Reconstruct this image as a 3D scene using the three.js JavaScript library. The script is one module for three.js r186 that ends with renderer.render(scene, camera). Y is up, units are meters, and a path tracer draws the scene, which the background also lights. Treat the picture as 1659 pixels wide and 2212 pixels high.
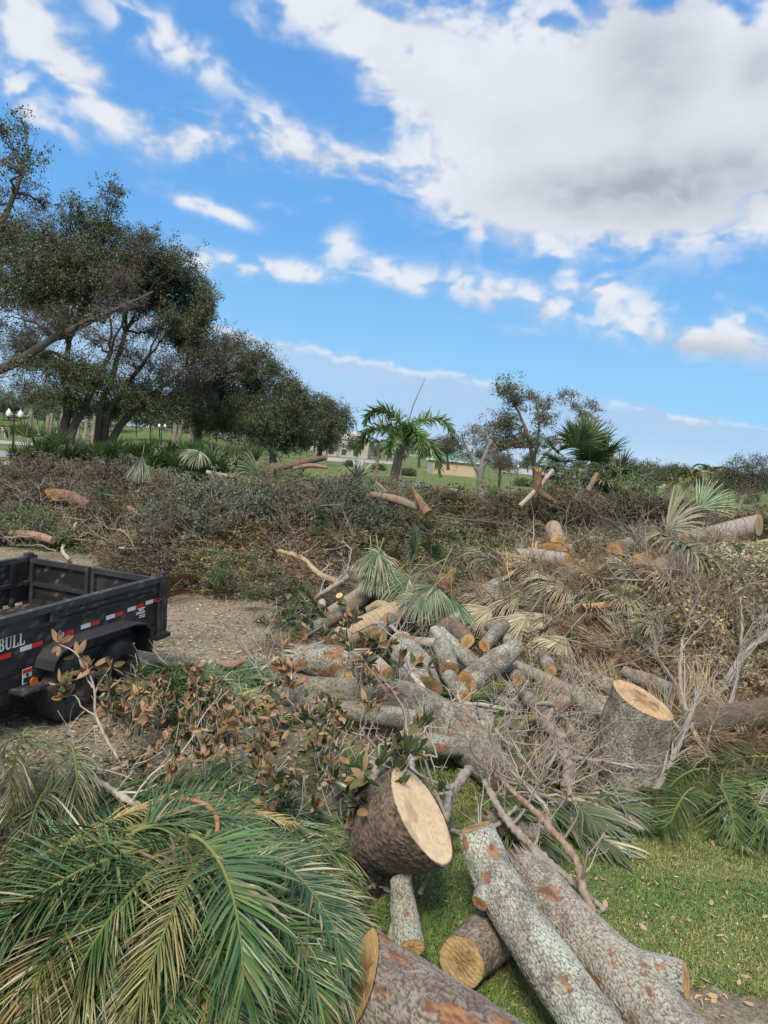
import * as THREE from 'three';
import { mergeGeometries } from 'three/addons/utils/BufferGeometryUtils.js';
import { TextGeometry } from 'three/addons/geometries/TextGeometry.js';
import { FontLoader } from 'three/addons/loaders/FontLoader.js';
import { RoundedBoxGeometry } from 'three/addons/geometries/RoundedBoxGeometry.js';

/* ---------- camera, exposure, sun ---------- */
const EYE = 3.3, FOC = 1661, IW = 1659, IH = 2212;               // photograph measured at 1659 x 2212
const scene = new THREE.Scene();
const camera = new THREE.PerspectiveCamera(2 * Math.atan(1106 / FOC) * 180 / Math.PI, 0.75, 0.05, 4000);
camera.position.set(0, EYE, 0);
camera.rotation.set(-4.4 * Math.PI / 180, 0, 5.2 * Math.PI / 180, 'YXZ');
camera.updateMatrixWorld(true);
const renderer = new THREE.WebGLRenderer({ antialias: true });
renderer.setSize(768, 1024);
renderer.toneMapping = THREE.LinearToneMapping;
renderer.toneMappingExposure = 1.2;
renderer.shadowMap.enabled = true;
const SUN = new THREE.Vector3(-0.12, 0.76, 0.64).normalize();
const sun = new THREE.DirectionalLight(new THREE.Color().setRGB(1.0, 0.88, 0.70), 3.4);
sun.position.copy(SUN).multiplyScalar(120);
sun.castShadow = true; sun.shadow.radius = 28; sun.shadow.mapSize.set(4096, 4096);
Object.assign(sun.shadow.camera, { left: -60, right: 60, top: 60, bottom: -60, near: 1, far: 400 });
scene.add(sun);

/* ---------- random, noise ---------- */
function rngOf(seed) { let a = (seed * 2654435761) >>> 0; return () => { a = (a + 0x6D2B79F5) | 0; let t = Math.imul(a ^ (a >>> 15), 1 | a); t = (t + Math.imul(t ^ (t >>> 7), 61 | t)) ^ t; return ((t ^ (t >>> 14)) >>> 0) / 4294967296; }; }
const PERM = new Uint16Array(1024); { const r = rngOf(7), p = [...Array(512).keys()]; for (let i = 511; i > 0; i--) { const j = Math.floor(r() * (i + 1)); [p[i], p[j]] = [p[j], p[i]]; } for (let i = 0; i < 1024; i++) PERM[i] = p[i & 511]; }
const RV = new Float32Array(512); { const r = rngOf(11); for (let i = 0; i < 512; i++) RV[i] = r(); }
const hsh = (x, y, z = 0) => RV[PERM[(PERM[(PERM[x & 511] + (y & 511)) & 1023] + (z & 511)) & 1023]];
const sm = (t) => t * t * t * (t * (t * 6 - 15) + 10);
function vn(x, y, z = 0) {                                         // value noise 0..1
  const X = Math.floor(x), Y = Math.floor(y), Z = Math.floor(z), u = sm(x - X), v = sm(y - Y), w = sm(z - Z);
  const l = (a, b, t) => a + (b - a) * t;
  return l(l(l(hsh(X, Y, Z), hsh(X + 1, Y, Z), u), l(hsh(X, Y + 1, Z), hsh(X + 1, Y + 1, Z), u), v), l(l(hsh(X, Y, Z + 1), hsh(X + 1, Y, Z + 1), u), l(hsh(X, Y + 1, Z + 1), hsh(X + 1, Y + 1, Z + 1), u), v), w);
}
function fbm(x, y, z = 0, o = 4) { let s = 0, a = 0.5, n = 0; for (let i = 0; i < o; i++) { s += a * vn(x, y, z); n += a; a *= 0.5; x = x * 2.03 + 17.3; y = y * 2.03 + 5.1; z = z * 2.03 + 9.7; } return s / n; }
const ss = (a, b, x) => { const t = Math.min(1, Math.max(0, (x - a) / (b - a))); return t * t * (3 - 2 * t); };
const mix = (a, b, t) => a + (b - a) * t;
const mixc = (a, b, t) => [mix(a[0], b[0], t), mix(a[1], b[1], t), mix(a[2], b[2], t)];
const mul = (c, k) => [c[0] * k, c[1] * k, c[2] * k];
const lin = (hex) => { const c = new THREE.Color(hex); return [c.r, c.g, c.b]; };
const V = (x, y, z) => new THREE.Vector3(x, y, z);
const D2R = Math.PI / 180;

/* ---------- measuring: a pixel of the photograph as a direction, a point at a depth ---------- */
const dirOf = (px, py) => V((px - IW / 2) / FOC, -(py - IH / 2) / FOC, -1).applyQuaternion(camera.quaternion);
const at = (px, py, d) => dirOf(px, py).multiplyScalar(d).add(camera.position);
function facing(px, py, ix, iy, t) {                               // normal of a cut face from how its ellipse looks
  const l = Math.hypot(ix, iy), s = Math.sqrt(1 - t * t), toward = dirOf(px, py).normalize().negate();
  const v = V(ix / l, -iy / l, 0).applyQuaternion(camera.quaternion);
  return v.addScaledVector(toward, -v.dot(toward)).normalize().multiplyScalar(s).addScaledVector(toward, t).normalize();
}

/* ---------- sky: clear air, clouds by azimuth and elevation ---------- */
{
  const SW = 4096, SH = 2048, data = new Float32Array(SW * SH * 4);
  const RAD = 1 / FOC, blobs = [], greys = [];
  const put = (list, px, py, rx, ry, rot, k) => { const d = dirOf(px, py).normalize(); const el = Math.asin(d.y), az = Math.atan2(d.x, -d.z); const sc = 1 / Math.max(0.8, Math.hypot((px - 830) / FOC, (py - 1106) / FOC, 1)) ** 1.3; const a = (rot - 5.2) * D2R; list.push([az, el, Math.cos(el), 1 / (rx * RAD * sc), 1 / (ry * RAD * sc), Math.cos(a), Math.sin(a), k]); };
  for (const b of [
    [60, 60, 220, 90, 38, .8], [170, 175, 190, 42, 42, .85], [40, 190, 120, 34, 40, .75], [90, 262, 95, 24, 25, .62], [140, 255, 26, 22, 0, .4], [370, 70, 150, 60, 25, .5], [430, 140, 120, 40, 30, .62], [250, 30, 120, 50, 30, .45],
    [390, 300, 165, 55, 8, .8], [460, 285, 90, 40, -10, .42], [595, 270, 45, 75, -55, .78], [690, 330, 140, 46, 12, .72], [760, 345, 90, 34, 0, .5], [620, 320, 60, 34, 20, .35], [440, 448, 120, 22, 16, .72], [400, 425, 60, 18, -10, .45], [500, 470, 50, 14, 25, .5], [702, 430, 24, 11, 0, .8], [590, 450, 50, 14, 8, .4],
    [560, 582, 200, 30, 1, .95], [470, 570, 90, 30, 0, .5], [735, 530, 48, 38, -45, .95], [380, 540, 70, 26, 0, .6], [640, 590, 90, 22, 0, .5], [390, 515, 35, 10, -10, .45],
    [850, 595, 95, 26, 22, .95], [820, 572, 50, 20, 10, .5], [1060, 632, 190, 42, 14, 1.05], [1080, 612, 80, 24, 0, .5], [1180, 670, 60, 26, 15, .45], [1290, 628, 80, 28, 8, .95], [1330, 632, 40, 18, 0, .4], [1210, 550, 34, 10, 5, .75], [1300, 598, 20, 10, 0, .4], [1225, 590, 24, 8, 0, .4], [1060, 575, 20, 7, 0, .3],
    [1480, 716, 220, 56, 12, 1.1], [1380, 680, 60, 40, 0, .6], [1600, 730, 130, 46, 8, .7], [1545, 640, 24, 12, 0, .4], [1620, 690, 80, 30, -10, .4], [1100, 712, 110, 14, 6, .34],
    [1330, 240, 400, 235, 8, 1.25], [1040, 200, 220, 200, 30, 1.0], [900, 140, 150, 100, 30, .85], [1560, 330, 330, 190, 0, 1.2], [1560, 110, 300, 150, 0, .9], [770, 40, 240, 70, 22, .95], [640, 10, 170, 50, 10, .5], [1060, 455, 130, 44, 14, .8], [1180, 400, 230, 120, 10, .7], [1250, 470, 180, 44, -4, .7], [1090, 520, 60, 22, 15, .5], [1500, 480, 180, 36, 2, .6], [900, 390, 90, 34, 20, .30], [560, 60, 90, 34, 20, .42], [980, 420, 60, 24, 10, .3],
    [890, 112, 44, 26, 20, -.75], [1608, 22, 60, 26, 30, -.95], [620, 150, 80, 26, 12, -.5], [980, 208, 26, 16, 0, -.35], [845, 30, 60, 16, 20, -.35], [1400, 5, 60, 16, 0, -.5],
  ]) put(blobs, ...b.slice(0, 5), b[5] * (b[5] < 0 ? 1 : b[1] > 500 && b[1] < 800 ? .7 : b[2] > 200 ? .95 : b[0] < 480 ? .92 : .8));
  for (const g of [[1400, 140, 170, 160, 70, .7], [1540, 390, 300, 100, -8, .75], [1250, 430, 260, 60, 0, .3], [1300, 400, 260, 60, 0, .5], [1650, 150, 60, 60, 0, .75], [1080, 270, 150, 80, 20, .25], [880, 200, 90, 50, 30, .2], [1600, 755, 160, 30, 8, .5], [1100, 665, 130, 24, 14, .42], [180, 120, 150, 40, 40, .15], [1480, 750, 140, 22, 10, .4], [700, 350, 120, 22, 12, .3], [420, 330, 120, 24, 8, .25]]) put(greys, ...g);
  const EX = 1 / 1.2, lx = (h) => mul(lin(h), EX), zen = lx('#5a97df'), mid = lx('#74b4f3'), low = lx('#9ed6fd'), hor = lx('#bbe0f8'), white = [0.83 * EX, 0.86 * EX, 0.92 * EX], grey = lx('#adb2be'), lav = lx('#b2caeb'), lav2 = lx('#c6dcf3');
  const sumOf = (list, az, el) => { let s = 0; for (const [a, e, ce, ix, iy, c, n, k] of list) { const x = (az - a) * ce, y = -(el - e), X = (x * c + y * n) * ix, Y = (-x * n + y * c) * iy, q = X * X + Y * Y; if (q < 5) s += k * Math.exp(-q * 1.15); } return s; };
  for (let j = 0; j < SH; j++) {
    const el = ((j + 0.5) / SH - 0.5) * Math.PI, y = Math.sin(el), ce = Math.cos(el), eld = el / D2R;
    for (let i = 0; i < SW; i++) {
      const o = (j * SW + i) * 4; data[o + 3] = 1;
      if (el < -0.01) { data[o] = .42; data[o + 1] = .46; data[o + 2] = .44; continue; }
      const th = ((i + 0.5) / SW - 0.5) * 2 * Math.PI, x = Math.cos(th) * ce, z = Math.sin(th) * ce;
      const az = Math.atan2(x, -z);
      let c = eld < 3 ? mixc(hor, low, ss(0, 3, eld)) : eld < 15 ? mixc(low, mid, ss(2, 17, eld)) : mixc(mid, zen, ss(8, 38, eld));
      if (eld > 12 && eld < 20) c = mixc(mixc(low, mid, ss(2, 17, eld)), mixc(mid, zen, ss(8, 38, eld)), ss(12, 20, eld));
      // generic unseen cloud outside the measured sky, thickened and whitened to brighten the foreground
      const wx = x * 5 + 3, wy = y * 9, wz = z * 5 + 8;
      const warp = vn(wx * 1.6, wy * 1.6, wz * 1.6) - 0.5;
      const f = ss(.28, .72, fbm(wx * 2.2 + warp * 1.2, wy * 2.6, wz * 2.2 - warp, 5)), g = ss(.26, .74, fbm(wx * 6.5 + 31 + warp, wy * 6.5 + f, wz * 6.5, 5));
      const inView = (1 - ss(0.5, 0.75, Math.abs(az))) * (1 - ss(0.62, 0.85, el));
      let D = inView > 0 ? sumOf(blobs, az, el) : 0, gy = inView > 0 ? sumOf(greys, az, el) : 0;
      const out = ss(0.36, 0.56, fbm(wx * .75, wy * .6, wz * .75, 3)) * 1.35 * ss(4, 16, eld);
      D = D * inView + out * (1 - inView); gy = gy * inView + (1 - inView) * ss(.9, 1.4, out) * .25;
      const thin = 1 - ss(.9, 1.7, D), body = Math.min(1, Math.max(0, D) * 1.6);
      let a = ss(0.06, 1.32, D * mix(1.35, .62 + .34 * f + .62 * g, thin) + (f - .5) * .10 * body + (g - .5) * .46 * body);
      a *= .96;
      let k = Math.min(1, gy * (0.5 + 0.35 * f + .35 * g) + (0.55 - g) * mix(.13, .3, thin) * (1 - .6 * Math.min(1, gy)) + (1 - a) * .18);
      const cl = mixc(mixc(white, [1.02, 1.0, .97], 1 - inView), grey, Math.max(0, k));
      c = mixc(c, cl, a);
      // the long bank low on the horizon, its top edge sinking to the right
      const edge = (9.4 - (az / D2R) * .155 + (fbm(az * 26, 3.3, 1, 5) - .5) * 1.9 + (vn(az * 90, 2, eld * 2) - .5) * .5) * .62 + .9;
      const bank = ss(edge + .12, edge - .5, eld) * (.72 + .28 * ss(edge - 3, edge - .2, eld)) * (0.85 + .3 * (f - .5)) ;
      const puff = ss(.55, .0, Math.abs(edge - .35 - eld)) * ss(.45, .62, fbm(az * 40, eld * 2.2, 9, 4));
      const bk = mixc(mixc(lav2, lav, ss(0.5, 3.5, eld) * .8), mul([.86, .89, .95], EX), puff * .75 + .12 * ss(-.1, .25, -az));
      c = mixc(c, bk, bank * .93);
      data[o] = c[0]; data[o + 1] = c[1]; data[o + 2] = c[2];
    }
  }
  const sky = new THREE.DataTexture(data, SW, SH, THREE.RGBAFormat, THREE.FloatType);
  sky.mapping = THREE.EquirectangularReflectionMapping; sky.magFilter = THREE.LinearFilter; sky.minFilter = THREE.LinearFilter; sky.wrapS = THREE.RepeatWrapping; sky.needsUpdate = true;
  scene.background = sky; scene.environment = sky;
}

/* ---------- naming ---------- */
const used = new Map();
const numbered = (n) => { const k = used.get(n) || 0; used.set(n, k + 1); return k ? n + '_' + String(k).padStart(3, '0') : n; };
const shadowed = (o) => o.traverse((m) => { if (m.isMesh) { m.castShadow = true; m.receiveShadow = true; } });
function tag(o, label, category, group, kind) { o.userData = { ...o.userData }; if (label) o.userData.label = label; if (category) o.userData.category = category; if (group) o.userData.group = group; if (kind) o.userData.kind = kind; return o; }
function thing(name, label, category, group, kind) { const o = new THREE.Group(); o.name = numbered(name); scene.add(o); return tag(o, label, category, group, kind); }
function part(name, geo, mat, parent, kind) { const m = new THREE.Mesh(geo, mat); m.name = name; m.castShadow = m.receiveShadow = true; if (kind) m.userData.kind = kind; parent.add(m); return m; }
function top(name, geo, mat, label, category, group, kind) { const m = new THREE.Mesh(geo, mat); m.name = numbered(name); m.castShadow = m.receiveShadow = true; scene.add(m); return tag(m, label, category, group, kind); }
function struct(name, geo, mat, label) { const m = top(name, geo, mat, label, null, null, 'structure'); return m; }

/* ---------- materials: colour lives in the vertices ---------- */
const mat = (o) => new THREE.MeshStandardMaterial({ vertexColors: true, roughness: 0.9, side: THREE.DoubleSide, ...o });
const noiseTex = (() => { const n = 256, d = new Uint8Array(n * n * 4); for (let j = 0; j < n; j++) for (let i = 0; i < n; i++) { const t = (s, o) => { const a = i / n * s, b = j / n * s, u = i / n, v = j / n; return mix(mix(fbm(a, b, o, 3), fbm(a - s, b, o, 3), u), mix(fbm(a, b - s, o, 3), fbm(a - s, b - s, o, 3), u), v); }; const v = Math.round(255 * (0.5 * t(12, 1) + 0.5 * t(60, 2))); d.set([v, v, v, 255], (j * n + i) * 4); } const t = new THREE.DataTexture(d, n, n); t.wrapS = t.wrapT = THREE.RepeatWrapping; t.magFilter = THREE.LinearFilter; t.needsUpdate = true; return t; })();
const M = {
  bark: mat({ roughness: 0.95 }), wood: mat({ roughness: 0.85 }), twig: mat({ roughness: 0.9 }), leaf: mat({ roughness: 0.55 }), gloss: mat({ roughness: 0.34 }), frond: mat({ roughness: 0.38 }), dry: mat({ roughness: 0.75 }), matte: mat({ roughness: 0.95 }),
};

/* ---------- geometry collector ---------- */
class G {
  constructor() { this.p = []; this.c = []; this.x = []; this.n = 0; }
  v(q, c) { this.p.push(q.x, q.y, q.z); this.c.push(c[0], c[1], c[2]); return this.n++; }
  tri(a, b, c) { this.x.push(a, b, c); }
  quad(a, b, c, d) { this.x.push(a, b, c, a, c, d); }
  tube(pts, rads, n, col, cap = true) {                              // col: colour or (i, k) => colour
    const N = pts.length, f = typeof col === 'function' ? col : () => col; let up = V(0, 1, 0), prev = null; const rows = [];
    for (let i = 0; i < N; i++) {
      const t = pts[Math.min(N - 1, i + 1)].clone().sub(pts[Math.max(0, i - 1)]).normalize();
      let s = (prev || (Math.abs(t.y) > .9 ? V(1, 0, 0) : up)).clone(); s.addScaledVector(t, -s.dot(t)).normalize(); prev = s; const b = V(0, 0, 0).crossVectors(t, s); const row = [];
      for (let k = 0; k < n; k++) { const a = k / n * 2 * Math.PI, q = pts[i].clone().addScaledVector(s, Math.cos(a) * rads[i]).addScaledVector(b, Math.sin(a) * rads[i]); row.push(this.v(q, f(i, k))); }
      rows.push(row);
    }
    for (let i = 0; i < N - 1; i++) for (let k = 0; k < n; k++) this.quad(rows[i][k], rows[i][(k + 1) % n], rows[i + 1][(k + 1) % n], rows[i + 1][k]);
    if (cap) for (const [r, i] of [[rows[0], 0], [rows[N - 1], N - 1]]) if (rads[i] > 0.002) { const m = this.v(pts[i], f(i, 0)); for (let k = 0; k < n; k++) this.tri(m, r[k], r[(k + 1) % n]); }
    return this;
  }
  blade(pts, side, w, col, fold = 0.25) {                             // a leaf or leaflet along pts, folded on its midrib
    const N = pts.length, f = typeof col === 'function' ? col : () => col; let last = null;
    for (let i = 0; i < N; i++) {
      const t = pts[Math.min(N - 1, i + 1)].clone().sub(pts[Math.max(0, i - 1)]).normalize(); const s = side.clone().addScaledVector(t, -side.dot(t)).normalize(), u = V(0, 0, 0).crossVectors(s, t);
      const ww = w[i] / 2, c = f(i); const row = ww < 1e-4 ? [this.v(pts[i], c)] : [this.v(pts[i].clone().addScaledVector(s, -ww).addScaledVector(u, fold * ww), c), this.v(pts[i], c), this.v(pts[i].clone().addScaledVector(s, ww).addScaledVector(u, fold * ww), c)];
      if (last) { if (last.length === 3 && row.length === 3) { this.quad(last[0], last[1], row[1], row[0]); this.quad(last[1], last[2], row[2], row[1]); } else if (last.length === 3) { this.tri(last[0], last[1], row[0]); this.tri(last[1], last[2], row[0]); } else if (row.length === 3) { this.tri(last[0], row[1], row[0]); this.tri(last[0], row[2], row[1]); } }
      last = row;
    }
    return this;
  }
  box(cx, cy, cz, sx, sy, sz, col) { const o = this.n, a = [[-1, -1, -1], [1, -1, -1], [1, 1, -1], [-1, 1, -1], [-1, -1, 1], [1, -1, 1], [1, 1, 1], [-1, 1, 1]]; for (const f of [[0, 3, 2, 1], [4, 5, 6, 7], [0, 1, 5, 4], [3, 7, 6, 2], [0, 4, 7, 3], [1, 2, 6, 5]]) { const r = f.map((k) => this.v(V(cx + a[k][0] * sx / 2, cy + a[k][1] * sy / 2, cz + a[k][2] * sz / 2), col)); this.quad(...r); } return this; }
  geo() { const g = new THREE.BufferGeometry(); g.setAttribute('position', new THREE.Float32BufferAttribute(this.p, 3)); g.setAttribute('color', new THREE.Float32BufferAttribute(this.c, 3)); g.setIndex(this.x); g.computeVertexNormals(); return g; }
}
/* ---------- terrain and heaps: heights in metres at x, depth d = -z ---------- */
function landY(x, d) { return x < -25 && d > 115 ? 4.2 * ss(115, 190, d) * ss(-25, -45, x) : 0; }
const HEAPS = [ // x, d, rx, rd, h
  [-1.18, 4.3, 1.25, 1.1, 0.9], [-0.9, 6.3, 1.8, 1.6, .36], [-0.05, 5.55, .6, .6, .32], [0.3, 9.2, 2.7, 2.4, .2], [0.1, 12, 2.2, 2.2, .34], [0.15, 13.6, 1.8, 1.9, .8],
  [6.2, 16, 6.8, 7.0, 1.75], [4.4, 9.3, 1.9, 1.6, .3], [5, 23, 9.5, 6.5, 1.95], [7.2, 22.5, 4.2, 4.6, 2.0], [10.5, 21, 4, 4.5, 1.9], [13, 21, 6, 7, 1.8], [-2.6, 22, 5.2, 6.6, 2.05], [-9.5, 25, 7.5, 5.8, 1.45], [-16, 26, 6, 6, 1.5], [1.5, 20.5, 4, 4.5, 1.15], [-2.2, 9.0, 1.1, .9, .28], [-2.3, 6.6, .9, .7, .25], [2.0, 8.2, 1.2, 1.0, .12],
];
function heapH(x, d) {
  let m = 0, s = 0;
  for (const [hx, hd, rx, rd, h] of HEAPS) { const q = Math.hypot((x - hx) / rx, (d - hd) / rd); if (q < 1) { const v = h * (0.5 + 0.5 * Math.cos(Math.PI * Math.pow(q, 1.25))); s += v; if (v > m) m = v; } }
  if (!m) return 0;
  const v = mix(m, s, .22), n = fbm(x * 1.3, d * 1.3, 3, 4) - .45, n2 = fbm(x * .5 + 9, d * .5, 5, 2) - .5;
  return Math.max(0, v + (n * .34 + n2 * (d > 14 ? .75 : .35)) * Math.min(1, v * .9) * (d < 8 ? .3 : 1));
}
const surf = (x, z) => Math.max(landY(x, -z), heapH(x, -z));
function hit(px, py, lift = 0) {                                    // where a line of sight meets the ground or a heap
  const v = dirOf(px, py); let a = 1.5; const q = V(0, 0, 0);
  for (let d = 1.5; d < 400; d *= 1.006) { q.copy(v).multiplyScalar(d).add(camera.position); if (q.y < surf(q.x, q.z) + lift) { let lo = a, hi = d; for (let k = 0; k < 14; k++) { const m = (lo + hi) / 2; q.copy(v).multiplyScalar(m).add(camera.position); if (q.y < surf(q.x, q.z) + lift) hi = m; else lo = m; } q.copy(v).multiplyScalar(hi).add(camera.position); q.dd = hi; return q; } a = d; }
  q.copy(v).multiplyScalar(400).add(camera.position); q.dd = 400; return q;
}

function onHeap(px, py, d, lift) { const q = hit(px, py, lift), p = at(px, py, Math.min(d, q.dd)); p.dd = Math.min(d, q.dd); return p; }

/* ---------- ground ---------- */
function dirtAt(x, d) {
  const w = (fbm(x * .9, d * .9, 2, 4) - .5) * 1.1;
  const left = ss(-.15, -.75, x - (d < 9 ? .35 - .06 * d : -.2) + w) * (1 - ss(21, 26, d));
  const mud = ss(.64, .74, fbm(x * 1.1 + 3, d * 1.6, 8, 4)) * .45 + ss(.35, .0, Math.hypot((x - 2.35) / 1.0, (d - 4.55) / .33) - .55 + w * .5) * .9;
  const under = ss(.05, .22, heapH(x, d));
  return Math.min(1, Math.max(left, mud * (1 - ss(12, 20, d)), under * .85));
}
const grassCol = (x, d) => { const n = fbm(x * 1.7, d * 1.7, 1, 4), m = fbm(x * .08, d * .08, 4, 3); return mixc(mixc([.105, .175, .036], [.135, .21, .048], m), [.23, .225, .10], ss(.46, .76, n) * .8); };
{
  const g = new G(), R = [], A = 520; for (let r = 1.2; r < 2600; r *= r < 30 ? 1.0135 : 1.05) R.push(r); const uv = [];
  const rows = R.map((r, j) => { const row = []; for (let i = 0; i <= A; i++) { const half = i / A, a = -Math.PI + half * 2 * Math.PI; const k = Math.sign(a) * Math.pow(Math.abs(a) / Math.PI, 1.7) * Math.PI; const x = Math.sin(k) * r, d = Math.cos(k) * r; const dirt = d > 0 && r < 30 ? dirtAt(x, d) : 0; const pebble = fbm(x * 7, d * 7, 6, 3), blotch = fbm(x * 1.1, d * 1.1, 12, 3);
    let c = mixc(grassCol(x, d), mixc(mixc([.22, .19, .155], [.38, .345, .295], pebble), [.17, .15, .13], ss(.5, .75, blotch) * .6), ss(.3, .7, dirt + (pebble - .5) * .5));
    const y = landY(x, d) + (r < 30 ? (fbm(x * 3, d * 3, 1, 3) - .5) * .035 : 0); uv.push(x / 1.3, -d / 1.3); row.push(g.v(V(x, y, -d), c)); } return row; });
  for (let j = 0; j < rows.length - 1; j++) for (let i = 0; i < A; i++) g.quad(rows[j][i], rows[j][i + 1], rows[j + 1][i + 1], rows[j + 1][i]);
  const c0 = g.v(V(0, 0, 0), [.1, .15, .04]); for (let i = 0; i < A; i++) g.tri(c0, rows[0][i + 1], rows[0][i]); uv.push(0, 0);
  const geo = g.geo(); geo.setAttribute('uv', new THREE.Float32BufferAttribute(uv, 2));
  const n = 512, px = new Uint8Array(n * n * 4); const r = rngOf(5); for (let j = 0; j < n; j++) for (let i = 0; i < n; i++) { const u = i / n, v = j / n, t = (s, o) => { const a = u * s, b = v * s; return mix(mix(vn(a, b, o), vn(a - s, b, o), u), mix(vn(a, b - s, o), vn(a - s, b - s, o), u), v); }; const k = 150 + 90 * (t(40, 1) - .5) + 90 * (t(130, 2) - .5) + 60 * (r() - .5); px.set([k * 1.02, k, k * .94, 255].map((q) => Math.max(0, Math.min(255, q))), (j * n + i) * 4); }
  const tex = new THREE.DataTexture(px, n, n); tex.wrapS = tex.wrapT = THREE.RepeatWrapping; tex.magFilter = THREE.LinearFilter; tex.needsUpdate = true; tex.colorSpace = THREE.SRGBColorSpace;
  const gm = new THREE.MeshStandardMaterial({ vertexColors: true, roughness: 1, map: tex, bumpMap: tex, bumpScale: .012, color: new THREE.Color(2.4, 2.4, 2.4).setRGB(2.3, 2.3, 2.3) });
  struct('ground', geo, gm, 'grass lawn and bare sandy dirt under the storm debris');
}
function sheet(name, pix, y, col, label, wob = 0) {                    // a flat sheet on the ground from corner pixels
  const P = pix.map(([px, py]) => { const v = dirOf(px, py), k = (EYE - y) / -v.y; return v.multiplyScalar(k).add(camera.position); });
  const sh = new THREE.Shape(P.map((p) => new THREE.Vector2(p.x, -p.z))); const geo = new THREE.ShapeGeometry(sh); geo.rotateX(-Math.PI / 2); geo.translate(0, y, 0);
  const m = new THREE.MeshStandardMaterial({ color: new THREE.Color().setRGB(...col), roughness: .9, bumpMap: noiseTex, bumpScale: .004, side: THREE.DoubleSide }); return struct(name, geo, m, label);
}
sheet('road', [[-300, 950], [-20, 972], [160, 983], [330, 1000], [345, 1012], [160, 998], [-20, 985], [-300, 966]], .03, [.24, .245, .26], 'grey park road behind the lamp post at left');
sheet('pavement', [[-300, 928], [0, 951], [130, 961], [260, 966], [300, 972], [130, 968], [0, 958], [-300, 935]], .035, [.34, .33, .33], 'pale paved strip in front of the balustrade');
sheet('path', [[-300, 975], [-20, 990], [60, 998], [60, 1008], [-20, 1001], [-300, 990]], .03, [.33, .33, .33], 'concrete footpath beside the lamp post');
sheet('brick_paving', [[255, 968], [300, 972], [330, 990], [290, 986]], .045, [.36, .2, .16], 'reddish brick paving at the park road bend');
sheet('road_far', [[1080, 1019], [1250, 1036], [1430, 1054], [1440, 1047], [1250, 1025], [1120, 1012]], .03, [.33, .33, .36], 'grey road beyond the far lawn').name = 'park_road';
sheet('car_park', [[690, 986], [745, 990], [860, 998], [860, 1003], [760, 998], [690, 995]], .03, [.36, .33, .33], 'paved drive in front of the pale buildings');
sheet('path_right', [[1455, 1092], [1488, 1100], [1510, 1110], [1470, 1108]], .03, [.42, .43, .47], 'short stretch of grey path among the bushes at right').name = 'footpath';
{ // pond
  const m = new THREE.MeshPhysicalMaterial({ color: new THREE.Color().setRGB(.05, .07, .09), roughness: .06, metalness: 0, bumpMap: noiseTex, bumpScale: .002, side: THREE.DoubleSide });
  const P = [[845, 1036], [880, 1041], [930, 1049], [985, 1056], [1010, 1066], [985, 1084], [930, 1086], [900, 1070], [912, 1057], [870, 1047]].map(([x, y]) => { const v = dirOf(x, y); return v.multiplyScalar((EYE - .03) / -v.y).add(camera.position); });
  const geo = new THREE.ShapeGeometry(new THREE.Shape(new THREE.CatmullRomCurve3(P, true).getPoints(70).map((p) => new THREE.Vector2(p.x, -p.z)))); geo.rotateX(-Math.PI / 2); geo.translate(0, .03, 0);
  struct('pond_water', geo, m, 'still blue pond beyond the foxtail palm');
}
// the body of each heap: packed brush whose depth shows between the twigs
{
  const g = new G(), N = 300, rows = []; const x0 = -22, x1 = 20, d0 = 2.6, d1 = 32;
  const X = (i) => mix(x0, x1, i / N), Dd = (j) => d0 * Math.pow(d1 / d0, j / 260);
  const ok = []; // lies well below the brush, so that gaps between sticks are deep
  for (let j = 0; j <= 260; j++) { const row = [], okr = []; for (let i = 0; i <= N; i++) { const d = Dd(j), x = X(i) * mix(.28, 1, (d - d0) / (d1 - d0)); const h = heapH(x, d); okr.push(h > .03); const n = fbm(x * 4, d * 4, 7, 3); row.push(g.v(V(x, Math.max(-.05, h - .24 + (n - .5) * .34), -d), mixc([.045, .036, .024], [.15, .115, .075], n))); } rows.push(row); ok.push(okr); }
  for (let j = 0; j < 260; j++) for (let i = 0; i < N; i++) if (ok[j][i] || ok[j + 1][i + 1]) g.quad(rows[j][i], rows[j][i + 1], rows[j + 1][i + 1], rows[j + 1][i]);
  top('debris_heap', g.geo(), M.matte, 'packed storm debris of rotting leaves and bark under the twigs', 'debris', null, 'stuff');
}

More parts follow.
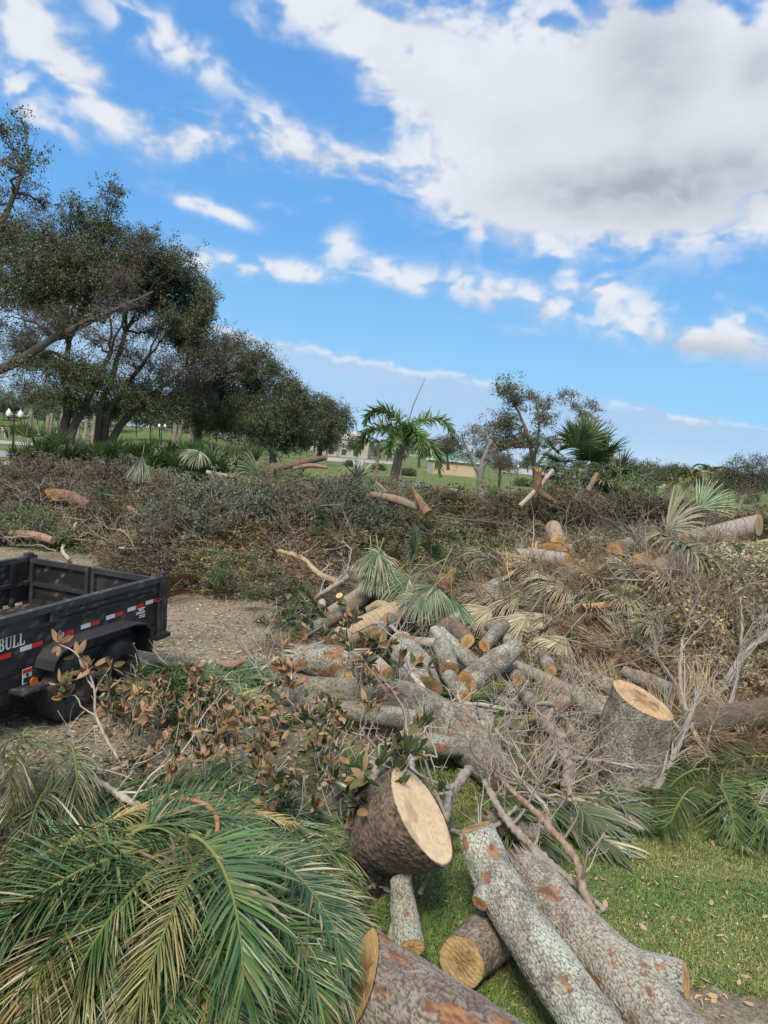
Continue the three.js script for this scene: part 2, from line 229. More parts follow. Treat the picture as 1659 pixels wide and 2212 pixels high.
/* ---------- logs ---------- */
function voro(u, v, nc, seed) {                                       // wraps after nc cells around
  const cu = Math.floor(u), cv = Math.floor(v); let f1 = 9, f2 = 9, id = 0;
  for (let j = -1; j <= 1; j++) for (let i = -1; i <= 1; i++) { const a = ((cu + i) % nc + nc) % nc, b = cv + j + 400; const x = cu + i + .15 + .7 * hsh(a + seed, b, 1) - u, y = cv + j + .15 + .7 * hsh(a + seed, b, 2) - v, q = x * x + y * y; if (q < f1) { f2 = f1; f1 = q; id = hsh(a + seed, b, 3); } else if (q < f2) f2 = q; }
  return [Math.sqrt(f2) - Math.sqrt(f1), id];
}
const BARK = {
  oak: (th, s, R, seed, o) => {
    const cw = (o.cell || .034) * .66, nc = Math.max(8, Math.round(2 * Math.PI * R / cw)); const X = Math.cos(th) * R, Y = Math.sin(th) * R;
    const w1 = vn(X * 16, s * 7, Y * 16 + seed) - .5, w2 = vn(X * 45 + 3, s * 30, Y * 45 + seed) - .5; const wv = w1 * 1.7 + w2 * .7;
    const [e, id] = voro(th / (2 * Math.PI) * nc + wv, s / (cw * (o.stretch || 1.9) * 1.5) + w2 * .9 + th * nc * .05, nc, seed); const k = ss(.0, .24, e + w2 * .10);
    const fine = fbm(X * 90, s * 60, Y * 90 + seed, 3), big = fbm(X * 5 + seed, s * 3, Y * 5, 3), pat = fbm(X * 9 + 7, s * 6 + seed, Y * 9, 4), blot = fbm(X * 14, s * 9 + seed, Y * 14, 3);
    let c = mixc(mul(o.plate || [.33, .315, .27], .60 + .24 * id + .85 * (fine - .5) + .8 * (blot - .5)), o.lichen || [.40, .45, .385], ss(.46, .66, big) * (o.lich ?? .8) * (.5 + .5 * fine));
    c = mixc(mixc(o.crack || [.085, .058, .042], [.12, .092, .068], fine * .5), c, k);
    const ra = o.rustAt ?? .64, rust = ss(ra + .02, ra + .06, pat + (fine - .5) * .2); c = mixc(c, mixc([.13, .058, .035], [.33, .165, .08], ss(.3, .75, fbm(X * 50, s * 22, Y * 50, 3))), rust * .88);
    return [k * (.7 + .3 * id) * (1 - rust * .5) + fine * .4, c];
  },
  fibre: (th, s, R, seed, o) => {                                      // fibrous palm trunk: short ragged lines around the trunk
    const X = Math.cos(th) * R, Y = Math.sin(th) * R; const wv = (vn(X * 7, s * 12, Y * 7) - .5) * 5, f1 = fbm(X * 75 + wv, s * 26, Y * 75 + seed + wv, 3), f2 = fbm(X * 130 + 3, s * 70, Y * 130, 2), b = fbm(X * 4, s * 4, Y * 4 + seed, 3); const k = ss(.3, .72, f1 * .65 + f2 * .35);
    return [k, mixc(mixc([.07, .047, .034], [.29, .215, .155], k), [.19, .155, .13], ss(.4, .7, b) * .5)];
  },
  palm: (th, s, R, seed, o) => {                                       // smooth palm trunk with ring scars
    const X = Math.cos(th) * R, Y = Math.sin(th) * R, w = fbm(X * 6, s * 3, Y * 6 + seed, 2); const ring = Math.abs(((s * (o.rings || 11) + w * .7) % 1) - .5) * 2, k = ss(0, .22, ring), f = fbm(X * 30, s * 60, Y * 30, 3);
    return [k * .6 + f * .4, mixc(mul(o.plate || [.42, .34, .25], .7 + .6 * f), mul(o.plate || [.42, .34, .25], .5), 1 - k)];
  },
  smooth: (th, s, R, seed, o) => {
    const X = Math.cos(th) * R, Y = Math.sin(th) * R, f = fbm(X * 60, s * 34, Y * 60 + seed, 3), b = fbm(X * 8 + seed, s * 5, Y * 8, 3); const r = ss(o.rustAt ?? .6, (o.rustAt ?? .6) + .08, b);
    return [f, mixc(mul(o.plate || [.33, .305, .275], .5 + .95 * f), mixc([.26, .13, .065], [.36, .2, .1], f), r * .8)];
  },
};
const WOOD = { oak: [[.50, .345, .175], [.33, .205, .09]], fresh: [[.74, .50, .24], [.62, .36, .13]], pale: [[.80, .60, .37], [.76, .55, .33]], orange: [[.56, .33, .15], [.42, .21, .08]], dull: [[.42, .30, .15], [.25, .17, .075]], stump: [[.50, .345, .19], [.40, .25, .12]] };
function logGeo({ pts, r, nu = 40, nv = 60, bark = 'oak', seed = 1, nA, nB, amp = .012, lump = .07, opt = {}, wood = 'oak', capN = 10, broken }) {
  const cut0 = pts[0].clone(), cut1 = pts[pts.length - 1].clone(); pts = pts.map((p) => p.clone()); if (nA) { const e = pts[0].clone().sub(pts[1]).normalize(), k = Math.min(2.2, Math.sqrt(1 / Math.max(.1, e.dot(nA) ** 2) - 1)); pts[0].addScaledVector(e, r[0] * (k * 1.08 + .05)); } if (nB) { const n = pts.length, e = pts[n - 1].clone().sub(pts[n - 2]).normalize(), k = Math.min(2.2, Math.sqrt(1 / Math.max(.1, e.dot(nB) ** 2) - 1)); pts[n - 1].addScaledVector(e, r[r.length - 1] * (k * 1.08 + .05)); }
  const curve = new THREE.CatmullRomCurve3(pts, false, 'centripetal'), L = curve.getLength(), style = BARK[bark], g = new G(), rows = []; let prev = null; const cs = [], ts = [];
  for (let i = 0; i <= nv; i++) {
    const u = i / nv, c = curve.getPointAt(u), t = curve.getTangentAt(u); let s = (prev || (Math.abs(t.y) > .8 ? V(1, 0, 0) : V(0, 1, 0))).clone(); s.addScaledVector(t, -s.dot(t)).normalize(); prev = s; const b = V(0, 0, 0).crossVectors(t, s); cs.push(c); ts.push(t);
    const q = u * (r.length - 1), k = Math.min(r.length - 2, Math.floor(q)), R = mix(r[k], r[k + 1], sm(Math.min(1, q - k))); const row = [];
    for (let j = 0; j < nu; j++) {
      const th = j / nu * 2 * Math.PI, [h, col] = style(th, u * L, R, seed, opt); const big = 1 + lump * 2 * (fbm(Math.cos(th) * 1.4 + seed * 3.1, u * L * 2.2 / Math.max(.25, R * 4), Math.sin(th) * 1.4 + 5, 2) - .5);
      const rr = R * big + amp * .62 * (h - .6); const p = c.clone().addScaledVector(s, Math.cos(th) * rr).addScaledVector(b, Math.sin(th) * rr);
      row.push([p, col]);
    }
    rows.push(row);
  }
  const trim = (c0, n, t) => { for (const row of rows) for (const v of row) { const e = v[0].clone().sub(c0).dot(n); if (e > 0) { const dn = t.dot(n); if (Math.abs(dn) > .15) v[0].addScaledVector(t, -e / dn); } } };
  if (nA) trim(cut0, nA, ts[0]); if (nB) trim(cut1, nB, ts[nv]);
  if (broken) for (const e of broken) { const row = e ? rows[nv] : rows[0], t = ts[e ? nv : 0]; row.forEach((v, j) => v[0].addScaledVector(t, (e ? 1 : -1) * r[0] * (vn(j * .9, seed, 2) * 1.3 - .2))); }
  const ids = rows.map((row) => row.map(([p, c]) => g.v(p, c)));
  for (let i = 0; i < nv; i++) for (let j = 0; j < nu; j++) g.quad(ids[i][j], ids[i][(j + 1) % nu], ids[i + 1][(j + 1) % nu], ids[i + 1][j]);
  const caps = [0, nv].map((i) => {
    const cg = new G(), row = rows[i], ctr = row.reduce((s, v) => s.add(v[0]), V(0, 0, 0)).multiplyScalar(1 / nu), t = ts[i].clone().multiplyScalar(i ? 1 : -1), [ca, cb] = WOOD[wood]; const ox = (hsh(seed, i) - .5) * .3; const R0 = row[0][0].distanceTo(ctr); const rr = []; const br = broken && broken.includes(i ? 1 : 0);
    for (let k = 0; k <= capN; k++) { const f = 1 - k / capN; const ring = []; for (let j = 0; j < nu; j++) { const a = j / nu * 2 * Math.PI, cx = Math.cos(a) * f - ox, cy = Math.sin(a) * f - ox * .5, rad = Math.hypot(cx, cy); const n = fbm(cx * 3 + seed, cy * 3, 2, 3), nf = fbm(cx * 14 + seed, cy * 5, 3, 3); const rings = .5 + .5 * Math.sin((rad * (14 + R0 * 40) + n * 4)); let c = mixc(ca, cb, Math.min(1, ss(.75, .2, rad + (n - .5) * .5) * .8 + rings * .34)); c = mul(c, 1 - .3 * ss(.55, .72, fbm(cx * 2.2 + 9, cy * 2.2, seed, 3))); c = mul(c, .78 + .44 * nf); const ray = vn(cx / (rad + .05) * 7 + seed, cy / (rad + .05) * 7, 1); if (wood !== 'pale' && ray > .74 && rad < .5 + .45 * hsh(seed, 3)) c = mul(c, .62); if (wood !== 'pale') c = mixc(c, [.24, .155, .08], .34 * ss(.5, .15, rad + (n - .5) * .9)); if (wood === 'pale' && nf > .68) c = mul(c, .74); if (f > .965) c = mixc(c, [.17, .095, .05], .85);
      const p = ctr.clone().lerp(row[j][0], f); if (k) p.addScaledVector(t, br ? R0 * (fbm(cx * 5, cy * 5, seed, 4) - .55) * .5 * (1 - f * .5) : (nf - .5) * .006 + (.0012 + .0016 * n) * Math.sin((cx * Math.cos(seed) + cy * Math.sin(seed)) * R0 * 210 + n * 11) * (1 - f * .4) + .001); ring.push(cg.v(p, c)); } rr.push(ring); }
    for (let k = 0; k < capN; k++) for (let j = 0; j < nu; j++) cg.quad(rr[k][j], rr[k][(j + 1) % nu], rr[k + 1][(j + 1) % nu], rr[k + 1][j]);
    return cg.geo();
  });
  return { body: g.geo(), caps };
}
/* a log from the photograph: points [px, py, depth], widths in pixels; returns the thing (> bark, cut_face) */
function log(label, pix, wpx, o = {}) {
  const pts = pix.map((p, i) => p[2] < 8.4 || o.raw ? Object.assign(at(...p), { dd: p[2] }) : onHeap(p[0], p[1], p[2], (wpx[Math.min(i, wpx.length - 1)] / 2 / FOC * p[2]) * .5 + (p[2] > 13.5 ? .26 : p[2] > 9 ? .13 : .02))), dep = pts.map((p) => p.dd);
  const r = wpx.map((w, i) => w / 2 / FOC * dep[Math.min(dep.length - 1, i)]);
  const t = thing(o.name || 'log', label, o.category || 'log', o.group); addLog(t, pts, r, o); return t;
}
const CLEAR = [];
function addLog(t, pts, r, o, name = 'bark') {
  if (pts[0].distanceTo(camera.position) < 13.5) for (let k = 0; k < pts.length - 1; k++) for (let q = 0; q <= 6; q++) CLEAR.push([mix(pts[k].x, pts[k + 1].x, q / 6), mix(pts[k].z, pts[k + 1].z, q / 6), Math.max(...r)]);
  const { body, caps } = logGeo({ pts, r, ...o }); part(name, body, M.bark, t);
  (o.ends || [0, 1]).forEach((e) => { const c = part('cut_face', caps[e], M.wood, t); if (o.faceLabel) c.userData.label = o.faceLabel; });
}
function stub(t, pix, wpx, o = {}) { const pts = pix.map((p) => onHeap(...p, .05)), r = wpx.map((w, i) => w / 2 / FOC * pts[Math.min(i, pix.length - 1)].dd); addLog(t, pts, r, { nu: 30, nv: 30, ...o }, 'branch_stub'); }
/* ---------- palm fronds ---------- */
const GREENS = [[.045, .105, .034], [.06, .13, .038], [.085, .15, .045], [.038, .095, .038], [.065, .13, .055], [.105, .145, .05]];
const STRAW = [[.36, .31, .20], [.30, .235, .135], [.43, .39, .28], [.25, .17, .09]];
const YELLOW = [[.19, .175, .055], [.24, .19, .07], [.15, .16, .05]];
function frondParts(o) { // a feather frond lying over whatever is below it
  const r = rngOf(o.seed), N = 22, len = o.len, pts = [], dirs = []; let p = o.base.clone(), az = o.az, pit = o.pitch ?? .35; const st = len / N; const S = (q) => o.free ? -9 : surf(q.x, q.z) + o.lift;
  for (let i = 0; i <= N; i++) {
    pts.push(p.clone()); const f = V(Math.cos(az) * Math.cos(pit), Math.sin(pit), Math.sin(az) * Math.cos(pit)); dirs.push(f); const q = p.clone().addScaledVector(f, st); const y = S(q); if (q.y < y) { q.y = y; pit = Math.max(pit, -.1); } p = q; az += (o.curl || 0) / N; pit -= (o.sag ?? 1.1) / N * (0.5 + i / N); if (pit < -1.35) pit = -1.35;
  }
  const stem = new G(), w0 = o.stemW ?? .014; stem.tube(pts, pts.map((_, i) => w0 * (1 - .85 * i / N) + .0015), 5, (i) => mixc(o.stemCol || [.17, .19, .06], [.1, .14, .045], i / N));
  const leaves = [], n = o.n || 62, cols = o.cols || GREENS;
  for (let i = 0; i < n; i++) for (const s of [-1, 1]) {
    const u = (o.from ?? .14) + (1 - (o.from ?? .14)) * (i + r() * .6) / n, k = Math.min(N - 1, Math.floor(u * N)), a = pts[k].clone().lerp(pts[k + 1], u * N - k), f = dirs[k]; let sd = V(-f.z, 0, f.x); if (sd.lengthSq() < .01) sd.set(1, 0, 0); sd.normalize(); const up = V(0, 0, 0).crossVectors(sd, f).multiplyScalar(-1); if (up.y < 0) up.negate(); if (o.roll) { sd.applyAxisAngle(f, o.roll); up.applyAxisAngle(f, o.roll); }
    const L = o.leaf * (.5 + .9 * Math.sin(Math.PI * Math.min(1, .12 + u * .8))) * (.8 + .35 * r()) * (u > .93 ? .7 : 1), ang = mix(o.spread0 ?? 1.15, .35, u) + (r() - .5) * (o.mess ?? .3), lift = (o.vee ?? .35) + (r() - .5) * (o.mess ?? .3) * 2.2;
    const d = f.clone().multiplyScalar(Math.cos(ang)).addScaledVector(sd, s * Math.sin(ang) * Math.cos(lift)).addScaledVector(up, Math.sin(ang) * Math.sin(lift)).normalize(); const m = 5, lp = [a], kink = r() < .2 ? 2 + Math.floor(r() * 2) : 0; let q = a.clone(), dd = d.clone(); const g = (o.limp ?? .5) * (.6 + .8 * r());
    for (let j = 1; j <= m; j++) { q = q.clone().addScaledVector(dd, L / m); const y = S(q) - o.lift * .7; if (!o.free && q.y < y) q.y = y + .004 * j; lp.push(q); if (kink === j) { dd.x += (r() - .5) * 1.6; dd.z += (r() - .5) * 1.6; dd.y -= .5; } dd.y -= g / m * (.4 + j / m); dd.x += (r() - .5) * .1; dd.z += (r() - .5) * .1; dd.normalize(); }
    let c = cols[Math.floor(r() * cols.length)]; c = mul(c, .75 + .5 * r()); if (r() < (o.dryTip ?? .06)) c = mixc(c, STRAW[Math.floor(r() * 4)], .8);
    const w = o.w * (.75 + .5 * r()); const tip = mixc(c, STRAW[1], (o.tip ?? .42) * r() * r());
    leaves.push(() => { const gg = leaves.shared || new G(); gg.blade(lp, f.clone().addScaledVector(up, .35 * s), [w * .45, w, w, w * .8, w * .45, .0], (j) => mixc(c, tip, j > 3 ? 1 : 0), .35); return gg; });
  }
  return { stem: stem.geo(), leaves };
}
function frond(label, o) {
  const t = thing('palm_frond', label, 'palm frond', o.group), { stem, leaves } = frondParts(o);
  part('frond_stem', stem, M.wood, t);
  if (o.single) for (const f of leaves) part('leaflet', f().geo(), o.mat || M.frond, t);
  else { leaves.shared = new G(); leaves.forEach((f) => f()); part('leaflets', leaves.shared.geo(), o.mat || M.frond, t, 'stuff'); }
  return t;
}
/* fan of a palm: hub, stalk and the folded segments; out = way the fan points, n = its face */
function fanInto(t, o) {
  const r = rngOf(o.seed), out = o.out.clone().normalize(), n = o.n.clone().addScaledVector(out, -o.n.dot(out)).normalize(), sd = V(0, 0, 0).crossVectors(n, out); const S = (q) => o.free ? -9 : surf(q.x, q.z) + .01; const K = o.k || 34, span = o.span || 2.2, cols = o.cols || GREENS; const g = new G();
  for (let i = 0; i < K; i++) {
    const a = (i / (K - 1) - .5) * 2 * span + (r() - .5) * .15, L = o.r * (.82 + .22 * Math.cos(a * .6) + .1 * (r() - .5)); const d = out.clone().multiplyScalar(Math.cos(a)).addScaledVector(sd, Math.sin(a)).addScaledVector(n, .12 + .16 * Math.cos(a) + (r() - .5) * .12).normalize(); let q = o.hub.clone(), dd = d.clone(); const lp = [q], m = 5, limp = (o.limp ?? .35) * (.5 + r());
    for (let j = 1; j <= m; j++) { q = q.clone().addScaledVector(dd, L / m); const y = S(q); if (q.y < y) q.y = y + .003 * (i % 5); lp.push(q); dd.y -= limp / m * (j > 2 ? 2.2 : .4); dd.normalize(); }
    let c = mul(cols[Math.floor(r() * cols.length)], .72 + .55 * r()); if (r() < (o.dryTip ?? .1)) c = mixc(c, STRAW[i % 4], .75); const w = o.w * (.8 + .4 * r()); const tip = mixc(c, STRAW[2], (o.tip ?? .35) * r());
    g.blade(lp, V(0, 0, 0).crossVectors(n, d), [w * .3, w * .9, w, w * .8, w * .4, 0], (j) => mixc(c, tip, j > 3 ? 1 : 0), .55 * (i % 2 ? 1 : -1));
  }
  part('leaf_blade', g.geo(), o.mat || M.frond, t);
  if (o.stalk) { const s = new G(), L = o.stalk, pts = []; for (let i = 0; i <= 6; i++) { const q = o.hub.clone().addScaledVector(out, -L * (1 - i / 6)); q.y += (o.stalkDrop ?? -.12) * L * (1 - i / 6) ** 2; pts.push(q); } s.tube(pts, pts.map((_, i) => .014 - .001 * i), 5, o.stalkCol || [.17, .21, .08]); part('leaf_stalk', s.geo(), M.wood, t); }
}
function fan(label, o) { const t = thing('palm_fan', label, 'palm leaf', o.group); fanInto(t, o); return t; }

/* ---------- branches ---------- */
function wander(pts, k, r, amp) { const c = new THREE.CatmullRomCurve3(pts, false, 'centripetal'), n = Math.max(4, k), out = []; for (let i = 0; i <= n; i++) { const q = c.getPointAt(i / n); const a = amp * (i && i < n ? 1 : 0); out.push(q.add(V((r() - .5) * a, (r() - .5) * a, (r() - .5) * a))); } return out; }
function twigTree(g, p, d, len, rad, depth, r, col, o = {}) {
  const n = depth > 1 ? 4 : 3, pts = [p.clone()], dd = d.clone(); const bend = o.bend ?? .55;
  for (let i = 0; i < n; i++) { dd.add(V((r() - .5) * bend, (r() - .5) * bend + (o.lift ?? .06), (r() - .5) * bend)).normalize(); pts.push(pts[i].clone().addScaledVector(dd, len / n)); }
  const c = mul(col, .75 + .5 * r()); g.tube(pts, pts.map((_, i) => Math.max(o.min ?? .0025, rad * (1 - .55 * i / n))), depth > 2 ? 6 : depth > 1 ? 4 : 3, c, depth > 2);
  if (o.ends) o.ends.push([pts[n], dd.clone(), depth]);
  if (depth > 0) { const kids = (o.kids ?? 3) + (r() < .5 ? 1 : 0); for (let k = 0; k < kids; k++) { const i = 1 + Math.floor(r() * n), e = V(r() - .5, r() - .35 + (o.lift ?? 0), r() - .5).normalize(); const q = dd.clone().lerp(e, .35 + .35 * r()).normalize(); twigTree(g, pts[i], q, len * (.5 + .25 * r()), rad * .5, depth - 1, r, col, o); } }
}
/* bare branch from the photograph: pixel path with depths, widths in pixels, with side twigs */
function branch(label, pix, wpx, o = {}) {
  const r = rngOf(o.seed || 3), pts0 = pix.map((p) => onHeap(...p, o.lift ?? .12)), dep = pts0.map((p) => p.dd); const n = 16 * (pix.length - 1), pts = wander(pts0, n, r, o.amp ?? .012), rad = pts.map((_, i) => { const q = i / n * (wpx.length - 1), k = Math.min(wpx.length - 2, Math.floor(q)); return mix(wpx[k], wpx[k + 1], q - k) / 2 / FOC * mix(dep[0], dep[dep.length - 1], i / n) * (.86 + .3 * r()); });
  const t = thing('branch', label, 'branch', o.group), g = new G(); const [c1, c2] = o.cols || [[.30, .275, .245], [.20, .17, .14]]; const sd = o.seed || 3; g.tube(pts, rad, 11, (i, k) => { const f = fbm(i * .7 + sd, k * 1.3, 2, 3); const c = mixc(c2, c1, ss(.32, .62, f)); return o.rust && fbm(i * .2 + sd, k * .5, 7, 3) > .66 - o.rust ? mixc([.27, .14, .08], c, f * .6) : c; }); for (let q = 0; q < pts.length * 11; q++) { const i = Math.floor(q / 11), o3 = q * 3, c = pts[i], f = .78 + .5 * fbm(i * .45 + sd, (q % 11) * .9, 3, 3); for (let k = 0; k < 3; k++) g.p[o3 + k] = mix(c.getComponent(k), g.p[o3 + k], f); } part('stem', g.geo(), M.bark, t);
  const tg = new G(), nt = o.twigs ?? 6; for (let k = 0; k < nt; k++) { const i = 2 + Math.floor(r() * (n - 2)), d = pts[i].clone().sub(pts[i - 1]).normalize().lerp(V(r() - .5, r() * .7, r() - .5).normalize(), .65).normalize(); twigTree(tg, pts[i], d, (o.tl ?? .5) * (.5 + r()), rad[i] * .45 + .001, 2, r, c1, { kids: 2, min: .0028 }); } if (nt) part('twigs', tg.geo(), M.twig, t);
  if (o.cutEnd) { const c = new G(), i = o.cutEnd > 0 ? n : 0, d = pts[i].clone().sub(pts[i ? n - 1 : 1]).normalize(), q = pts[i].clone().addScaledVector(d, .004); c.tube([q, q.clone().addScaledVector(d, .004)], [rad[i] * .9, rad[i] * .88], 9, [.55, .38, .2]); part('cut_face', c.geo(), M.wood, t); }
  return t;
}

/* ---------- leaves ---------- */
function leafGeo(L, W, c, curl = .2, fold = .3) { const g = new G(), pts = [], w = []; for (let i = 0; i <= 5; i++) { const u = i / 5; pts.push(V(0, -curl * L * u * u, L * u)); w.push(i === 0 || i === 5 ? 0.0001 : W * Math.sin(Math.PI * (.08 + .86 * u) ** .9)); } g.blade(pts, V(1, 0, 0), w, c, fold); return g; }
const MAG = [[.27, .155, .08], [.22, .13, .07], [.32, .21, .12], [.045, .07, .028], [.06, .09, .034], [.19, .145, .08], [.12, .115, .05], [.04, .075, .032]].map((c, i) => leafGeo(.125, .05, c, .15 + .1 * (i % 3), .25 + .15 * (i % 2)).geo());
const _q = new THREE.Quaternion(), _e = new THREE.Euler(), _s = V(1, 1, 1), _m = new THREE.Matrix4();
function lookQ(d, roll) { const m = new THREE.Matrix4().lookAt(d, V(0, 0, 0), Math.abs(d.y) > .95 ? V(1, 0, 0) : V(0, 1, 0)); return new THREE.Quaternion().setFromRotationMatrix(m).multiply(new THREE.Quaternion().setFromAxisAngle(V(0, 0, 1), roll)); }
/* a magnolia branch: grey twig with whorls of big stiff leaves, most of them brown */
function magnolia(label, base, dir, len, seed, o = {}) {
  const r = rngOf(seed), t = thing('magnolia_branch', label, 'branch', o.group), g = new G(), ends = []; twigTree(g, base, dir.clone().normalize(), len, o.rad ?? .011, o.depth ?? 2, r, o.col || [.36, .33, .29], { kids: o.kids ?? 2, ends, bend: .5, lift: .12, min: .0035 }); part('stem', g.geo(), M.twig, t);
  let n = 0; const browns = o.brown ?? .62; for (const [p, d] of ends) { const k = 4 + Math.floor(r() * 5); for (let i = 0; i < k && n < (o.max ?? 60); i++, n++) { const e = d.clone().multiplyScalar(.6).add(V(r() - .5, r() - .45, r() - .5).multiplyScalar(1.7)).normalize(); const b = r() < browns, m = new THREE.Mesh(MAG[b ? [0, 1, 2, 5, 0, 2][Math.floor(r() * 6)] : [3, 4, 6, 7][Math.floor(r() * 4)]], b ? M.dry : M.gloss); m.name = 'leaf'; m.position.copy(p).addScaledVector(d, -.05 * r()); m.quaternion.copy(lookQ(e, r() * 6.28)); m.scale.setScalar((.75 + .55 * r()) * (o.ls ?? 1)); t.add(m); } }
  shadowed(t); return t;
}
/* ---------- scattered stuff ---------- */
function scatter(name, label, geo, mt, list, parent, category) { const im = new THREE.InstancedMesh(geo, mt, list.length); list.forEach(([p, q, s, c], i) => { typeof s === 'number' ? _m.compose(p, q, _s.set(s, s, s)) : _m.compose(p, q, _s.set(...s)); im.setMatrixAt(i, _m); im.setColorAt(i, new THREE.Color().setRGB(...(c || [1, 1, 1]))); }); im.castShadow = im.receiveShadow = true; if (parent) { im.name = name; im.userData.kind = 'stuff'; parent.add(im); return im; } im.name = numbered(name); scene.add(im); return tag(im, label, category || 'debris', null, 'stuff'); }
const rq = (r, tilt = 6.28) => new THREE.Quaternion().setFromEuler(_e.set((r() - .5) * tilt, r() * 6.28, (r() - .5) * tilt));
function brush(seed, o) { // tangle of thin twigs with leaves, about a metre across
  const r = rngOf(seed), g = new G(); for (let k = 0; k < (o.n ?? 4); k++) { const d = V(r() - .5, (r() - .4) * .7, r() - .5).normalize(), ends = []; twigTree(g, V((r() - .5) * .35, (r() - .5) * .12, (r() - .5) * .35), d, .55, o.rad ?? .007, 2, r, o.col || [.26, .235, .205], { kids: o.kids ?? 3, ends, min: o.min ?? .0028, lift: 0 });
    if (o.leaf) for (const [p, dd] of ends) for (let i = 0; i < o.leaf; i++) { const q = p.clone().addScaledVector(dd, -.12 * r()).add(V((r() - .5) * .1, (r() - .5) * .1, (r() - .5) * .1)), e = V(r() - .5, r() - .5, r() - .5).normalize(), L = o.L ?? .05, c = mul(o.cols[Math.floor(r() * o.cols.length)], .7 + .6 * r()), sd = V(r() - .5, r() - .5, r() - .5); g.blade([q, q.clone().addScaledVector(e, L * .5), q.clone().addScaledVector(e, L)], sd, [0, L * .45, 0], c, .2); } }
  return g.geo();
}
function straw(seed, o) { const r = rngOf(seed), g = new G(); for (let k = 0; k < (o.n ?? 26); k++) { let p = V((r() - .5) * .25, (r() - .5) * .1, (r() - .5) * .25), d = V(1, (r() - .3) * .5, (r() - .5) * (o.spread ?? .8)).normalize(); const L = .45 + .5 * r(), pts = [p], m = 4; for (let i = 0; i < m; i++) { p = p.clone().addScaledVector(d, L / m); d.y -= .2 * r(); d.z += (r() - .5) * .3; d.normalize(); pts.push(p); } const w = o.w ?? .012; g.blade(pts, V(0, .3, 1), [w, w, w * .9, w * .6, 0], mul(o.cols[Math.floor(r() * o.cols.length)], .6 + .7 * r()), .2); } return g.geo(); }
function tuft(seed, o) { const r = rngOf(seed), g = new G(); for (let k = 0; k < o.n; k++) { const a = r() * 6.28, e = (o.up ?? .5) + (r() - .5) * .8; let d = V(Math.cos(a) * Math.cos(e), Math.sin(e), Math.sin(a) * Math.cos(e)), p = V((r() - .5) * (o.base ?? .05), 0, (r() - .5) * (o.base ?? .05)); const L = o.L * (.6 + .6 * r()), pts = [p]; for (let i = 0; i < 3; i++) { p = p.clone().addScaledVector(d, L / 3); d.y -= (o.droop ?? .25); d.normalize(); pts.push(p); } g.blade(pts, V(-Math.sin(a), 0, Math.cos(a)), [o.w, o.w, o.w * .7, 0], mul(o.cols[Math.floor(r() * o.cols.length)], .7 + .6 * r()), .2); } return g.geo(); }

/* ---------- trees ---------- */
function clump(seed, o) { const r = rngOf(seed), g = new G(); for (let k = 0; k < o.n; k++) { const p = V(r() - .5, (r() - .5) * .8, r() - .5).multiplyScalar(o.size * 1.0), e = V(r() - .5, r() - .6, r() - .5).normalize(), L = o.L * (.6 + .7 * r()), sd = V(r() - .5, r() - .5, r() - .5); g.blade([p, p.clone().addScaledVector(e, L * .5), p.clone().addScaledVector(e, L)], sd, [0, L * .5, 0], mul(o.cols[Math.floor(r() * o.cols.length)], .6 + .8 * r()), .15); } if (o.twig) for (let k = 0; k < o.twig; k++) { const d = V(r() - .5, r() - .5, r() - .5).normalize(); g.tube([V(0, 0, 0), d.clone().multiplyScalar(o.size * .4).add(V(0, .05, 0)), d.clone().multiplyScalar(o.size * .8)], [.012, .009, .006], 3, [.11, .095, .085], false); } return g.geo(); }
const OAKC = [[.038, .068, .024], [.048, .084, .028], [.06, .098, .034], [.08, .10, .04], [.10, .09, .045]];
const clumps = [0, 1, 2, 3].map((s) => clump(40 + s, { n: 22, size: .62, L: .15, cols: OAKC, twig: 2 }));
const clumpsBrown = [0, 1].map((s) => clump(60 + s, { n: 9, size: .62, L: .14, cols: [[.09, .07, .045], [.065, .07, .035], [.13, .085, .05]], twig: 5 }));
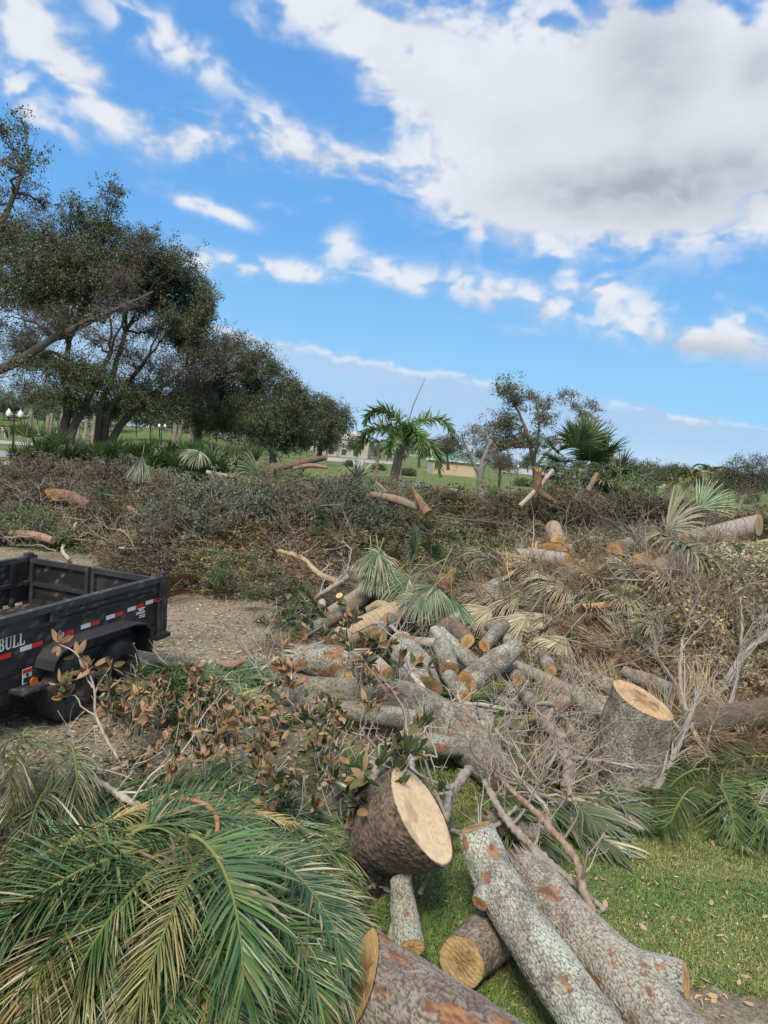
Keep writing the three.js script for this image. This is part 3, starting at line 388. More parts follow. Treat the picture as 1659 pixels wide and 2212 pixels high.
/* a broad-leaved tree from trunks and foliage masses read off the photograph */
function tree(name, label, d, trunks, blobs, o = {}) {
  const r = rngOf(o.seed || 1), t = thing(name, label, 'tree', o.group), tg = new G(), bg = new G(), nodes = []; const col = o.bark || [.075, .064, .056]; const px2m = (w, dd) => w / FOC * dd;
  for (const tr of trunks) { const pts = wander(tr.p.map(([x, y, dz]) => at(x, y, d + (dz || 0))), 14, r, px2m(tr.w, d) * .14), R0 = px2m(tr.w, d) / 2; tg.tube(pts, pts.map((_, i) => R0 * mix(1, tr.e ?? .5, i / 14) * (i < 2 ? 1.2 - .1 * i : 1)), 10, (i, k) => mul(col, .7 + .6 * fbm(i, k * .9, 4, 2))); pts.forEach((p, i) => { if (i > (tr.f ?? 6)) nodes.push([p, R0 * mix(1, tr.e ?? .5, i / 14)]); }); }
  part('trunk', tg.geo(), M.bark, t); const list = [[], [], [], []], br = [[], []];
  for (const [x, y, rx, ry, den, kind] of blobs) {
    const dd = d + (r() - .5) * (o.deep ?? 5), c = at(x, y, dd), Rx = px2m(rx, dd), Ry = px2m(ry, dd), Rz = (Rx + Ry) / 2; let best = nodes[0], bs = 1e9; for (const n of nodes) { const s = n[0].distanceTo(c) + Math.max(0, n[0].y - c.y) * 1.5; if (s < bs) { bs = s; best = n; } }
    const mid = best[0].clone().lerp(c, .5).add(V((r() - .5) * .6, .25 * Math.abs(best[0].x - c.x) * .3, (r() - .5) * .6)), limb = wander([best[0], mid, c], 8, r, .25), Rl = Math.min(best[1] * .7, .05 + .028 * Math.sqrt(Rx * Ry * 4)); bg.tube(limb, limb.map((_, i) => Math.max(.02, Rl * (1 - .75 * i / 8))), 6, (i, k) => mul(col, .75 + .5 * vn(i, k, 3)), false);
    const N = Math.round((o.k ?? 26) * den * Math.max(1, Rx * Ry * 3.2)), sub = Math.min(16, 3 + Math.round(Rx * Ry * 2.4));
    const tips = []; for (let k = 0; k < sub; k++) { const e = V(r() - .5, r() - .5, r() - .5).normalize().multiplyScalar(.55 + .75 * r() * r()); const tip = c.clone().add(V(e.x * Rx, e.y * Ry, e.z * Rz)); const st = limb[3 + Math.floor(r() * 5)]; const w = wander([st, st.clone().lerp(tip, .55).add(V(0, .15 * Rx, 0)), tip], 5, r, .18); bg.tube(w, w.map((_, i) => Math.max(.009, Rl * .3 * (1 - .17 * i))), 4, mul(col, .8 + .4 * r()), false); tips.push(...w.slice(2)); for (let q = 0; q < (o.fine ?? 3); q++) { const s0 = w[2 + Math.floor(r() * 4)], en = s0.clone().add(V((r() - .5) * Rx * .9, (r() - .3) * Ry * .8, (r() - .5) * Rz * .9)); bg.tube(wander([s0, s0.clone().lerp(en, .5).add(V(0, .1, 0)), en], 4, r, .14), [.014, .012, .01, .008, .006], 3, mul(col, .9 + .4 * r()), false); tips.push(en); } }
    for (let k = 0; k < N; k++) { const nearTip = tips[Math.floor(r() * tips.length)]; const g3 = () => (r() + r() + r() - 1.5) * .75; const p = r() < .72 ? nearTip.clone().add(V(g3() * .55 * Rx, g3() * .55 * Ry, g3() * .55 * Rz)) : c.clone().add(V(g3() * Rx * 1.25, g3() * Ry * 1.25, g3() * Rz * 1.25)); const b = kind === 'b' || r() < (o.brown ?? .1); const item = [p, rq(r), (o.leaf ?? 1) * (.7 + .6 * r()), mul([1, 1, 1], .75 + .5 * r())]; if (b) br[k & 1].push(item); else list[k & 3].push(item); }
  }
  part('branches', bg.geo(), M.bark, t); list.forEach((l, i) => l.length && scatter('crown', null, clumps[i], M.leaf, l, t)); br.forEach((l, i) => l.length && scatter('crown', null, clumpsBrown[i], M.leaf, l, t)); return t;
}
/* ================= near logs ================= */
const HI = { nu: 200, nv: 300 }, MD = { nu: 110, nv: 150 }, LO = { nu: 48, nv: 60 };
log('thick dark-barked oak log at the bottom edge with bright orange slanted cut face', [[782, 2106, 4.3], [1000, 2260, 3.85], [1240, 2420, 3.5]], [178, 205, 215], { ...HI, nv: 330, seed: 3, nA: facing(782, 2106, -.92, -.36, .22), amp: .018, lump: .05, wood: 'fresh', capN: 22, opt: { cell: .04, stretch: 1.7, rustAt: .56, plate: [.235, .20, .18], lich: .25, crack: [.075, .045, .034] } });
log('broken log stub with torn orange top behind the orange-faced log', [[775, 2118, 4.62], [735, 2190, 4.4], [690, 2300, 4.15]], [88, 104, 112], { ...MD, seed: 9, amp: .014, broken: [0], wood: 'orange', opt: { cell: .034, rustAt: .6, plate: [.23, .195, .175], lich: .2 } });
log('short oak log on the grass with brown round cut face and checked centre', [[997, 2078, 4.78], [1050, 2030, 5.05], [1100, 1982, 5.3]], [106, 108, 100], { ...MD, nv: 120, seed: 13, nA: facing(997, 2078, -.5, .35, .84), amp: .014, wood: 'dull', capN: 20, opt: { cell: .034, rustAt: .63, plate: [.27, .245, .22], lich: .3 } });
{ const t = log('upright forked oak limb with pale cut top beside the palm fronds', [[866, 1900, 5.2], [872, 1960, 5.05], [886, 2052, 4.8]], [44, 58, 66], { ...MD, seed: 17, nB: facing(886, 2052, .2, .8, .55), amp: .009, wood: 'fresh', opt: { cell: .028, rustAt: .66, plate: [.26, .24, .215] } }); stub(t, [[868, 1935, 5.1], [880, 1885, 5.2], [910, 1835, 5.35]], [26, 24, 20], { seed: 4, amp: .005, wood: 'orange', bark: 'smooth', broken: [1] }); stub(t, [[868, 1960, 5.05], [850, 2010, 4.95], [838, 2070, 4.9]], [22, 20, 18], { seed: 5, amp: .005, bark: 'smooth' }); }
{ const t = log('long pale grey oak log with mint lichen slanting down to the bottom edge', [[1027, 1786, 5.55], [1062, 1885, 5.2], [1150, 2035, 4.65], [1225, 2140, 4.35], [1330, 2300, 3.95]], [70, 92, 106, 114, 128], { ...HI, nv: 400, seed: 21, nA: facing(1027, 1786, -.3, -.9, .12), amp: .012, wood: 'dull', opt: { cell: .03, stretch: 1.5, rustAt: .67, plate: [.40, .41, .365], lichen: [.42, .50, .43], lich: 1 } });
  stub(t, [[1062, 1905, 5.15], [1046, 1935, 4.98], [1036, 1952, 4.9]], [60, 48, 36], { seed: 8, amp: .012, nB: facing(1036, 1952, -.5, .7, .5), wood: 'orange', opt: { rustAt: .52, cell: .028, plate: [.40, .39, .36] } }); }
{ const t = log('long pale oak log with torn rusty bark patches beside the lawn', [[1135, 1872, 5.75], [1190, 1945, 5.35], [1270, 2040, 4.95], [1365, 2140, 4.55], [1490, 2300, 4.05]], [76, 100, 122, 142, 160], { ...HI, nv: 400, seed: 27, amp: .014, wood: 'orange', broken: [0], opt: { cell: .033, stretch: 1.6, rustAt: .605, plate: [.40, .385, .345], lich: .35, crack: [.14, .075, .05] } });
  stub(t, [[1330, 2085, 4.75], [1405, 2100, 4.6], [1482, 2118, 4.45]], [92, 78, 74], { ...MD, seed: 31, nB: facing(1482, 2118, 1, .1, .2), amp: .01, wood: 'orange', opt: { cell: .03, rustAt: .68, plate: [.39, .38, .35] } }); }
log('large palm trunk section with big smooth cream cut face tilted up', [[912, 1757, 5.2], [880, 1775, 5.36], [850, 1790, 5.52], [838, 1797, 5.6]], [222, 224, 206, 186], { nu: 150, nv: 130, seed: 33, bark: 'fibre', nA: facing(909, 1756, .85, -.53, .28), amp: .014, lump: .03, wood: 'pale', capN: 24 });
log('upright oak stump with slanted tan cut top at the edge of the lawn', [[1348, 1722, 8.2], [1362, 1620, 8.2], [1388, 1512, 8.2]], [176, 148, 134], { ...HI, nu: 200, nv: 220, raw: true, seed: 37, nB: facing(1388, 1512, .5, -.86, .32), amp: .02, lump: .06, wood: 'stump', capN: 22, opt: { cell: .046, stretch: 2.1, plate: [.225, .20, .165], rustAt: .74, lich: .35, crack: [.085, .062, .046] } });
/* ---- middle pile of logs ---- */
{ const t = log('longest forked oak log lying across the middle pile', [[640, 1488, 9.8], [740, 1500, 9.4], [850, 1508, 8.9], [975, 1572, 8.3], [1086, 1684, 7.7]], [58, 70, 84, 92, 82], { nu: 130, nv: 340, seed: 41, amp: .014, wood: 'orange', broken: [0], opt: { cell: .042, plate: [0.250, 0.233, 0.201], rustAt: .68, lich: .2 } });
  stub(t, [[950, 1540, 8.5], [1010, 1552, 8.35], [1066, 1572, 8.2]], [60, 56, 52], { nu: 60, nv: 60, seed: 43, nB: facing(1066, 1572, 1, .2, .1), opt: { cell: .04 } }); }
log('oak log with round ochre cut end pointing right under the longest log', [[600, 1503, 9.6], [760, 1535, 8.9], [906, 1560, 8.25]], [34, 46, 48], { ...MD, nv: 150, seed: 47, nB: facing(906, 1560, .75, .25, .6), amp: .008, wood: 'oak', opt: { cell: .032, plate: [0.289, 0.280, 0.251], rustAt: .66 } });
log('short splintered oak chunk with torn orange wood on top', [[648, 1422, 10.4], [710, 1430, 10.2], [774, 1428, 10.0]], [62, 72, 56], { ...MD, seed: 51, amp: .016, broken: [0, 1], wood: 'orange', opt: { cell: .035, rustAt: .5, plate: [0.296, 0.284, 0.255] } });
log('grey lichen-covered log leaning behind the splintered chunk', [[684, 1398, 11.2], [712, 1428, 10.8], [752, 1470, 10.4]], [36, 42, 40], { ...LO, seed: 53, amp: .008, wood: 'fresh', opt: { plate: [0.289, 0.292, 0.258], lich: 1 } });
log('pale stripped limb lying between the splintered chunk and the round-faced log', [[735, 1420, 10.7], [790, 1425, 10.4], [835, 1462, 10.0]], [30, 42, 44], { ...LO, seed: 55, amp: .006, bark: 'smooth', opt: { plate: [0.328, 0.316, 0.274], rustAt: .62 } });
log('stout white-barked log with large round cut face in the middle pile', [[862, 1392, 10.5], [885, 1425, 10.1], [921, 1490, 9.5]], [56, 76, 68], { ...MD, seed: 57, nB: facing(921, 1490, .05, .62, .76), amp: .014, wood: 'dull', capN: 18, opt: { cell: .038, plate: [0.328, 0.316, 0.281], rustAt: .68 } });
log('small orange-topped limb rising left of the white-barked log', [[905, 1402, 10.4], [880, 1385, 10.5], [866, 1372, 10.5]], [20, 28, 30], { ...LO, seed: 59, nB: facing(866, 1372, -.2, -.8, .5), wood: 'orange', amp: .005, opt: { rustAt: .45 } });
{ const t = log('crooked log with small brown cut face right of the white-barked log', [[940, 1366, 11], [958, 1405, 10.6], [970, 1447, 10.2]], [26, 44, 42], { ...MD, seed: 61, nB: facing(970, 1447, .05, .6, .77), amp: .011, wood: 'oak', opt: { cell: .034, plate: [0.320, 0.316, 0.285] } }); stub(t, [[955, 1390, 10.7], [915, 1388, 10.8], [880, 1384, 10.9]], [24, 22, 20], { seed: 62, bark: 'smooth', amp: .004 }); stub(t, [[955, 1390, 10.7], [946, 1372, 10.8], [937, 1360, 10.9]], [18, 20, 22], { seed: 63, bark: 'smooth', amp: .004, wood: 'fresh' }); }
log('brown log lying close behind the crooked log', [[950, 1365, 11.4], [990, 1405, 11], [1030, 1440, 10.6]], [26, 34, 34], { ...LO, seed: 65, amp: .008, wood: 'fresh' });
log('log with pale heart-shaped cut face in the middle pile', [[1010, 1474, 9.6], [1045, 1448, 9.8], [1079, 1424, 9.9]], [52, 54, 44], { ...MD, seed: 67, nB: facing(1079, 1424, .45, -.2, .86), amp: .011, wood: 'fresh', opt: { plate: [0.273, 0.261, 0.220], cell: .036 } });
log('smooth tan palm trunk lying behind the middle pile', [[704, 1392, 11.4], [770, 1364, 11.8], [862, 1318, 12.4]], [46, 54, 48], { ...MD, seed: 71, bark: 'palm', amp: .006, lump: .03, wood: 'fresh', opt: { plate: [0.367, 0.280, 0.190], rings: 9 } });
log('dark slim log lying left of the tan palm trunk', [[694, 1352, 12], [740, 1325, 12.4], [786, 1296, 12.8]], [26, 26, 24], { ...LO, seed: 73, amp: .008, wood: 'fresh', opt: { plate: [0.187, 0.166, 0.137], lich: .1 } });
log('grey log with round cut end among the twigs left of the palm fronds', [[712, 1322, 13], [760, 1292, 13.2], [800, 1262, 13.4]], [22, 24, 22], { ...LO, seed: 75, amp: .006, wood: 'fresh', bark: 'smooth', opt: { plate: [0.257, 0.245, 0.205] } });
log('small pale branch stump with yellow cut face above the dark slim log', [[742, 1312, 12.2], [738, 1300, 12.2], [733, 1286, 12.1]], [14, 15, 15], { ...LO, name: 'branch_stump', seed: 77, nB: facing(733, 1286, -.3, -.6, .7), amp: .003, bark: 'smooth', wood: 'fresh' });
log('bent yellowish limb stub between the dark log and the tan palm trunk', [[795, 1318, 12.4], [820, 1306, 12.3], [850, 1318, 12.2]], [18, 20, 18], { ...LO, seed: 78, amp: .004, bark: 'smooth', opt: { plate: [0.296, 0.253, 0.160], rustAt: .8 } });
log('small round yellow cut face peeping out between twigs by the green fronds', [[1000 * 0 + 664 + 32, 1278 + 40, 12.6], [696, 1300, 12.8]], [16, 16], { ...LO, nu: 24, nv: 16, seed: 79, nA: facing(696, 1318, -.2, .3, .9), amp: .003, bark: 'smooth', wood: 'fresh' });
log('little log end lying in front of the green palm fan with tan cut face', [[944, 1366, 11.8], [962, 1350, 12.1], [985, 1335, 12.4]], [26, 27, 27], { ...LO, seed: 81, nA: facing(944, 1366, -.3, .2, .9), amp: .005, wood: 'fresh', opt: { plate: [0.203, 0.174, 0.137] } });
log('splintered golden stump end sticking up right of the green fan cluster', [[958, 1268, 13.4], [964, 1250, 13.4], [968, 1238, 13.4]], [34, 38, 32], { ...LO, seed: 83, broken: [1], amp: .01, wood: 'orange', opt: { rustAt: .3 } });
log('orange-faced cut log half buried in the leaves right of the fan cluster', [[1040, 1287, 13.6], [1062, 1275, 13.9], [1085, 1262, 14.2]], [42, 40, 36], { ...LO, seed: 85, nA: facing(1040, 1287, -.7, .1, .68), amp: .008, wood: 'orange', opt: { plate: [0.172, 0.142, 0.106] } });
log('thin grey log running from the middle pile to behind the stump', [[1105, 1435, 10.6], [1200, 1480, 10], [1330, 1555, 9.2]], [26, 32, 32], { ...MD, seed: 87, amp: .006, bark: 'smooth', opt: { plate: [0.250, 0.237, 0.205] } });
log('light oak log with broken left end behind the stump', [[1225, 1448, 11], [1290, 1472, 10.7], [1360, 1500, 10.3]], [26, 34, 34], { ...MD, seed: 89, amp: .008, broken: [0], wood: 'orange', opt: { plate: [0.343, 0.324, 0.281], rustAt: .62 } });
log('oak log behind the stump with its small round cut end facing right', [[1350, 1452, 10.6], [1405, 1475, 10.2], [1458, 1497, 9.8]], [26, 36, 34], { ...MD, seed: 91, nB: facing(1458, 1497, .6, .4, .68), amp: .008, wood: 'oak', opt: { plate: [0.312, 0.296, 0.258] } });
log('furrowed brown log lying right of the stump', [[1470, 1560, 9], [1560, 1552, 9.1], [1690, 1530, 9.3]], [54, 56, 60], { ...MD, seed: 93, amp: .013, opt: { cell: .04, stretch: 2.6, plate: [0.156, 0.130, 0.103], lich: .1, rustAt: .7 } });
log('short log with red-streaked bark lying left of the stump foot', [[1228, 1568, 8.8], [1250, 1610, 8.4], [1272, 1656, 8.0]], [24, 28, 26], { ...LO, seed: 95, nB: facing(1272, 1656, .3, .7, .6), amp: .006, wood: 'oak', opt: { cell: .03, rustAt: .57 } });
log('dark log with knobs behind the big palm trunk section', [[718, 1712, 6.9], [790, 1668, 7.0], [872, 1612, 7.2]], [40, 46, 40], { ...MD, seed: 97, amp: .008, opt: { plate: [0.179, 0.162, 0.141], lich: .3 } });
log('grey broken log lying in the twigs behind the big palm trunk section', [[880, 1600, 7.7], [980, 1610, 7.9], [1060, 1602, 8.1]], [40, 50, 34], { ...MD, seed: 99, amp: .008, broken: [0, 1], opt: { plate: [0.265, 0.261, 0.220], lich: .7 } });
log('dead stump lying at the lawn edge with frayed right end', [[1060, 1772, 6.9], [1110, 1792, 6.7], [1152, 1812, 6.5]], [40, 44, 28], { ...LO, seed: 101, amp: .012, broken: [0, 1], wood: 'dull', opt: { plate: [0.211, 0.190, 0.160] } });
log('dark branch log left of the longest log', [[600, 1558, 8.9], [630, 1535, 9], [658, 1512, 9.2]], [20, 22, 20], { ...LO, seed: 103, amp: .005, bark: 'smooth', opt: { plate: [0.148, 0.130, 0.110], rustAt: .9 } });
log('tan peeled palm stalk log in the green frond heap by the trailer', [[500, 1480, 9.2], [520, 1497, 9.1], [538, 1515, 8.9]], [18, 22, 18], { ...LO, seed: 105, amp: .004, bark: 'smooth', opt: { plate: [0.328, 0.237, 0.167], rustAt: .8 } });
log('reddish limb sawn off lying flat at the edge of the gravel', [[470, 1432, 10.3], [500, 1436, 10.2], [528, 1428, 10.3]], [10, 20, 12], { ...LO, seed: 107, amp: .004, bark: 'smooth', opt: { plate: [0.265, 0.198, 0.152] } });
[[820, 1372, 11.2, 34, -.3, .5], [1010, 1385, 11, 36, .4, .4], [790, 1462, 9.9, 40, .5, .6], [1002, 1508, 9.3, 34, .3, .6], [1120, 1468, 10, 32, .5, .4], [1046, 1395, 11.2, 28, -.4, .5], [1160, 1530, 9.2, 30, .4, .6], [655, 1372, 11.6, 22, -.6, .4], [1105, 1392, 11.6, 26, .5, .5], [1190, 1450, 10.6, 26, .2, .5]].forEach(([x, y, d, w, ix, t0], i) => { const r = rngOf(6000 + i), L = 60 + 50 * r(); log('short cut log jammed in the middle pile with its sawn end toward the camera', [[x, y, d], [x - ix * L * .5, y - L * .22, d + .35], [x - ix * L, y - L * .42, d + .7]], [w, w * 1.05, w], { ...LO, group: 'short cut logs jammed in the middle pile', seed: 601 + i, nA: facing(x, y, ix, .3, .55 + t0 * .4), amp: .008, wood: ['oak', 'fresh', 'dull', 'orange'][i % 4], opt: { plate: [[.24, .22, .19], [.19, .16, .135], [.28, .265, .23]][i % 3], rustAt: .64 } }); });
/* ---- right heap ---- */
log('grey ringed palm log with orange cut end on the right heap', [[1110, 1204, 16.4], [1160, 1206, 16.6], [1225, 1214, 16.8]], [38, 40, 38], { ...MD, seed: 111, bark: 'palm', nA: facing(1110, 1204, -.9, .1, .4), amp: .008, wood: 'orange', opt: { plate: [.30, .27, .25], rings: 14 } });
log('orange-faced brown log beside the grey ringed palm log', [[1187, 1192, 17], [1210, 1191, 17.3], [1235, 1190, 17.6]], [42, 40, 30], { ...LO, seed: 113, nA: facing(1187, 1192, -.75, .1, .65), amp: .01, wood: 'orange', opt: { plate: [.33, .19, .13] } });
log('ringed palm stub standing upright on the right heap', [[1206, 1172, 18], [1200, 1155, 18], [1194, 1138, 18]], [34, 34, 34], { ...LO, seed: 115, bark: 'palm', amp: .006, wood: 'fresh', opt: { plate: [.33, .25, .18], rings: 12 } });
log('log with a bright orange round face alone on the right heap', [[1327, 1194, 17], [1345, 1186, 17.4], [1368, 1178, 17.8]], [44, 42, 38], { ...LO, seed: 117, nA: facing(1327, 1194, -.5, .1, .82), amp: .008, wood: 'orange', opt: { plate: [.26, .21, .17] } });
log('orange fibrous palm log on top of a thicker log', [[1372, 1214, 16.2], [1410, 1205, 16.3], [1452, 1192, 16.4]], [28, 34, 34], { ...MD, seed: 119, bark: 'palm', amp: .01, wood: 'orange', opt: { plate: [.44, .27, .14], rings: 22 } });
log('thick shaggy palm log under the orange fibrous one', [[1395, 1240, 15.9], [1440, 1226, 16], [1482, 1212, 16.1]], [46, 54, 56], { ...MD, seed: 121, bark: 'fibre', amp: .014, wood: 'orange' });
log('big smooth grey palm log on the crest at right', [[1476, 1164, 17.6], [1550, 1152, 17.4], [1640, 1134, 17.2]], [22, 36, 46], { ...MD, seed: 123, bark: 'palm', nB: facing(1640, 1134, .9, 0, .3), amp: .006, lump: .03, wood: 'dull', opt: { plate: [.29, .255, .24], rings: 5 } });
log('small dark log with orange end under the dry fans', [[1218, 1355, 13.2], [1250, 1340, 13.4], [1285, 1325, 13.7]], [26, 26, 22], { ...LO, seed: 125, nA: facing(1218, 1355, -.7, .2, .65), amp: .006, wood: 'orange', opt: { plate: [.2, .17, .15] } });
log('brown palm boot piece with red inside lying on the dry fronds', [[1260, 1310, 14.2], [1300, 1308, 14.2], [1342, 1302, 14.3]], [12, 16, 10], { ...LO, name: 'palm_boot', category: 'palm boot', seed: 127, amp: .008, bark: 'smooth', opt: { plate: [.42, .22, .12], rustAt: .5 } });
log('upright rotten stub in the right heap below the dry fans', [[1318, 1450, 11.4], [1330, 1415, 11.6], [1342, 1380, 11.8]], [26, 24, 16], { ...LO, seed: 129, amp: .012, broken: [1], opt: { plate: [.2, .155, .11], lich: 0 } });
log('brown limb end jutting from the heap at the right edge', [[1690, 1330, 12], [1665, 1336, 12], [1640, 1342, 12]], [24, 24, 22], { ...LO, seed: 131, amp: .006, wood: 'orange', opt: { plate: [.3, .21, .17] } });
/* ---- far heaps ---- */
log('reddish sawn log with orange end on the left heap', [[112, 1068, 21.6], [150, 1074, 21.8], [190, 1092, 22]], [22, 28, 22], { ...LO, seed: 141, nA: facing(112, 1068, -.6, .3, .7), amp: .01, wood: 'orange', opt: { plate: [.33, .2, .15], lich: 0 } });
log('red-brown forked limb lying on the left heap', [[278, 1098, 21.6], [310, 1118, 21.2], [352, 1142, 20.8]], [14, 22, 14], { ...LO, seed: 143, amp: .008, bark: 'smooth', opt: { plate: [.24, .13, .10], rustAt: .7 } });
log('lower red-brown limb at the foot of the left heap', [[285, 1160, 20.6], [320, 1162, 20.4], [352, 1168, 20.2]], [12, 15, 11], { ...LO, seed: 145, amp: .006, bark: 'smooth', opt: { plate: [.25, .16, .13] } });
log('smooth brown log lying behind the trailer', [[22, 1152, 20.6], [70, 1156, 20.4], [114, 1168, 20]], [16, 19, 16], { ...LO, seed: 147, amp: .005, bark: 'smooth', opt: { plate: [.30, .20, .15] } });
log('small pale log end at the left edge behind the trailer', [[12, 1128, 20.6], [25, 1136, 20.9], [42, 1150, 21.2]], [13, 13, 11], { ...LO, seed: 149, nA: facing(12, 1128, -.3, 0, .9), amp: .004, bark: 'smooth', wood: 'fresh' });
log('purplish-red log across the crest of the rusty palm-frond heap', [[586, 1016, 24.2], [640, 1002, 24], [706, 988, 23.6]], [12, 15, 11], { ...LO, seed: 151, amp: .012, opt: { cell: .06, plate: [.22, .15, .13], lich: 0 } });
log('thinner limb under the purplish-red log on the crest', [[634, 1012, 23.8], [670, 1006, 23.7], [708, 1010, 23.5]], [8, 11, 7], { ...LO, seed: 153, amp: .01, bark: 'smooth', opt: { plate: [.24, .16, .13] } });
log('grey forked limb on the brown leaf heap left of the crest', [[446, 1020, 24], [465, 1024, 24], [505, 1030, 24]], [10, 9, 4], { ...LO, seed: 155, amp: .006, bark: 'smooth', opt: { plate: [.36, .32, .29] } });
log('broken trunk standing up with orange split top on the far heap', [[1152, 1076, 20.2], [1160, 1050, 20.2], [1163, 1020, 20.2]], [22, 18, 16], { ...LO, seed: 157, amp: .02, broken: [1], wood: 'orange', opt: { plate: [.16, .11, .085], lich: 0, rustAt: .5 } });
log('dark split trunk lying beside the standing broken trunk', [[1166, 1062, 20], [1182, 1074, 19.8], [1198, 1082, 19.6]], [14, 14, 8], { ...LO, seed: 159, amp: .015, broken: [1], wood: 'orange', opt: { plate: [.16, .1, .075], lich: 0 } });
log('bare grey pole leaning to the right over the far heap', [[1122, 1094, 19.8], [1160, 1056, 20.2], [1194, 1016, 20.6]], [10, 10, 9], { ...LO, seed: 161, amp: .004, bark: 'smooth', opt: { plate: [.33, .30, .27] } });
log('short dark stub rising behind the fan palm foot', [[1270, 1060, 21], [1280, 1042, 21], [1291, 1022, 21]], [12, 11, 10], { ...LO, seed: 163, amp: .004, bark: 'smooth', wood: 'fresh', opt: { plate: [.2, .155, .13] } });
log('grey fallen trunk on the heap below the foxtail palm', [[800, 1068, 19.6], [850, 1078, 19.4], [905, 1098, 19]], [14, 19, 16], { ...LO, seed: 165, amp: .008, bark: 'smooth', opt: { plate: [.20, .17, .15] } });
log('splintered upright brown trunk piece right of the grey fallen trunk', [[925, 1110, 18.6], [908, 1085, 18.8], [893, 1056, 19]], [22, 16, 6], { ...LO, seed: 167, amp: .016, broken: [1], wood: 'orange', opt: { plate: [.32, .2, .12], lich: 0 } });
log('sawn log end lying on the ground at the left edge with pale cut face', [[25, 1686, 6.7], [80, 1690, 6.6], [150, 1712, 6.5]], [38, 36, 30], { ...LO, seed: 169, nA: facing(25, 1686, -.65, .1, .72), amp: .006, wood: 'fresh', opt: { plate: [.2, .165, .135], lich: 0 } });

/* ================= branches ================= */
const GR = [[.31, .29, .26], [.20, .175, .15]], RD = [[.34, .275, .225], [.23, .155, .115]], TN = [[.42, .33, .2], [.3, .22, .13]], DK = [[.15, .125, .105], [.09, .072, .06]], PL = [[.44, .42, .38], [.30, .27, .24]];
branch('thick crooked grey branch with orange wounds left of the stump', [[1222, 1512, 8.7], [1180, 1552, 8.5], [1214, 1606, 8.2], [1228, 1668, 7.8], [1214, 1742, 7.3], [1142, 1812, 6.8]], [34, 30, 26, 26, 26, 34], { seed: 201, cols: GR, rust: .09, twigs: 5 });
branch('reddish bare branch arching down onto the pale oak log', [[1036, 1640, 7.4], [1110, 1712, 6.9], [1190, 1790, 6.2], [1245, 1862, 5.8], [1262, 1930, 5.5], [1282, 1972, 5.4]], [8, 10, 13, 15, 17, 18], { seed: 202, cols: RD, rust: .08, twigs: 4, tl: .3 });
branch('grey branch running down to the upper side of the rusty-patched log', [[1046, 1688, 7], [1092, 1768, 6.6], [1160, 1840, 6.2], [1235, 1905, 5.8], [1305, 1968, 5.4]], [12, 15, 18, 18, 13], { seed: 203, cols: GR, twigs: 3, tl: .35 });
branch('light grey branch standing between the twigs right of the cream cut face', [[1012, 1662, 6.8], [978, 1710, 6.3], [958, 1772, 5.8]], [18, 20, 22], { seed: 204, cols: GR, twigs: 4, tl: .35, rust: .04 });
branch('short upright branch just above the cream cut face', [[878, 1594, 7.2], [884, 1630, 6.9], [886, 1668, 6.4]], [17, 18, 17], { seed: 205, cols: PL, twigs: 3, tl: .3, rust: .03 });
branch('pale slanting branch crossing the twigs above the cream cut face', [[690, 1700, 6.4], [780, 1660, 6.8], [882, 1616, 7]], [10, 13, 15], { seed: 206, cols: PL, twigs: 4, tl: .3 });
branch('brown broken limb left of the big palm trunk section', [[798, 1694, 6], [822, 1652, 6.5], [862, 1612, 6.9]], [17, 17, 14], { seed: 207, cols: RD, twigs: 2, tl: .3 });
branch('thin branch lying on the dark grass under the cream cut face', [[965, 1840, 5.5], [925, 1890, 5.4], [905, 1930, 5.3]], [9, 10, 10], { seed: 208, cols: GR, twigs: 3, tl: .25 });
branch('curving grey branch at the top edge of the grass below the twigs', [[960, 1790, 6.1], [1000, 1800, 6.3], [1060, 1790, 6.6], [1120, 1740, 6.9]], [13, 12, 11, 9], { seed: 209, cols: GR, twigs: 4, tl: .35 });
branch('tan forked branch poking left over the brown leaf heap', [[602, 1190, 15.6], [650, 1205, 15.2], [690, 1240, 14.6], [742, 1262, 13.8]], [8, 11, 12, 14], { seed: 210, cols: TN, twigs: 3, tl: .35 });
branch('forked grey branch in front of the foxtail log pile', [[668, 1298, 13.4], [712, 1272, 13.6], [752, 1245, 13.8]], [8, 11, 12], { seed: 211, cols: GR, twigs: 4, tl: .5 });
branch('white-edged branch across the round cut face of the stout log', [[866, 1420, 9.2], [900, 1470, 9], [935, 1512, 8.7]], [12, 14, 12], { seed: 212, cols: PL, twigs: 3, tl: .3, rust: .04 });
branch('long pale branch lying flat in front of the round cut face', [[938, 1530, 8.8], [1010, 1520, 8.9], [1110, 1535, 8.9]], [8, 9, 9], { seed: 213, cols: PL, twigs: 6, tl: .4 });
branch('grey upright branch against the right side of the stump', [[1410, 1720, 7.9], [1450, 1640, 8.1], [1486, 1560, 8.3], [1508, 1500, 8.5]], [18, 16, 13, 8], { seed: 214, cols: GR, twigs: 6, tl: .5 });
branch('thin branch rising from behind the stump into the brush', [[1530, 1640, 8.6], [1490, 1560, 8.9], [1470, 1470, 9.3], [1474, 1380, 9.8]], [9, 10, 9, 6], { seed: 215, cols: RD, twigs: 7, tl: .5 });
branch('tall bare sapling standing in the right brush', [[1560, 1580, 9.8], [1590, 1470, 10.4], [1602, 1370, 11], [1600, 1290, 11.4]], [13, 10, 8, 4], { seed: 216, cols: GR, twigs: 5, tl: .6 });
branch('curved branch running through the leaf heap at the right edge', [[1480, 1560, 9.6], [1550, 1500, 10.2], [1600, 1420, 10.8], [1680, 1350, 11.4]], [14, 12, 10, 10], { seed: 217, cols: GR, twigs: 8, tl: .6 });
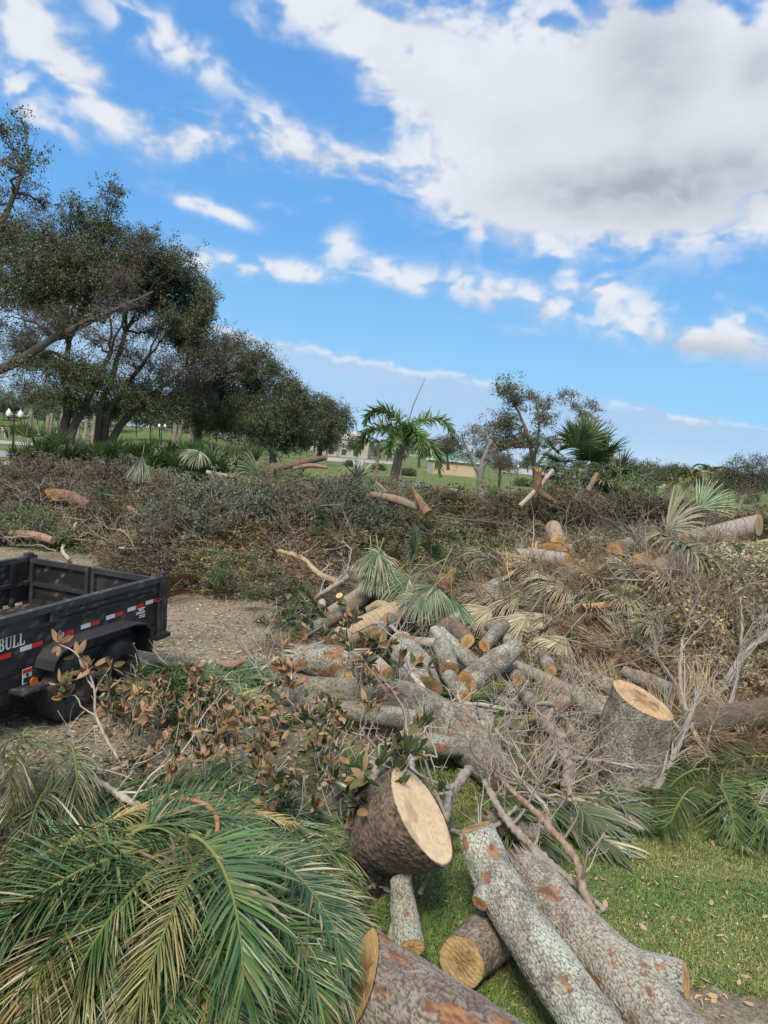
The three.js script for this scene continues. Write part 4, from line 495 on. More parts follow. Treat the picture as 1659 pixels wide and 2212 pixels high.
branch('white twiggy branch slanting across the right heap', [[1300, 1330, 13], [1390, 1390, 12.2], [1440, 1450, 11], [1470, 1500, 10]], [7, 9, 9, 8], { seed: 218, cols: GR, twigs: 8, tl: .7 });
branch('long thin grey branch across the crest of the right heap', [[1060, 1228, 15.6], [1120, 1215, 16], [1240, 1172, 17], [1290, 1160, 17.4]], [7, 8, 7, 5], { seed: 219, cols: GR, twigs: 6, tl: .7 });
branch('yellowish branch bending through the dry fronds', [[1030, 1290, 13.6], [1090, 1250, 14], [1150, 1205, 15], [1160, 1170, 15.6]], [9, 9, 8, 5], { seed: 220, cols: TN, twigs: 5, tl: .6 });
branch('straight tan pole lying over the dry fronds', [[1010, 1310, 13.4], [1150, 1262, 14.4], [1262, 1210, 15.4]], [5, 6, 6], { seed: 221, cols: TN, twigs: 0 });
branch('dark curved branch lying on the leaf-littered ground at the left edge', [[-10, 1800, 6.0], [40, 1758, 6.2], [90, 1742, 6.3], [160, 1745, 6.3]], [26, 28, 24, 20], { seed: 222, cols: DK, twigs: 3, tl: .4 });
branch('grey-white branch in the magnolia leaves behind the frond heap', [[165, 1662, 6.5], [215, 1690, 6.3], [262, 1720, 6.1], [300, 1742, 6]], [9, 13, 15, 15], { seed: 223, cols: PL, twigs: 5, tl: .4 });
branch('thin twisted branch hanging over the far left heap', [[270, 1172, 20.2], [255, 1190, 20], [250, 1205, 19.8]], [8, 9, 8], { seed: 224, cols: GR, twigs: 2 });
branch('slender bare trunk bending out of the left heap', [[165, 1130, 20.8], [148, 1160, 20.4], [135, 1185, 20], [148, 1208, 19.6]], [6, 7, 8, 8], { seed: 225, cols: PL, twigs: 2, tl: .6 });
branch('pale forked twig on the gravel behind the trailer gate', [[330, 1232, 17.5], [360, 1236, 17.2], [400, 1240, 17]], [4, 5, 4], { seed: 226, cols: GR, twigs: 3, tl: .5 });
branch('branch with pale bark rising from the twigs below the longest log', [[862, 1640, 7.6], [872, 1600, 7.8], [885, 1560, 8]], [18, 16, 12], { seed: 227, cols: RD, twigs: 4, tl: .4 });
branch('bare reddish stick across the palm leaves at the lawn edge', [[1150, 1690, 7.6], [1290, 1742, 7.2], [1390, 1792, 7]], [6, 7, 6], { seed: 228, cols: RD, twigs: 2, tl: .3 });
branch('white birch-like stick at the right edge of the lawn', [[1560, 1788, 7.3], [1610, 1782, 7.4], [1680, 1770, 7.5]], [10, 12, 12], { seed: 229, cols: PL, twigs: 3, tl: .4 });
branch('thin stick leaning across the green fronds at the right edge', [[1510, 1690, 7.8], [1570, 1740, 7.5], [1625, 1790, 7.2]], [6, 7, 6], { seed: 230, cols: TN, twigs: 2, tl: .3 });
branch('bleached branch end pointing out of the twigs by the mossy log', [[600, 1420, 10.6], [560, 1455, 10.2], [610, 1490, 9.8]], [6, 8, 6], { seed: 231, cols: PL, twigs: 8, tl: .6 });
branch('arching grey twig over the tan palm trunk', [[760, 1368, 11.2], [820, 1345, 11.4], [870, 1375, 11], [890, 1420, 10.4]], [6, 8, 8, 6], { seed: 232, cols: GR, twigs: 6, tl: .5 });
for (let i = 0; i < 26; i++) { // the tangle of bare grey limbs between the middle logs and the stump
  const r = rngOf(700 + i), px = 1085 + r() * 230, py = 1470 + r() * 260, a = r() * 6.28, L = 60 + 110 * r(); const q = hit(px, py, .05 + .25 * r()); if (q.dd > 12) continue; const e = V(Math.cos(a), (r() - .4) * .5, Math.sin(a) * .7).normalize().multiplyScalar(L / FOC * q.dd);
  const g = new G(), t = thing('bare_limb', 'bare grey limb tangled with others between the middle log pile and the stump', 'branch', 'bare limbs tangled between the log pile and the stump'); const w = (4 + 9 * r()) / 2 / FOC * q.dd, pts = wander([q.clone().sub(e), q.clone().add(V((r() - .5) * .15, .05, (r() - .5) * .15)), q.clone().add(e)], 10, r, .05), c = mixc(GR[0], RD[0], r()); g.tube(pts, pts.map((_, k) => w * (1 - .55 * k / 10)), 6, (k, j) => mul(c, .6 + .7 * vn(k * 1.3, j, i))); part('stem', g.geo(), M.bark, t); const tg = new G(); for (let k = 0; k < 5; k++) { const j = 2 + Math.floor(r() * 8); twigTree(tg, pts[j], V(r() - .5, r() * .6, r() - .5).normalize(), .25 + .35 * r(), w * .45, 2, r, c, { kids: 2, min: .0028 }); } part('twigs', tg.geo(), M.twig, t);
}

for (let i = 0; i < 84; i++) { // sawn and torn limbs half sunk in the far heaps
  const r = rngOf(8000 + i), left = i < 46, px = left ? 20 + 860 * r() : 980 + 670 * r(), py = left ? 1010 + 190 * r() : 1090 + 330 * r(), q = hit(px, py, .12 + .15 * r()); if (q.dd < 10.5 || q.dd > 34) continue;
  const a = (r() - .5) * 1.5 + (r() < .5 ? Math.PI : 0), L = .5 + 1.1 * r() * r(), e = V(Math.cos(a), (r() - .3) * .35, Math.sin(a)).multiplyScalar(L), w = .012 + .035 * r() * r(), c = [[.22, .2, .17], [.2, .15, .11], [.28, .255, .22], [.13, .1, .08]][Math.floor(r() * 4)];
  const t = thing('bare_limb', left ? 'bare torn limb half sunk in the left and centre debris heaps' : 'bare torn limb half sunk in the right debris heap', 'branch', left ? 'bare torn limbs in the left and centre heaps' : 'bare torn limbs in the right heap'), g = new G(), pts = wander([q.clone().sub(e), q.clone().add(V((r() - .5) * .25, .06, (r() - .5) * .25)), q.clone().add(e)], 12, r, .05); g.tube(pts, pts.map((_, k) => w * (1.1 - .8 * k / 12)), 7, (k, j) => mul(c, .6 + .75 * vn(k * 1.3, j, i))); part('stem', g.geo(), M.bark, t); const tg = new G(); for (let k = 0; k < 6; k++) { const j = 3 + Math.floor(r() * 9); twigTree(tg, pts[j], V(e.x * .7 + (r() - .5), .25 + r() * .5, e.z * .7 + (r() - .5)).normalize(), .35 + .5 * r(), w * .5, 2, r, c, { kids: 2, min: .0035 }); } part('twigs', tg.geo(), M.twig, t);
}
/* ================= dump trailer ================= */
{
  const t = thing('dump_trailer', 'black tandem-axle dump trailer with open bed parked at left', 'trailer'); t.position.set(-2.87, 0, -10.1); t.rotation.order = 'YXZ'; t.rotation.y = Math.atan2(-.95, -.32); t.rotation.z = -.036;
  const L = 4.35, Wd = 2.15, yb = .74, yt = 1.37, th = .045;            // x towards the hitch, z to the far side
  const paint = new THREE.MeshPhysicalMaterial({ vertexColors: true, roughness: .5, clearcoat: .06, clearcoatRoughness: .5, side: THREE.DoubleSide }), worn = mat({ roughness: .62 }), rubber = mat({ roughness: .8 });
  const scuff = (base, seed, amt = 1) => (p) => { const n = fbm(p.x * 3 + seed, p.y * 5, p.z * 3, 4), s = fbm(p.x * 16 + seed, p.y * 30, p.z * 16, 3); let c = mixc(base, [.05, .05, .052], ss(.45, .7, n) * .6 * amt); c = mixc(c, [.17, .15, .13], ss(.66, .74, s) * .6 * amt); return c; };
  const panel = (name, cx, cy, cz, sx, sy, sz, base, seed, m = paint, parent = t, rad = .008, amt = 1) => { const g = new RoundedBoxGeometry(sx, sy, sz, 1, Math.min(rad, sx / 2.1, sy / 2.1, sz / 2.1)); let gg = g.index ? g.toNonIndexed() : g; // subdivide long faces for wear
    const nx = Math.max(1, Math.ceil(sx / .05)), ny = Math.max(1, Math.ceil(sy / .05)), nz = Math.max(1, Math.ceil(sz / .05)); if (nx * ny + ny * nz + nx * nz > 6 && nx * ny * nz < 60000) { gg = new THREE.BoxGeometry(sx, sy, sz, Math.min(nx, 70), Math.min(ny, 40), Math.min(nz, 60)); }
    gg.translate(cx, cy, cz); gg.deleteAttribute('uv'); const P = gg.attributes.position, f = scuff(base, seed, amt), C = new Float32Array(P.count * 3); for (let i = 0; i < P.count; i++) C.set(f(V(P.getX(i), P.getY(i), P.getZ(i))), i * 3); gg.setAttribute('color', new THREE.BufferAttribute(C, 3)); return part(name, gg, m, parent); };
  const K = [.014, .015, .016], KW = [.03, .031, .033];
  const near = panel('side_panel', L / 2, (yb + yt) / 2, 0, L, yt - yb - .06, th, K, 1); near.userData.label = 'near side panel with reflective tape';
  panel('top_rail', L / 2, yt, 0, L + .04, .07, .085, [.035, .036, .038], 2, paint, t);
  panel('bottom_rail', L / 2, yb - .04, .0, L, .12, .07, K, 3);
  panel('side_rib', L / 2, yb + .475, -.03, L - .1, .03, .02, K, 31); panel('side_rib', 1.05, yb + .54, -.035, 1.7, .03, .03, K, 33); panel('stake_pocket', 1.95, yt - .09, -.055, .09, .1, .05, K, 34);
  const far = panel('side_panel', L / 2, (yb + yt) / 2, Wd, L, yt - yb - .06, th, K, 4); far.userData.label = 'far side panel scuffed on the inside';
  panel('top_rail', L / 2, yt, Wd, L + .04, .07, .085, KW, 5); panel('inner_rib', L / 2, yb + .3, Wd - .04, L, .05, .05, KW, 35); for (let i = 0; i < 5; i++) panel('stake', .35 + i * .9, (yb + yt) / 2, Wd - .045, .07, yt - yb, .05, K, 50 + i);
  panel('bed_floor', L / 2, yb - .03, Wd / 2, L, .05, Wd - .1, [.022, .022, .022], 6, worn, t, .004, 1.3);
  panel('front_panel', L + .02, (yb + yt) / 2, Wd / 2, .05, yt - yb + .2, Wd, K, 7);
  // tailgate: two framed doors, corner posts, hinges
  for (const [z0, z1] of [[.05, Wd / 2 - .02], [Wd / 2 + .02, Wd - .05]]) { const zc = (z0 + z1) / 2, w = z1 - z0; const d = panel('gate_door', -.02, (yb + yt) / 2, zc, .025, yt - yb - .06, w, K, 8 + z0, paint, t, .004, 1.4); panel('gate_frame', .015, yt - .02, zc, .06, .07, w, KW, 9, paint, d); panel('gate_frame', .015, yb + .28, zc, .05, .05, w, KW, 10, paint, d); panel('gate_frame', .015, yb + .03, zc, .06, .06, w, K, 11, paint, d); panel('gate_frame', .02, (yb + yt) / 2, z0 + .03, .06, yt - yb, .055, KW, 12, paint, d); panel('gate_frame', .02, (yb + yt) / 2, z1 - .03, .06, yt - yb, .055, KW, 13, paint, d); }
  panel('corner_post', -.035, 1.0, -.02, .14, .82, .12, K, 14); panel('corner_post', -.035, 1.0, Wd + .02, .14, .82, .12, K, 15); panel('latch_cap', -.04, 1.43, -.02, .09, .06, .07, KW, 16); panel('latch_cap', .02, 1.42, Wd, .12, .06, .08, KW, 17); panel('hinge', -.11, .78, -.03, .05, .16, .07, K, 18); panel('rear_bumper', -.03, .60, -.02, .30, .06, .16, K, 19); panel('rear_bumper', -.02, .66, Wd / 2, .12, .12, Wd, K, 20);
  { const g = new G(); g.tube([V(.02, 1.12, -.07), V(.15, 1.10, -.10), V(.2, 1.12, -.09)], [.012, .012, .012], 6, [.03, .03, .03]); part('latch_handle', g.geo(), worn, t); }
  // running gear
  panel('chassis_rail', L / 2 + .3, .60, .32, L, .14, .08, K, 21); panel('chassis_rail', L / 2 + .3, .60, Wd - .32, L, .14, .08, K, 22); panel('side_skirt', 3.1, .58, .06, 1.35, .26, .03, K, 23); panel('step', 3.25, .36, .02, .5, .05, .12, K, 24); panel('step_bracket', 3.45, .46, .05, .05, .24, .06, KW, 25); panel('step_bracket', 3.05, .46, .05, .05, .24, .06, KW, 26);
  const wheelX = [.92, 1.74];
  const prof = [[.0, -.10], [.19, -.105], [.215, -.125], [.30, -.13], [.345, -.115], [.37, -.085], [.375, -.04], [.375, .04], [.37, .085], [.345, .115], [.30, .13], [.215, .125], [.19, .1]];
  const tyreGeo = (() => { const g = new THREE.LatheGeometry(prof.slice(1).map(([a, b]) => new THREE.Vector2(a, b)), 56); g.rotateX(Math.PI / 2); g.deleteAttribute('uv'); const P = g.attributes.position, C = new Float32Array(P.count * 3); for (let i = 0; i < P.count; i++) { const x = P.getX(i), y = P.getY(i), R = Math.hypot(x, y), n = fbm(x * 9, y * 9, P.getZ(i) * 12, 3); let c = mixc([.022, .022, .022], [.085, .075, .062], ss(.4, .75, n) * (R > .33 ? .9 : .35)); C.set(c, i * 3); } g.setAttribute('color', new THREE.BufferAttribute(C, 3)); return g; })();
  for (const z of [-.06, Wd + .06]) for (const x of wheelX) {
    const w = new THREE.Group(); w.name = 'wheel'; w.position.set(x, .375 + x * .036, z); w.rotation.y = z < 0 ? 0 : Math.PI; t.add(w); part('tyre', tyreGeo, rubber, w);
    const tg = new G(); for (const zz of [-.055, 0, .055]) { const pts = []; for (let i = 0; i <= 48; i++) { const a = i / 48 * 6.2832; pts.push(V(Math.cos(a) * .375, Math.sin(a) * .375, zz)); } tg.tube(pts, pts.map(() => .009), 4, [.03, .028, .026], false); } part('tread', tg.geo(), rubber, w);
    const rim = new THREE.LatheGeometry([[.02, -.03], [.075, -.045], [.08, -.02], [.15, -.02], [.165, -.06], [.19, -.112], [.205, -.112], [.205, -.09], [.19, .1]].map(([a, b]) => new THREE.Vector2(a, b)), 44); rim.rotateX(Math.PI / 2); rim.deleteAttribute('uv'); const C = new Float32Array(rim.attributes.position.count * 3).fill(.03); rim.setAttribute('color', new THREE.BufferAttribute(C, 3)); part('rim', rim, paint, w);
    const hub = new G(); hub.tube([V(0, 0, -.02), V(0, 0, -.085), V(0, 0, -.1)], [.055, .055, .04], 16, [.025, .025, .026]); part('hub', hub.geo(), paint, w); const nut = new G(); nut.tube([V(0, 0, -.02), V(0, 0, -.05)], [.014, .012], 6, [.06, .06, .06]); const ng = nut.geo(); for (let k = 0; k < 6; k++) { const m = part('lug_nut', ng, paint, w); m.position.set(Math.cos(k * 1.047) * .105, Math.sin(k * 1.047) * .105, 0); } const slot = new G(); slot.tube([V(0, 0, -.0225), V(0, 0, -.024)], [.02, .02], 10, [.004, .004, .004]); const sg = slot.geo(); for (let k = 0; k < 8; k++) { const m = part('rim_hole', sg, rubber, w); m.position.set(Math.cos(k * .785 + .3) * .138, Math.sin(k * .785 + .3) * .138, 0); }
  }
  { const g = new G(); for (const x of wheelX) g.tube([V(x, .375, 0), V(x, .375, Wd)], [.045, .045], 8, [.02, .02, .02]); part('axles', g.geo(), worn, t); }
  const fender = () => { const P = [[.46, .74], [.50, .86], [.62, .95], [.80, .985], [1.86, 1.0], [2.06, .95], [2.15, .87], [2.18, .78]], s = new THREE.Shape(P.map((p) => new THREE.Vector2(...p))); for (let i = P.length - 1; i >= 0; i--) s.lineTo(mix(1.32, P[i][0], .985), P[i][1] - .014); const g = new THREE.ExtrudeGeometry(s, { depth: .27, bevelEnabled: true, bevelSize: .006, bevelThickness: .006, bevelSegments: 1 }); g.deleteAttribute('uv'); const Q = g.attributes.position, C = new Float32Array(Q.count * 3), f = scuff([.014, .015, .016], 70); for (let i = 0; i < Q.count; i++) C.set(f(V(Q.getX(i), Q.getY(i), Q.getZ(i))), i * 3); g.setAttribute('color', new THREE.BufferAttribute(C, 3)); return g; };
  for (const z of [-.29, Wd]) { const f = part('fender', fender(), paint, t); f.position.z = z === -.29 ? -.27 : z; }
  panel('mudflap', .47, .64, -.15, .02, .2, .26, K, 27); panel('fender_gusset', 2.36, .62, -.12, .36, .03, .22, KW, 28);
  // reflective tape, marker lamp, stickers
  const red = new THREE.MeshStandardMaterial({ color: new THREE.Color().setRGB(.55, .035, .03), roughness: .4 }), wh = new THREE.MeshStandardMaterial({ color: new THREE.Color().setRGB(.68, .68, .66), roughness: .4 }), amber = new THREE.MeshPhysicalMaterial({ color: new THREE.Color().setRGB(.55, .13, .02), roughness: .25, clearcoat: 1 }), blk = new THREE.MeshStandardMaterial({ color: new THREE.Color().setRGB(.02, .02, .02), roughness: .6 });
  const zf = -th / 2 - .003, chip = (n, x, y, w, h, m, z = zf) => { const g = new THREE.BoxGeometry(w, h, .003); g.translate(x, y, z); return part(n, g, m, t); };
  [.14, .5, .9, 1.33, 1.76, 2.23, 2.66].forEach((x, i) => { chip('reflector_tape', x + .08, yb + .365 - .017 * i, .155, .05, wh).userData.label = 'white reflective tape'; chip('reflector_tape', x - .075, yb + .365 - .017 * i, .155, .05, red).userData.label = 'red reflective tape'; });
  chip('warning_sticker', 2.32, .73, .13, .16, wh, -.06); chip('warning_band', 2.32, .785, .128, .04, red, -.063); chip('warning_text', 2.32, .69, .10, .05, blk, -.063); { const g = new G(); g.tube([V(2.32, .742, -.062), V(2.32, .742, -.066)], [.018, .018], 10, [.02, .02, .02]); part('warning_symbol', g.geo(), rubber, t); }
  { const g = new THREE.CylinderGeometry(.045, .05, .03, 24); g.rotateX(Math.PI / 2); g.translate(2.27, .66, -.10); part('marker_lamp', g, amber, t); const b = new G(); b.tube([V(2.27, .66, -.08), V(2.27, .66, -.095)], [.065, .065], 20, [.015, .015, .015]); part('lamp_bezel', b.geo(), rubber, t); }
  const serif = await new FontLoader().loadAsync('fonts/droid/droid_serif_bold.typeface.json'), sans = await new FontLoader().loadAsync('fonts/droid/droid_sans_bold.typeface.json');
  const text = (name, s, font, size, xr, y, m, z = zf, sx) => { const g = new TextGeometry(s, { font, size, depth: .003, curveSegments: 3 }); g.computeBoundingBox(); const b = g.boundingBox; g.translate(-b.max.x, 0, 0); g.rotateY(Math.PI); g.translate(0, 0, 0); const o = part(name, g, m, t); o.position.set(xr, y, z); o.scale.x = sx || 1; return o; };
  text('lettering', 'NBULL', serif, .135, 2.33, yb + .325, wh, zf, .7).userData.label = 'white slab lettering NBULL';
  text('dealer_sign', 'TRAILER', sans, .034, .305, yb + .245, wh); chip('dealer_sign_bar', .38, yb + .315, .14, .018, wh); chip('dealer_sign_bar', .36, yb + .222, .12, .012, wh); chip('dealer_sign_bar', .36, yb + .20, .12, .012, wh); chip('dealer_sign_bar', .38, yb + .293, .09, .014, wh);
}
/* ================= background ================= */
const plain = (c, o = {}) => new THREE.MeshStandardMaterial({ color: new THREE.Color().setRGB(...c), roughness: .8, side: THREE.DoubleSide, ...o });
const gpt = (px, py) => { const v = dirOf(px, py); return v.multiplyScalar((EYE - .0) / -v.y).add(camera.position); };
function lampPost(label, px, py, h, globes, group, base) {
  const p = gpt(px, py), t = thing('street_lamp', label, 'street lamp', group); t.position.copy(p); const y0 = base || 0; const black = [.012, .016, .018];
  if (base) { const b = new G(); b.box(0, base / 2 - .1, 0, 1.0, base + .2, 1.0, [.36, .33, .29]).box(0, base + .06, 0, 1.15, .12, 1.15, [.40, .37, .32]); part('pedestal', b.geo(), M.matte, t); }
  const g = new G(), prof = [[0, .24], [.08, .24], [.16, .20], [.5, .19], [.56, .13], [.62, .10], [.68, .115], [.74, .08], [h * .8, .055], [h * .8 + .03, .09], [h * .8 + .08, .06]]; g.tube(prof.map(([y]) => V(0, y0 + y, 0)), prof.map((q) => q[1]), 12, black); part('pole', g.geo(), M.wood, t);
  const yt = y0 + h * .8, sp = globes > 1 ? [-.42, .42] : [0]; const gl = new THREE.MeshPhysicalMaterial({ color: new THREE.Color().setRGB(.80, .80, .77), roughness: .35, side: THREE.DoubleSide });
  if (globes > 1) { const a = new G(); for (const s of sp) a.tube([V(0, yt - .12, 0), V(s * .5, yt - .20, 0), V(s * .95, yt - .12, 0), V(s, yt, 0)], [.035, .035, .035, .05], 6, black); a.tube([V(0, yt, 0), V(0, yt + .14, 0), V(0, yt + .2, 0)], [.06, .05, .01], 8, black); part('arm', a.geo(), M.wood, t); }
  for (const s of sp) { const c = new G(); c.tube([V(s, yt, 0), V(s, yt + .06, 0), V(s, yt + .1, 0)], [.08, .13, .12], 10, black); part('globe_holder', c.geo(), M.wood, t); const l = new THREE.LatheGeometry([[.11, .1], [.17, .18], [.205, .30], [.195, .42], [.14, .53], [.09, .58], [.075, .62], [.03, .66], [.012, .74], [0, .745]].map(([a, b]) => new THREE.Vector2(a, b)), 20); l.translate(s, yt, 0); part('globe', l, gl, t); }
  return t;
}
lampPost('black twin-globe street lamp on the footpath at the left edge', 26, 996, 4.2, 2).rotation.y = .25;
lampPost('distant twin-globe street lamp on a stone pedestal beyond the oak trunks', 346, 981, 3.4, 2, null, 1.2).rotation.y = .3;
lampPost('small single-globe street lamp on the far lawn by the road bend', 1116, 1040, 3.3, 1);
lampPost('tiny street lamp farther off left of the road-bend lamp', 1088, 1024, 3.6, 1);
lampPost('single-globe street lamp before the far right tree line', 1415, 1062, 3.8, 1);
{ // balustrade
  const a = gpt(-130, 940), b = gpt(128, 955), c = gpt(184, 959); const run = (p, q, label) => { const t = thing('balustrade', label, 'balustrade'), L = p.distanceTo(q), n = Math.max(2, Math.round(L / 3.2)); t.position.copy(p); t.rotation.y = -Math.atan2(q.z - p.z, q.x - p.x); const st = [.47, .42, .345]; part('base_wall', new G().box(L / 2, .30, 0, L, .60, .35, st).geo(), M.matte, t); part('top_rail', new G().box(L / 2, 1.30, 0, L, .16, .38, st).geo(), M.matte, t); const pg = new G().box(0, .75, 0, .45, 1.5, .45, st).geo(), pb = new G().box(0, .85, 0, .8, 1.7, .8, st).box(0, 1.74, 0, 1.0, .14, 1.0, st).geo(); for (let i = 0; i <= n; i++) { const m = part('pier', i % 4 === 0 || i === n ? pb : pg, M.matte, t); m.position.x = i / n * L; } const bg = new G(), N = Math.round(L / .42); for (let i = 0; i < N; i++) bg.tube([.6, .7, .85, 1.05, 1.22].map((y) => V((i + .5) / N * L, y, 0)), [.09, .06, .10, .06, .08], 6, st); part('balusters', bg.geo(), M.matte, t, 'stuff'); };
  run(a, b, 'long pale stone balustrade across the park road at left'); run(b.clone().add(V(2.2, 0, -6)), c.clone().add(V(1, 0, -6)), 'shorter balustrade end seen between the oak trunks');
}
/* buildings */
function house(name, label, px, py, w, dep, h, rh, turn, o) {
  const p = gpt(px, py), t = thing(name, label, 'building'); t.position.copy(p); if (o.y) t.position.y += o.y; t.rotation.y = turn; const g = new G().box(0, h / 2, 0, w, h, dep, o.wall); part('wall', g.geo(), M.matte, t);
  const r = new G(), e = .5, hx = w / 2 + e, hz = dep / 2 + e, rd = Math.max(0, w / 2 - dep / 2); const q = [V(-hx, h, hz), V(hx, h, hz), V(hx, h, -hz), V(-hx, h, -hz), V(-rd, h + rh, 0), V(rd, h + rh, 0)].map((v) => r.v(v, o.roof)); r.quad(q[0], q[1], q[5], q[4]); r.tri(q[1], q[2], q[5]); r.quad(q[2], q[3], q[4], q[5]); r.tri(q[3], q[0], q[4]); r.quad(q[3], q[2], q[1], q[0]); part('roof', r.geo().toNonIndexed(), M.matte, t).geometry.computeVertexNormals(); part('fascia', new G().box(0, h - .08, dep / 2 + e, w + 2 * e, .22, .06, [.62, .6, .56]).box(0, h - .08, -dep / 2 - e, w + 2 * e, .22, .06, [.62, .6, .56]).geo(), M.matte, t);
  for (const [x, y, ww, hh] of o.windows || []) { const f = part('window', new G().box(x, y, dep / 2 + .04, ww + .2, hh + .2, .08, [.62, .62, .6]).geo(), M.matte, t); part('pane', new G().box(x, y, dep / 2 + .09, ww, hh, .03, [.05, .065, .08]).geo(), M.gloss, f); } for (const [x, ww, hh] of o.doors || []) part('door', new G().box(x, hh / 2, dep / 2 + .04, ww, hh, .08, [.22, .26, .26]).geo(), M.matte, t); return t;
}
house('pump_house', 'low beige building with green metal roof beyond the pond', 985, 1027, 11, 7, 2.9, 2.0, -.18, { wall: [.44, .36, .245], roof: [.12, .27, .22], windows: [[-3.4, 1.8, 1.6, 1.1]], doors: [[-4.9, 1, 2.2], [4.6, 1.1, 2.2]] });
house('clubhouse', 'pale two-storey building behind the oak row end', 722, 985, 30, 14, 7.5, 3, -.1, { wall: [.40, .37, .33], roof: [.55, .54, .52], windows: [[-10, 2, 2, 2.4], [-5, 2, 2, 2.4], [0, 2, 2, 2.4], [5, 2, 2, 2.4], [10, 2, 2, 2.4], [-7, 5.4, 1.6, 1.6], [0, 5.4, 1.6, 1.6], [7, 5.4, 1.6, 1.6]], doors: [[2.6, 1.4, 2.4]] });
house('hall', 'wide hall with blue-green roofs seen behind the foxtail palm', 835, 985, 34, 20, 6.5, 6.0, .1, { wall: [.40, .37, .32], roof: [.18, .32, .29], windows: [[-11, 2.4, 2.6, 2.6], [-4, 2.4, 2.6, 2.6], [4, 2.4, 2.6, 2.6], [11, 2.4, 2.6, 2.6]] });
house('far_roof_house', 'long low house with grey-green roof among the far trees', 1010, 1000, 40, 16, 4.2, 4.0, .05, { wall: [.5, .46, .4], roof: [.22, .3, .27], windows: [[-12, 2, 2.4, 1.6], [0, 2, 2.4, 1.6], [12, 2, 2.4, 1.6]] }).name = 'low_house';
for (const [x, y, l] of [[701, 988, 'left'], [707, 989, 'middle'], [716, 990, 'right']]) { const t = thing('traffic_cone', 'orange traffic cone on the far drive, ' + l + ' of the three', 'traffic cone'); t.position.copy(gpt(x, y)); const g = new G(); g.tube([V(0, .04, 0), V(0, .5, 0), V(0, .95, 0)], [.28, .17, .06], 10, [.62, .14, .04]); part('cone', g.geo(), M.wood, t); part('base', new G().box(0, .03, 0, .7, .06, .7, [.4, .1, .03]).geo(), M.wood, t); }
{ const t = thing('park_bench', 'reddish slatted park bench seen from behind at the pond edge', 'bench'), p = gpt(944, 1072); t.position.copy(at(944, 1066, 56)); t.position.y -= .62; t.rotation.y = -.08; const c = [.24, .075, .05]; for (let i = 0; i < 5; i++) part('slat', new G().box(0, .5 + i * .13, .02 * i, 1.6, .09, .04, mul(c, .85 + .08 * i)).geo(), M.wood, t); part('seat', new G().box(0, .42, -.28, 1.6, .05, .45, c).geo(), M.wood, t); for (const x of [-.72, .72]) { part('leg', new G().box(x, .5, .06, .07, 1.1, .07, [.05, .05, .05]).geo(), M.wood, t); part('leg', new G().box(x, .1, -.45, .07, .66, .07, [.05, .05, .05]).geo(), M.wood, t); } }

/* feather palms standing */
function featherPalm(name, label, p, h, w, fr, o = {}) {
  const t = thing(name, label, 'palm tree', o.group), g = new G(), N = 12, pts = []; for (let i = 0; i <= N; i++) pts.push(p.clone().add(V((o.lean || 0) * (i / N) ** 1.3, h * i / N, 0))); g.tube(pts, pts.map((_, i) => w * (1.15 - .35 * i / N)), 10, (i) => mul(o.bark || [.22, .19, .155], .8 + .35 * (i % 2))); part('trunk', g.geo(), M.bark, t);
  const c = pts[N]; fr.forEach(([az, pit, len, sag, lf], i) => { const f = frondParts({ seed: (o.seed || 1) * 31 + i, base: c.clone(), az, pitch: pit, len, sag, leaf: lf || .38, w: o.lw || .035, n: o.n || 44, free: true, lift: 0, from: o.from ?? .08, spread0: 1.35, vee: .2, mess: o.mess, limp: o.limp ?? .7, cols: o.cols || [[.045, .08, .03], [.06, .10, .035], [.08, .11, .04]], tip: .2, dryTip: .02, stemW: o.sw ?? .035 }); const k = new THREE.Group(); k.name = 'frond'; t.add(k); part('frond_stem', f.stem, M.wood, k); f.leaves.shared = new G(); f.leaves.forEach((q) => q()); part('leaflets', f.leaves.shared.geo(), M.frond, k, 'stuff'); });
  return t;
}
{ const b = at(836, 1062, 30), t = featherPalm('foxtail_palm', 'foxtail palm with drooping bushy fronds and a bare spear leaf behind the heaps', V(b.x, 0, b.z), 4.0, .20, [[3.5, 1.3, 2.4, 2.9, .42], [-.35, 1.0, 2.8, 2.6, .42], [3.3, .5, 2.4, 2.6, .42], [.1, .05, 2.3, 2.2, .42], [2.0, .3, 1.8, 2.4, .42], [1.1, .6, 2.0, 2.9, .42], [4.8, .8, 1.9, 2.8, .42]], { seed: 4, lean: .45, n: 130, lw: .05, limp: .6, from: .03, mess: 1.0, cols: [[.06, .125, .034], [.08, .155, .042], [.10, .175, .05]] });
  const g = new G(), c = V(b.x + .45, 4.0, b.z); g.tube([c, c.clone().add(V(.25, 1.2, 0)), c.clone().add(V(.62, 2.3, 0))], [.03, .025, .008], 5, [.2, .22, .1]); part('spear_leaf', g.geo(), M.wood, t); }
[[815, 1002, 4.4, 100], [866, 1000, 3.8, 105], [705, 988, 3.2, 140]].forEach(([x, y, h, d], i) => { const p = at(x, y, d); featherPalm('palm_tree', ['small palm standing left of the foxtail palm on the far lawn', 'small palm half hidden behind the foxtail palm', 'little palm in the flower bed by the far drive'][i], V(p.x, 0, p.z), h, .18, [0, 1, 2, 3, 4, 5, 6, 7, 8].map((k) => [k * .7, .9 - .2 * (k % 4), 2.2, 2.2, .6]), { seed: 20 + i, n: 18, lw: .09 }); });
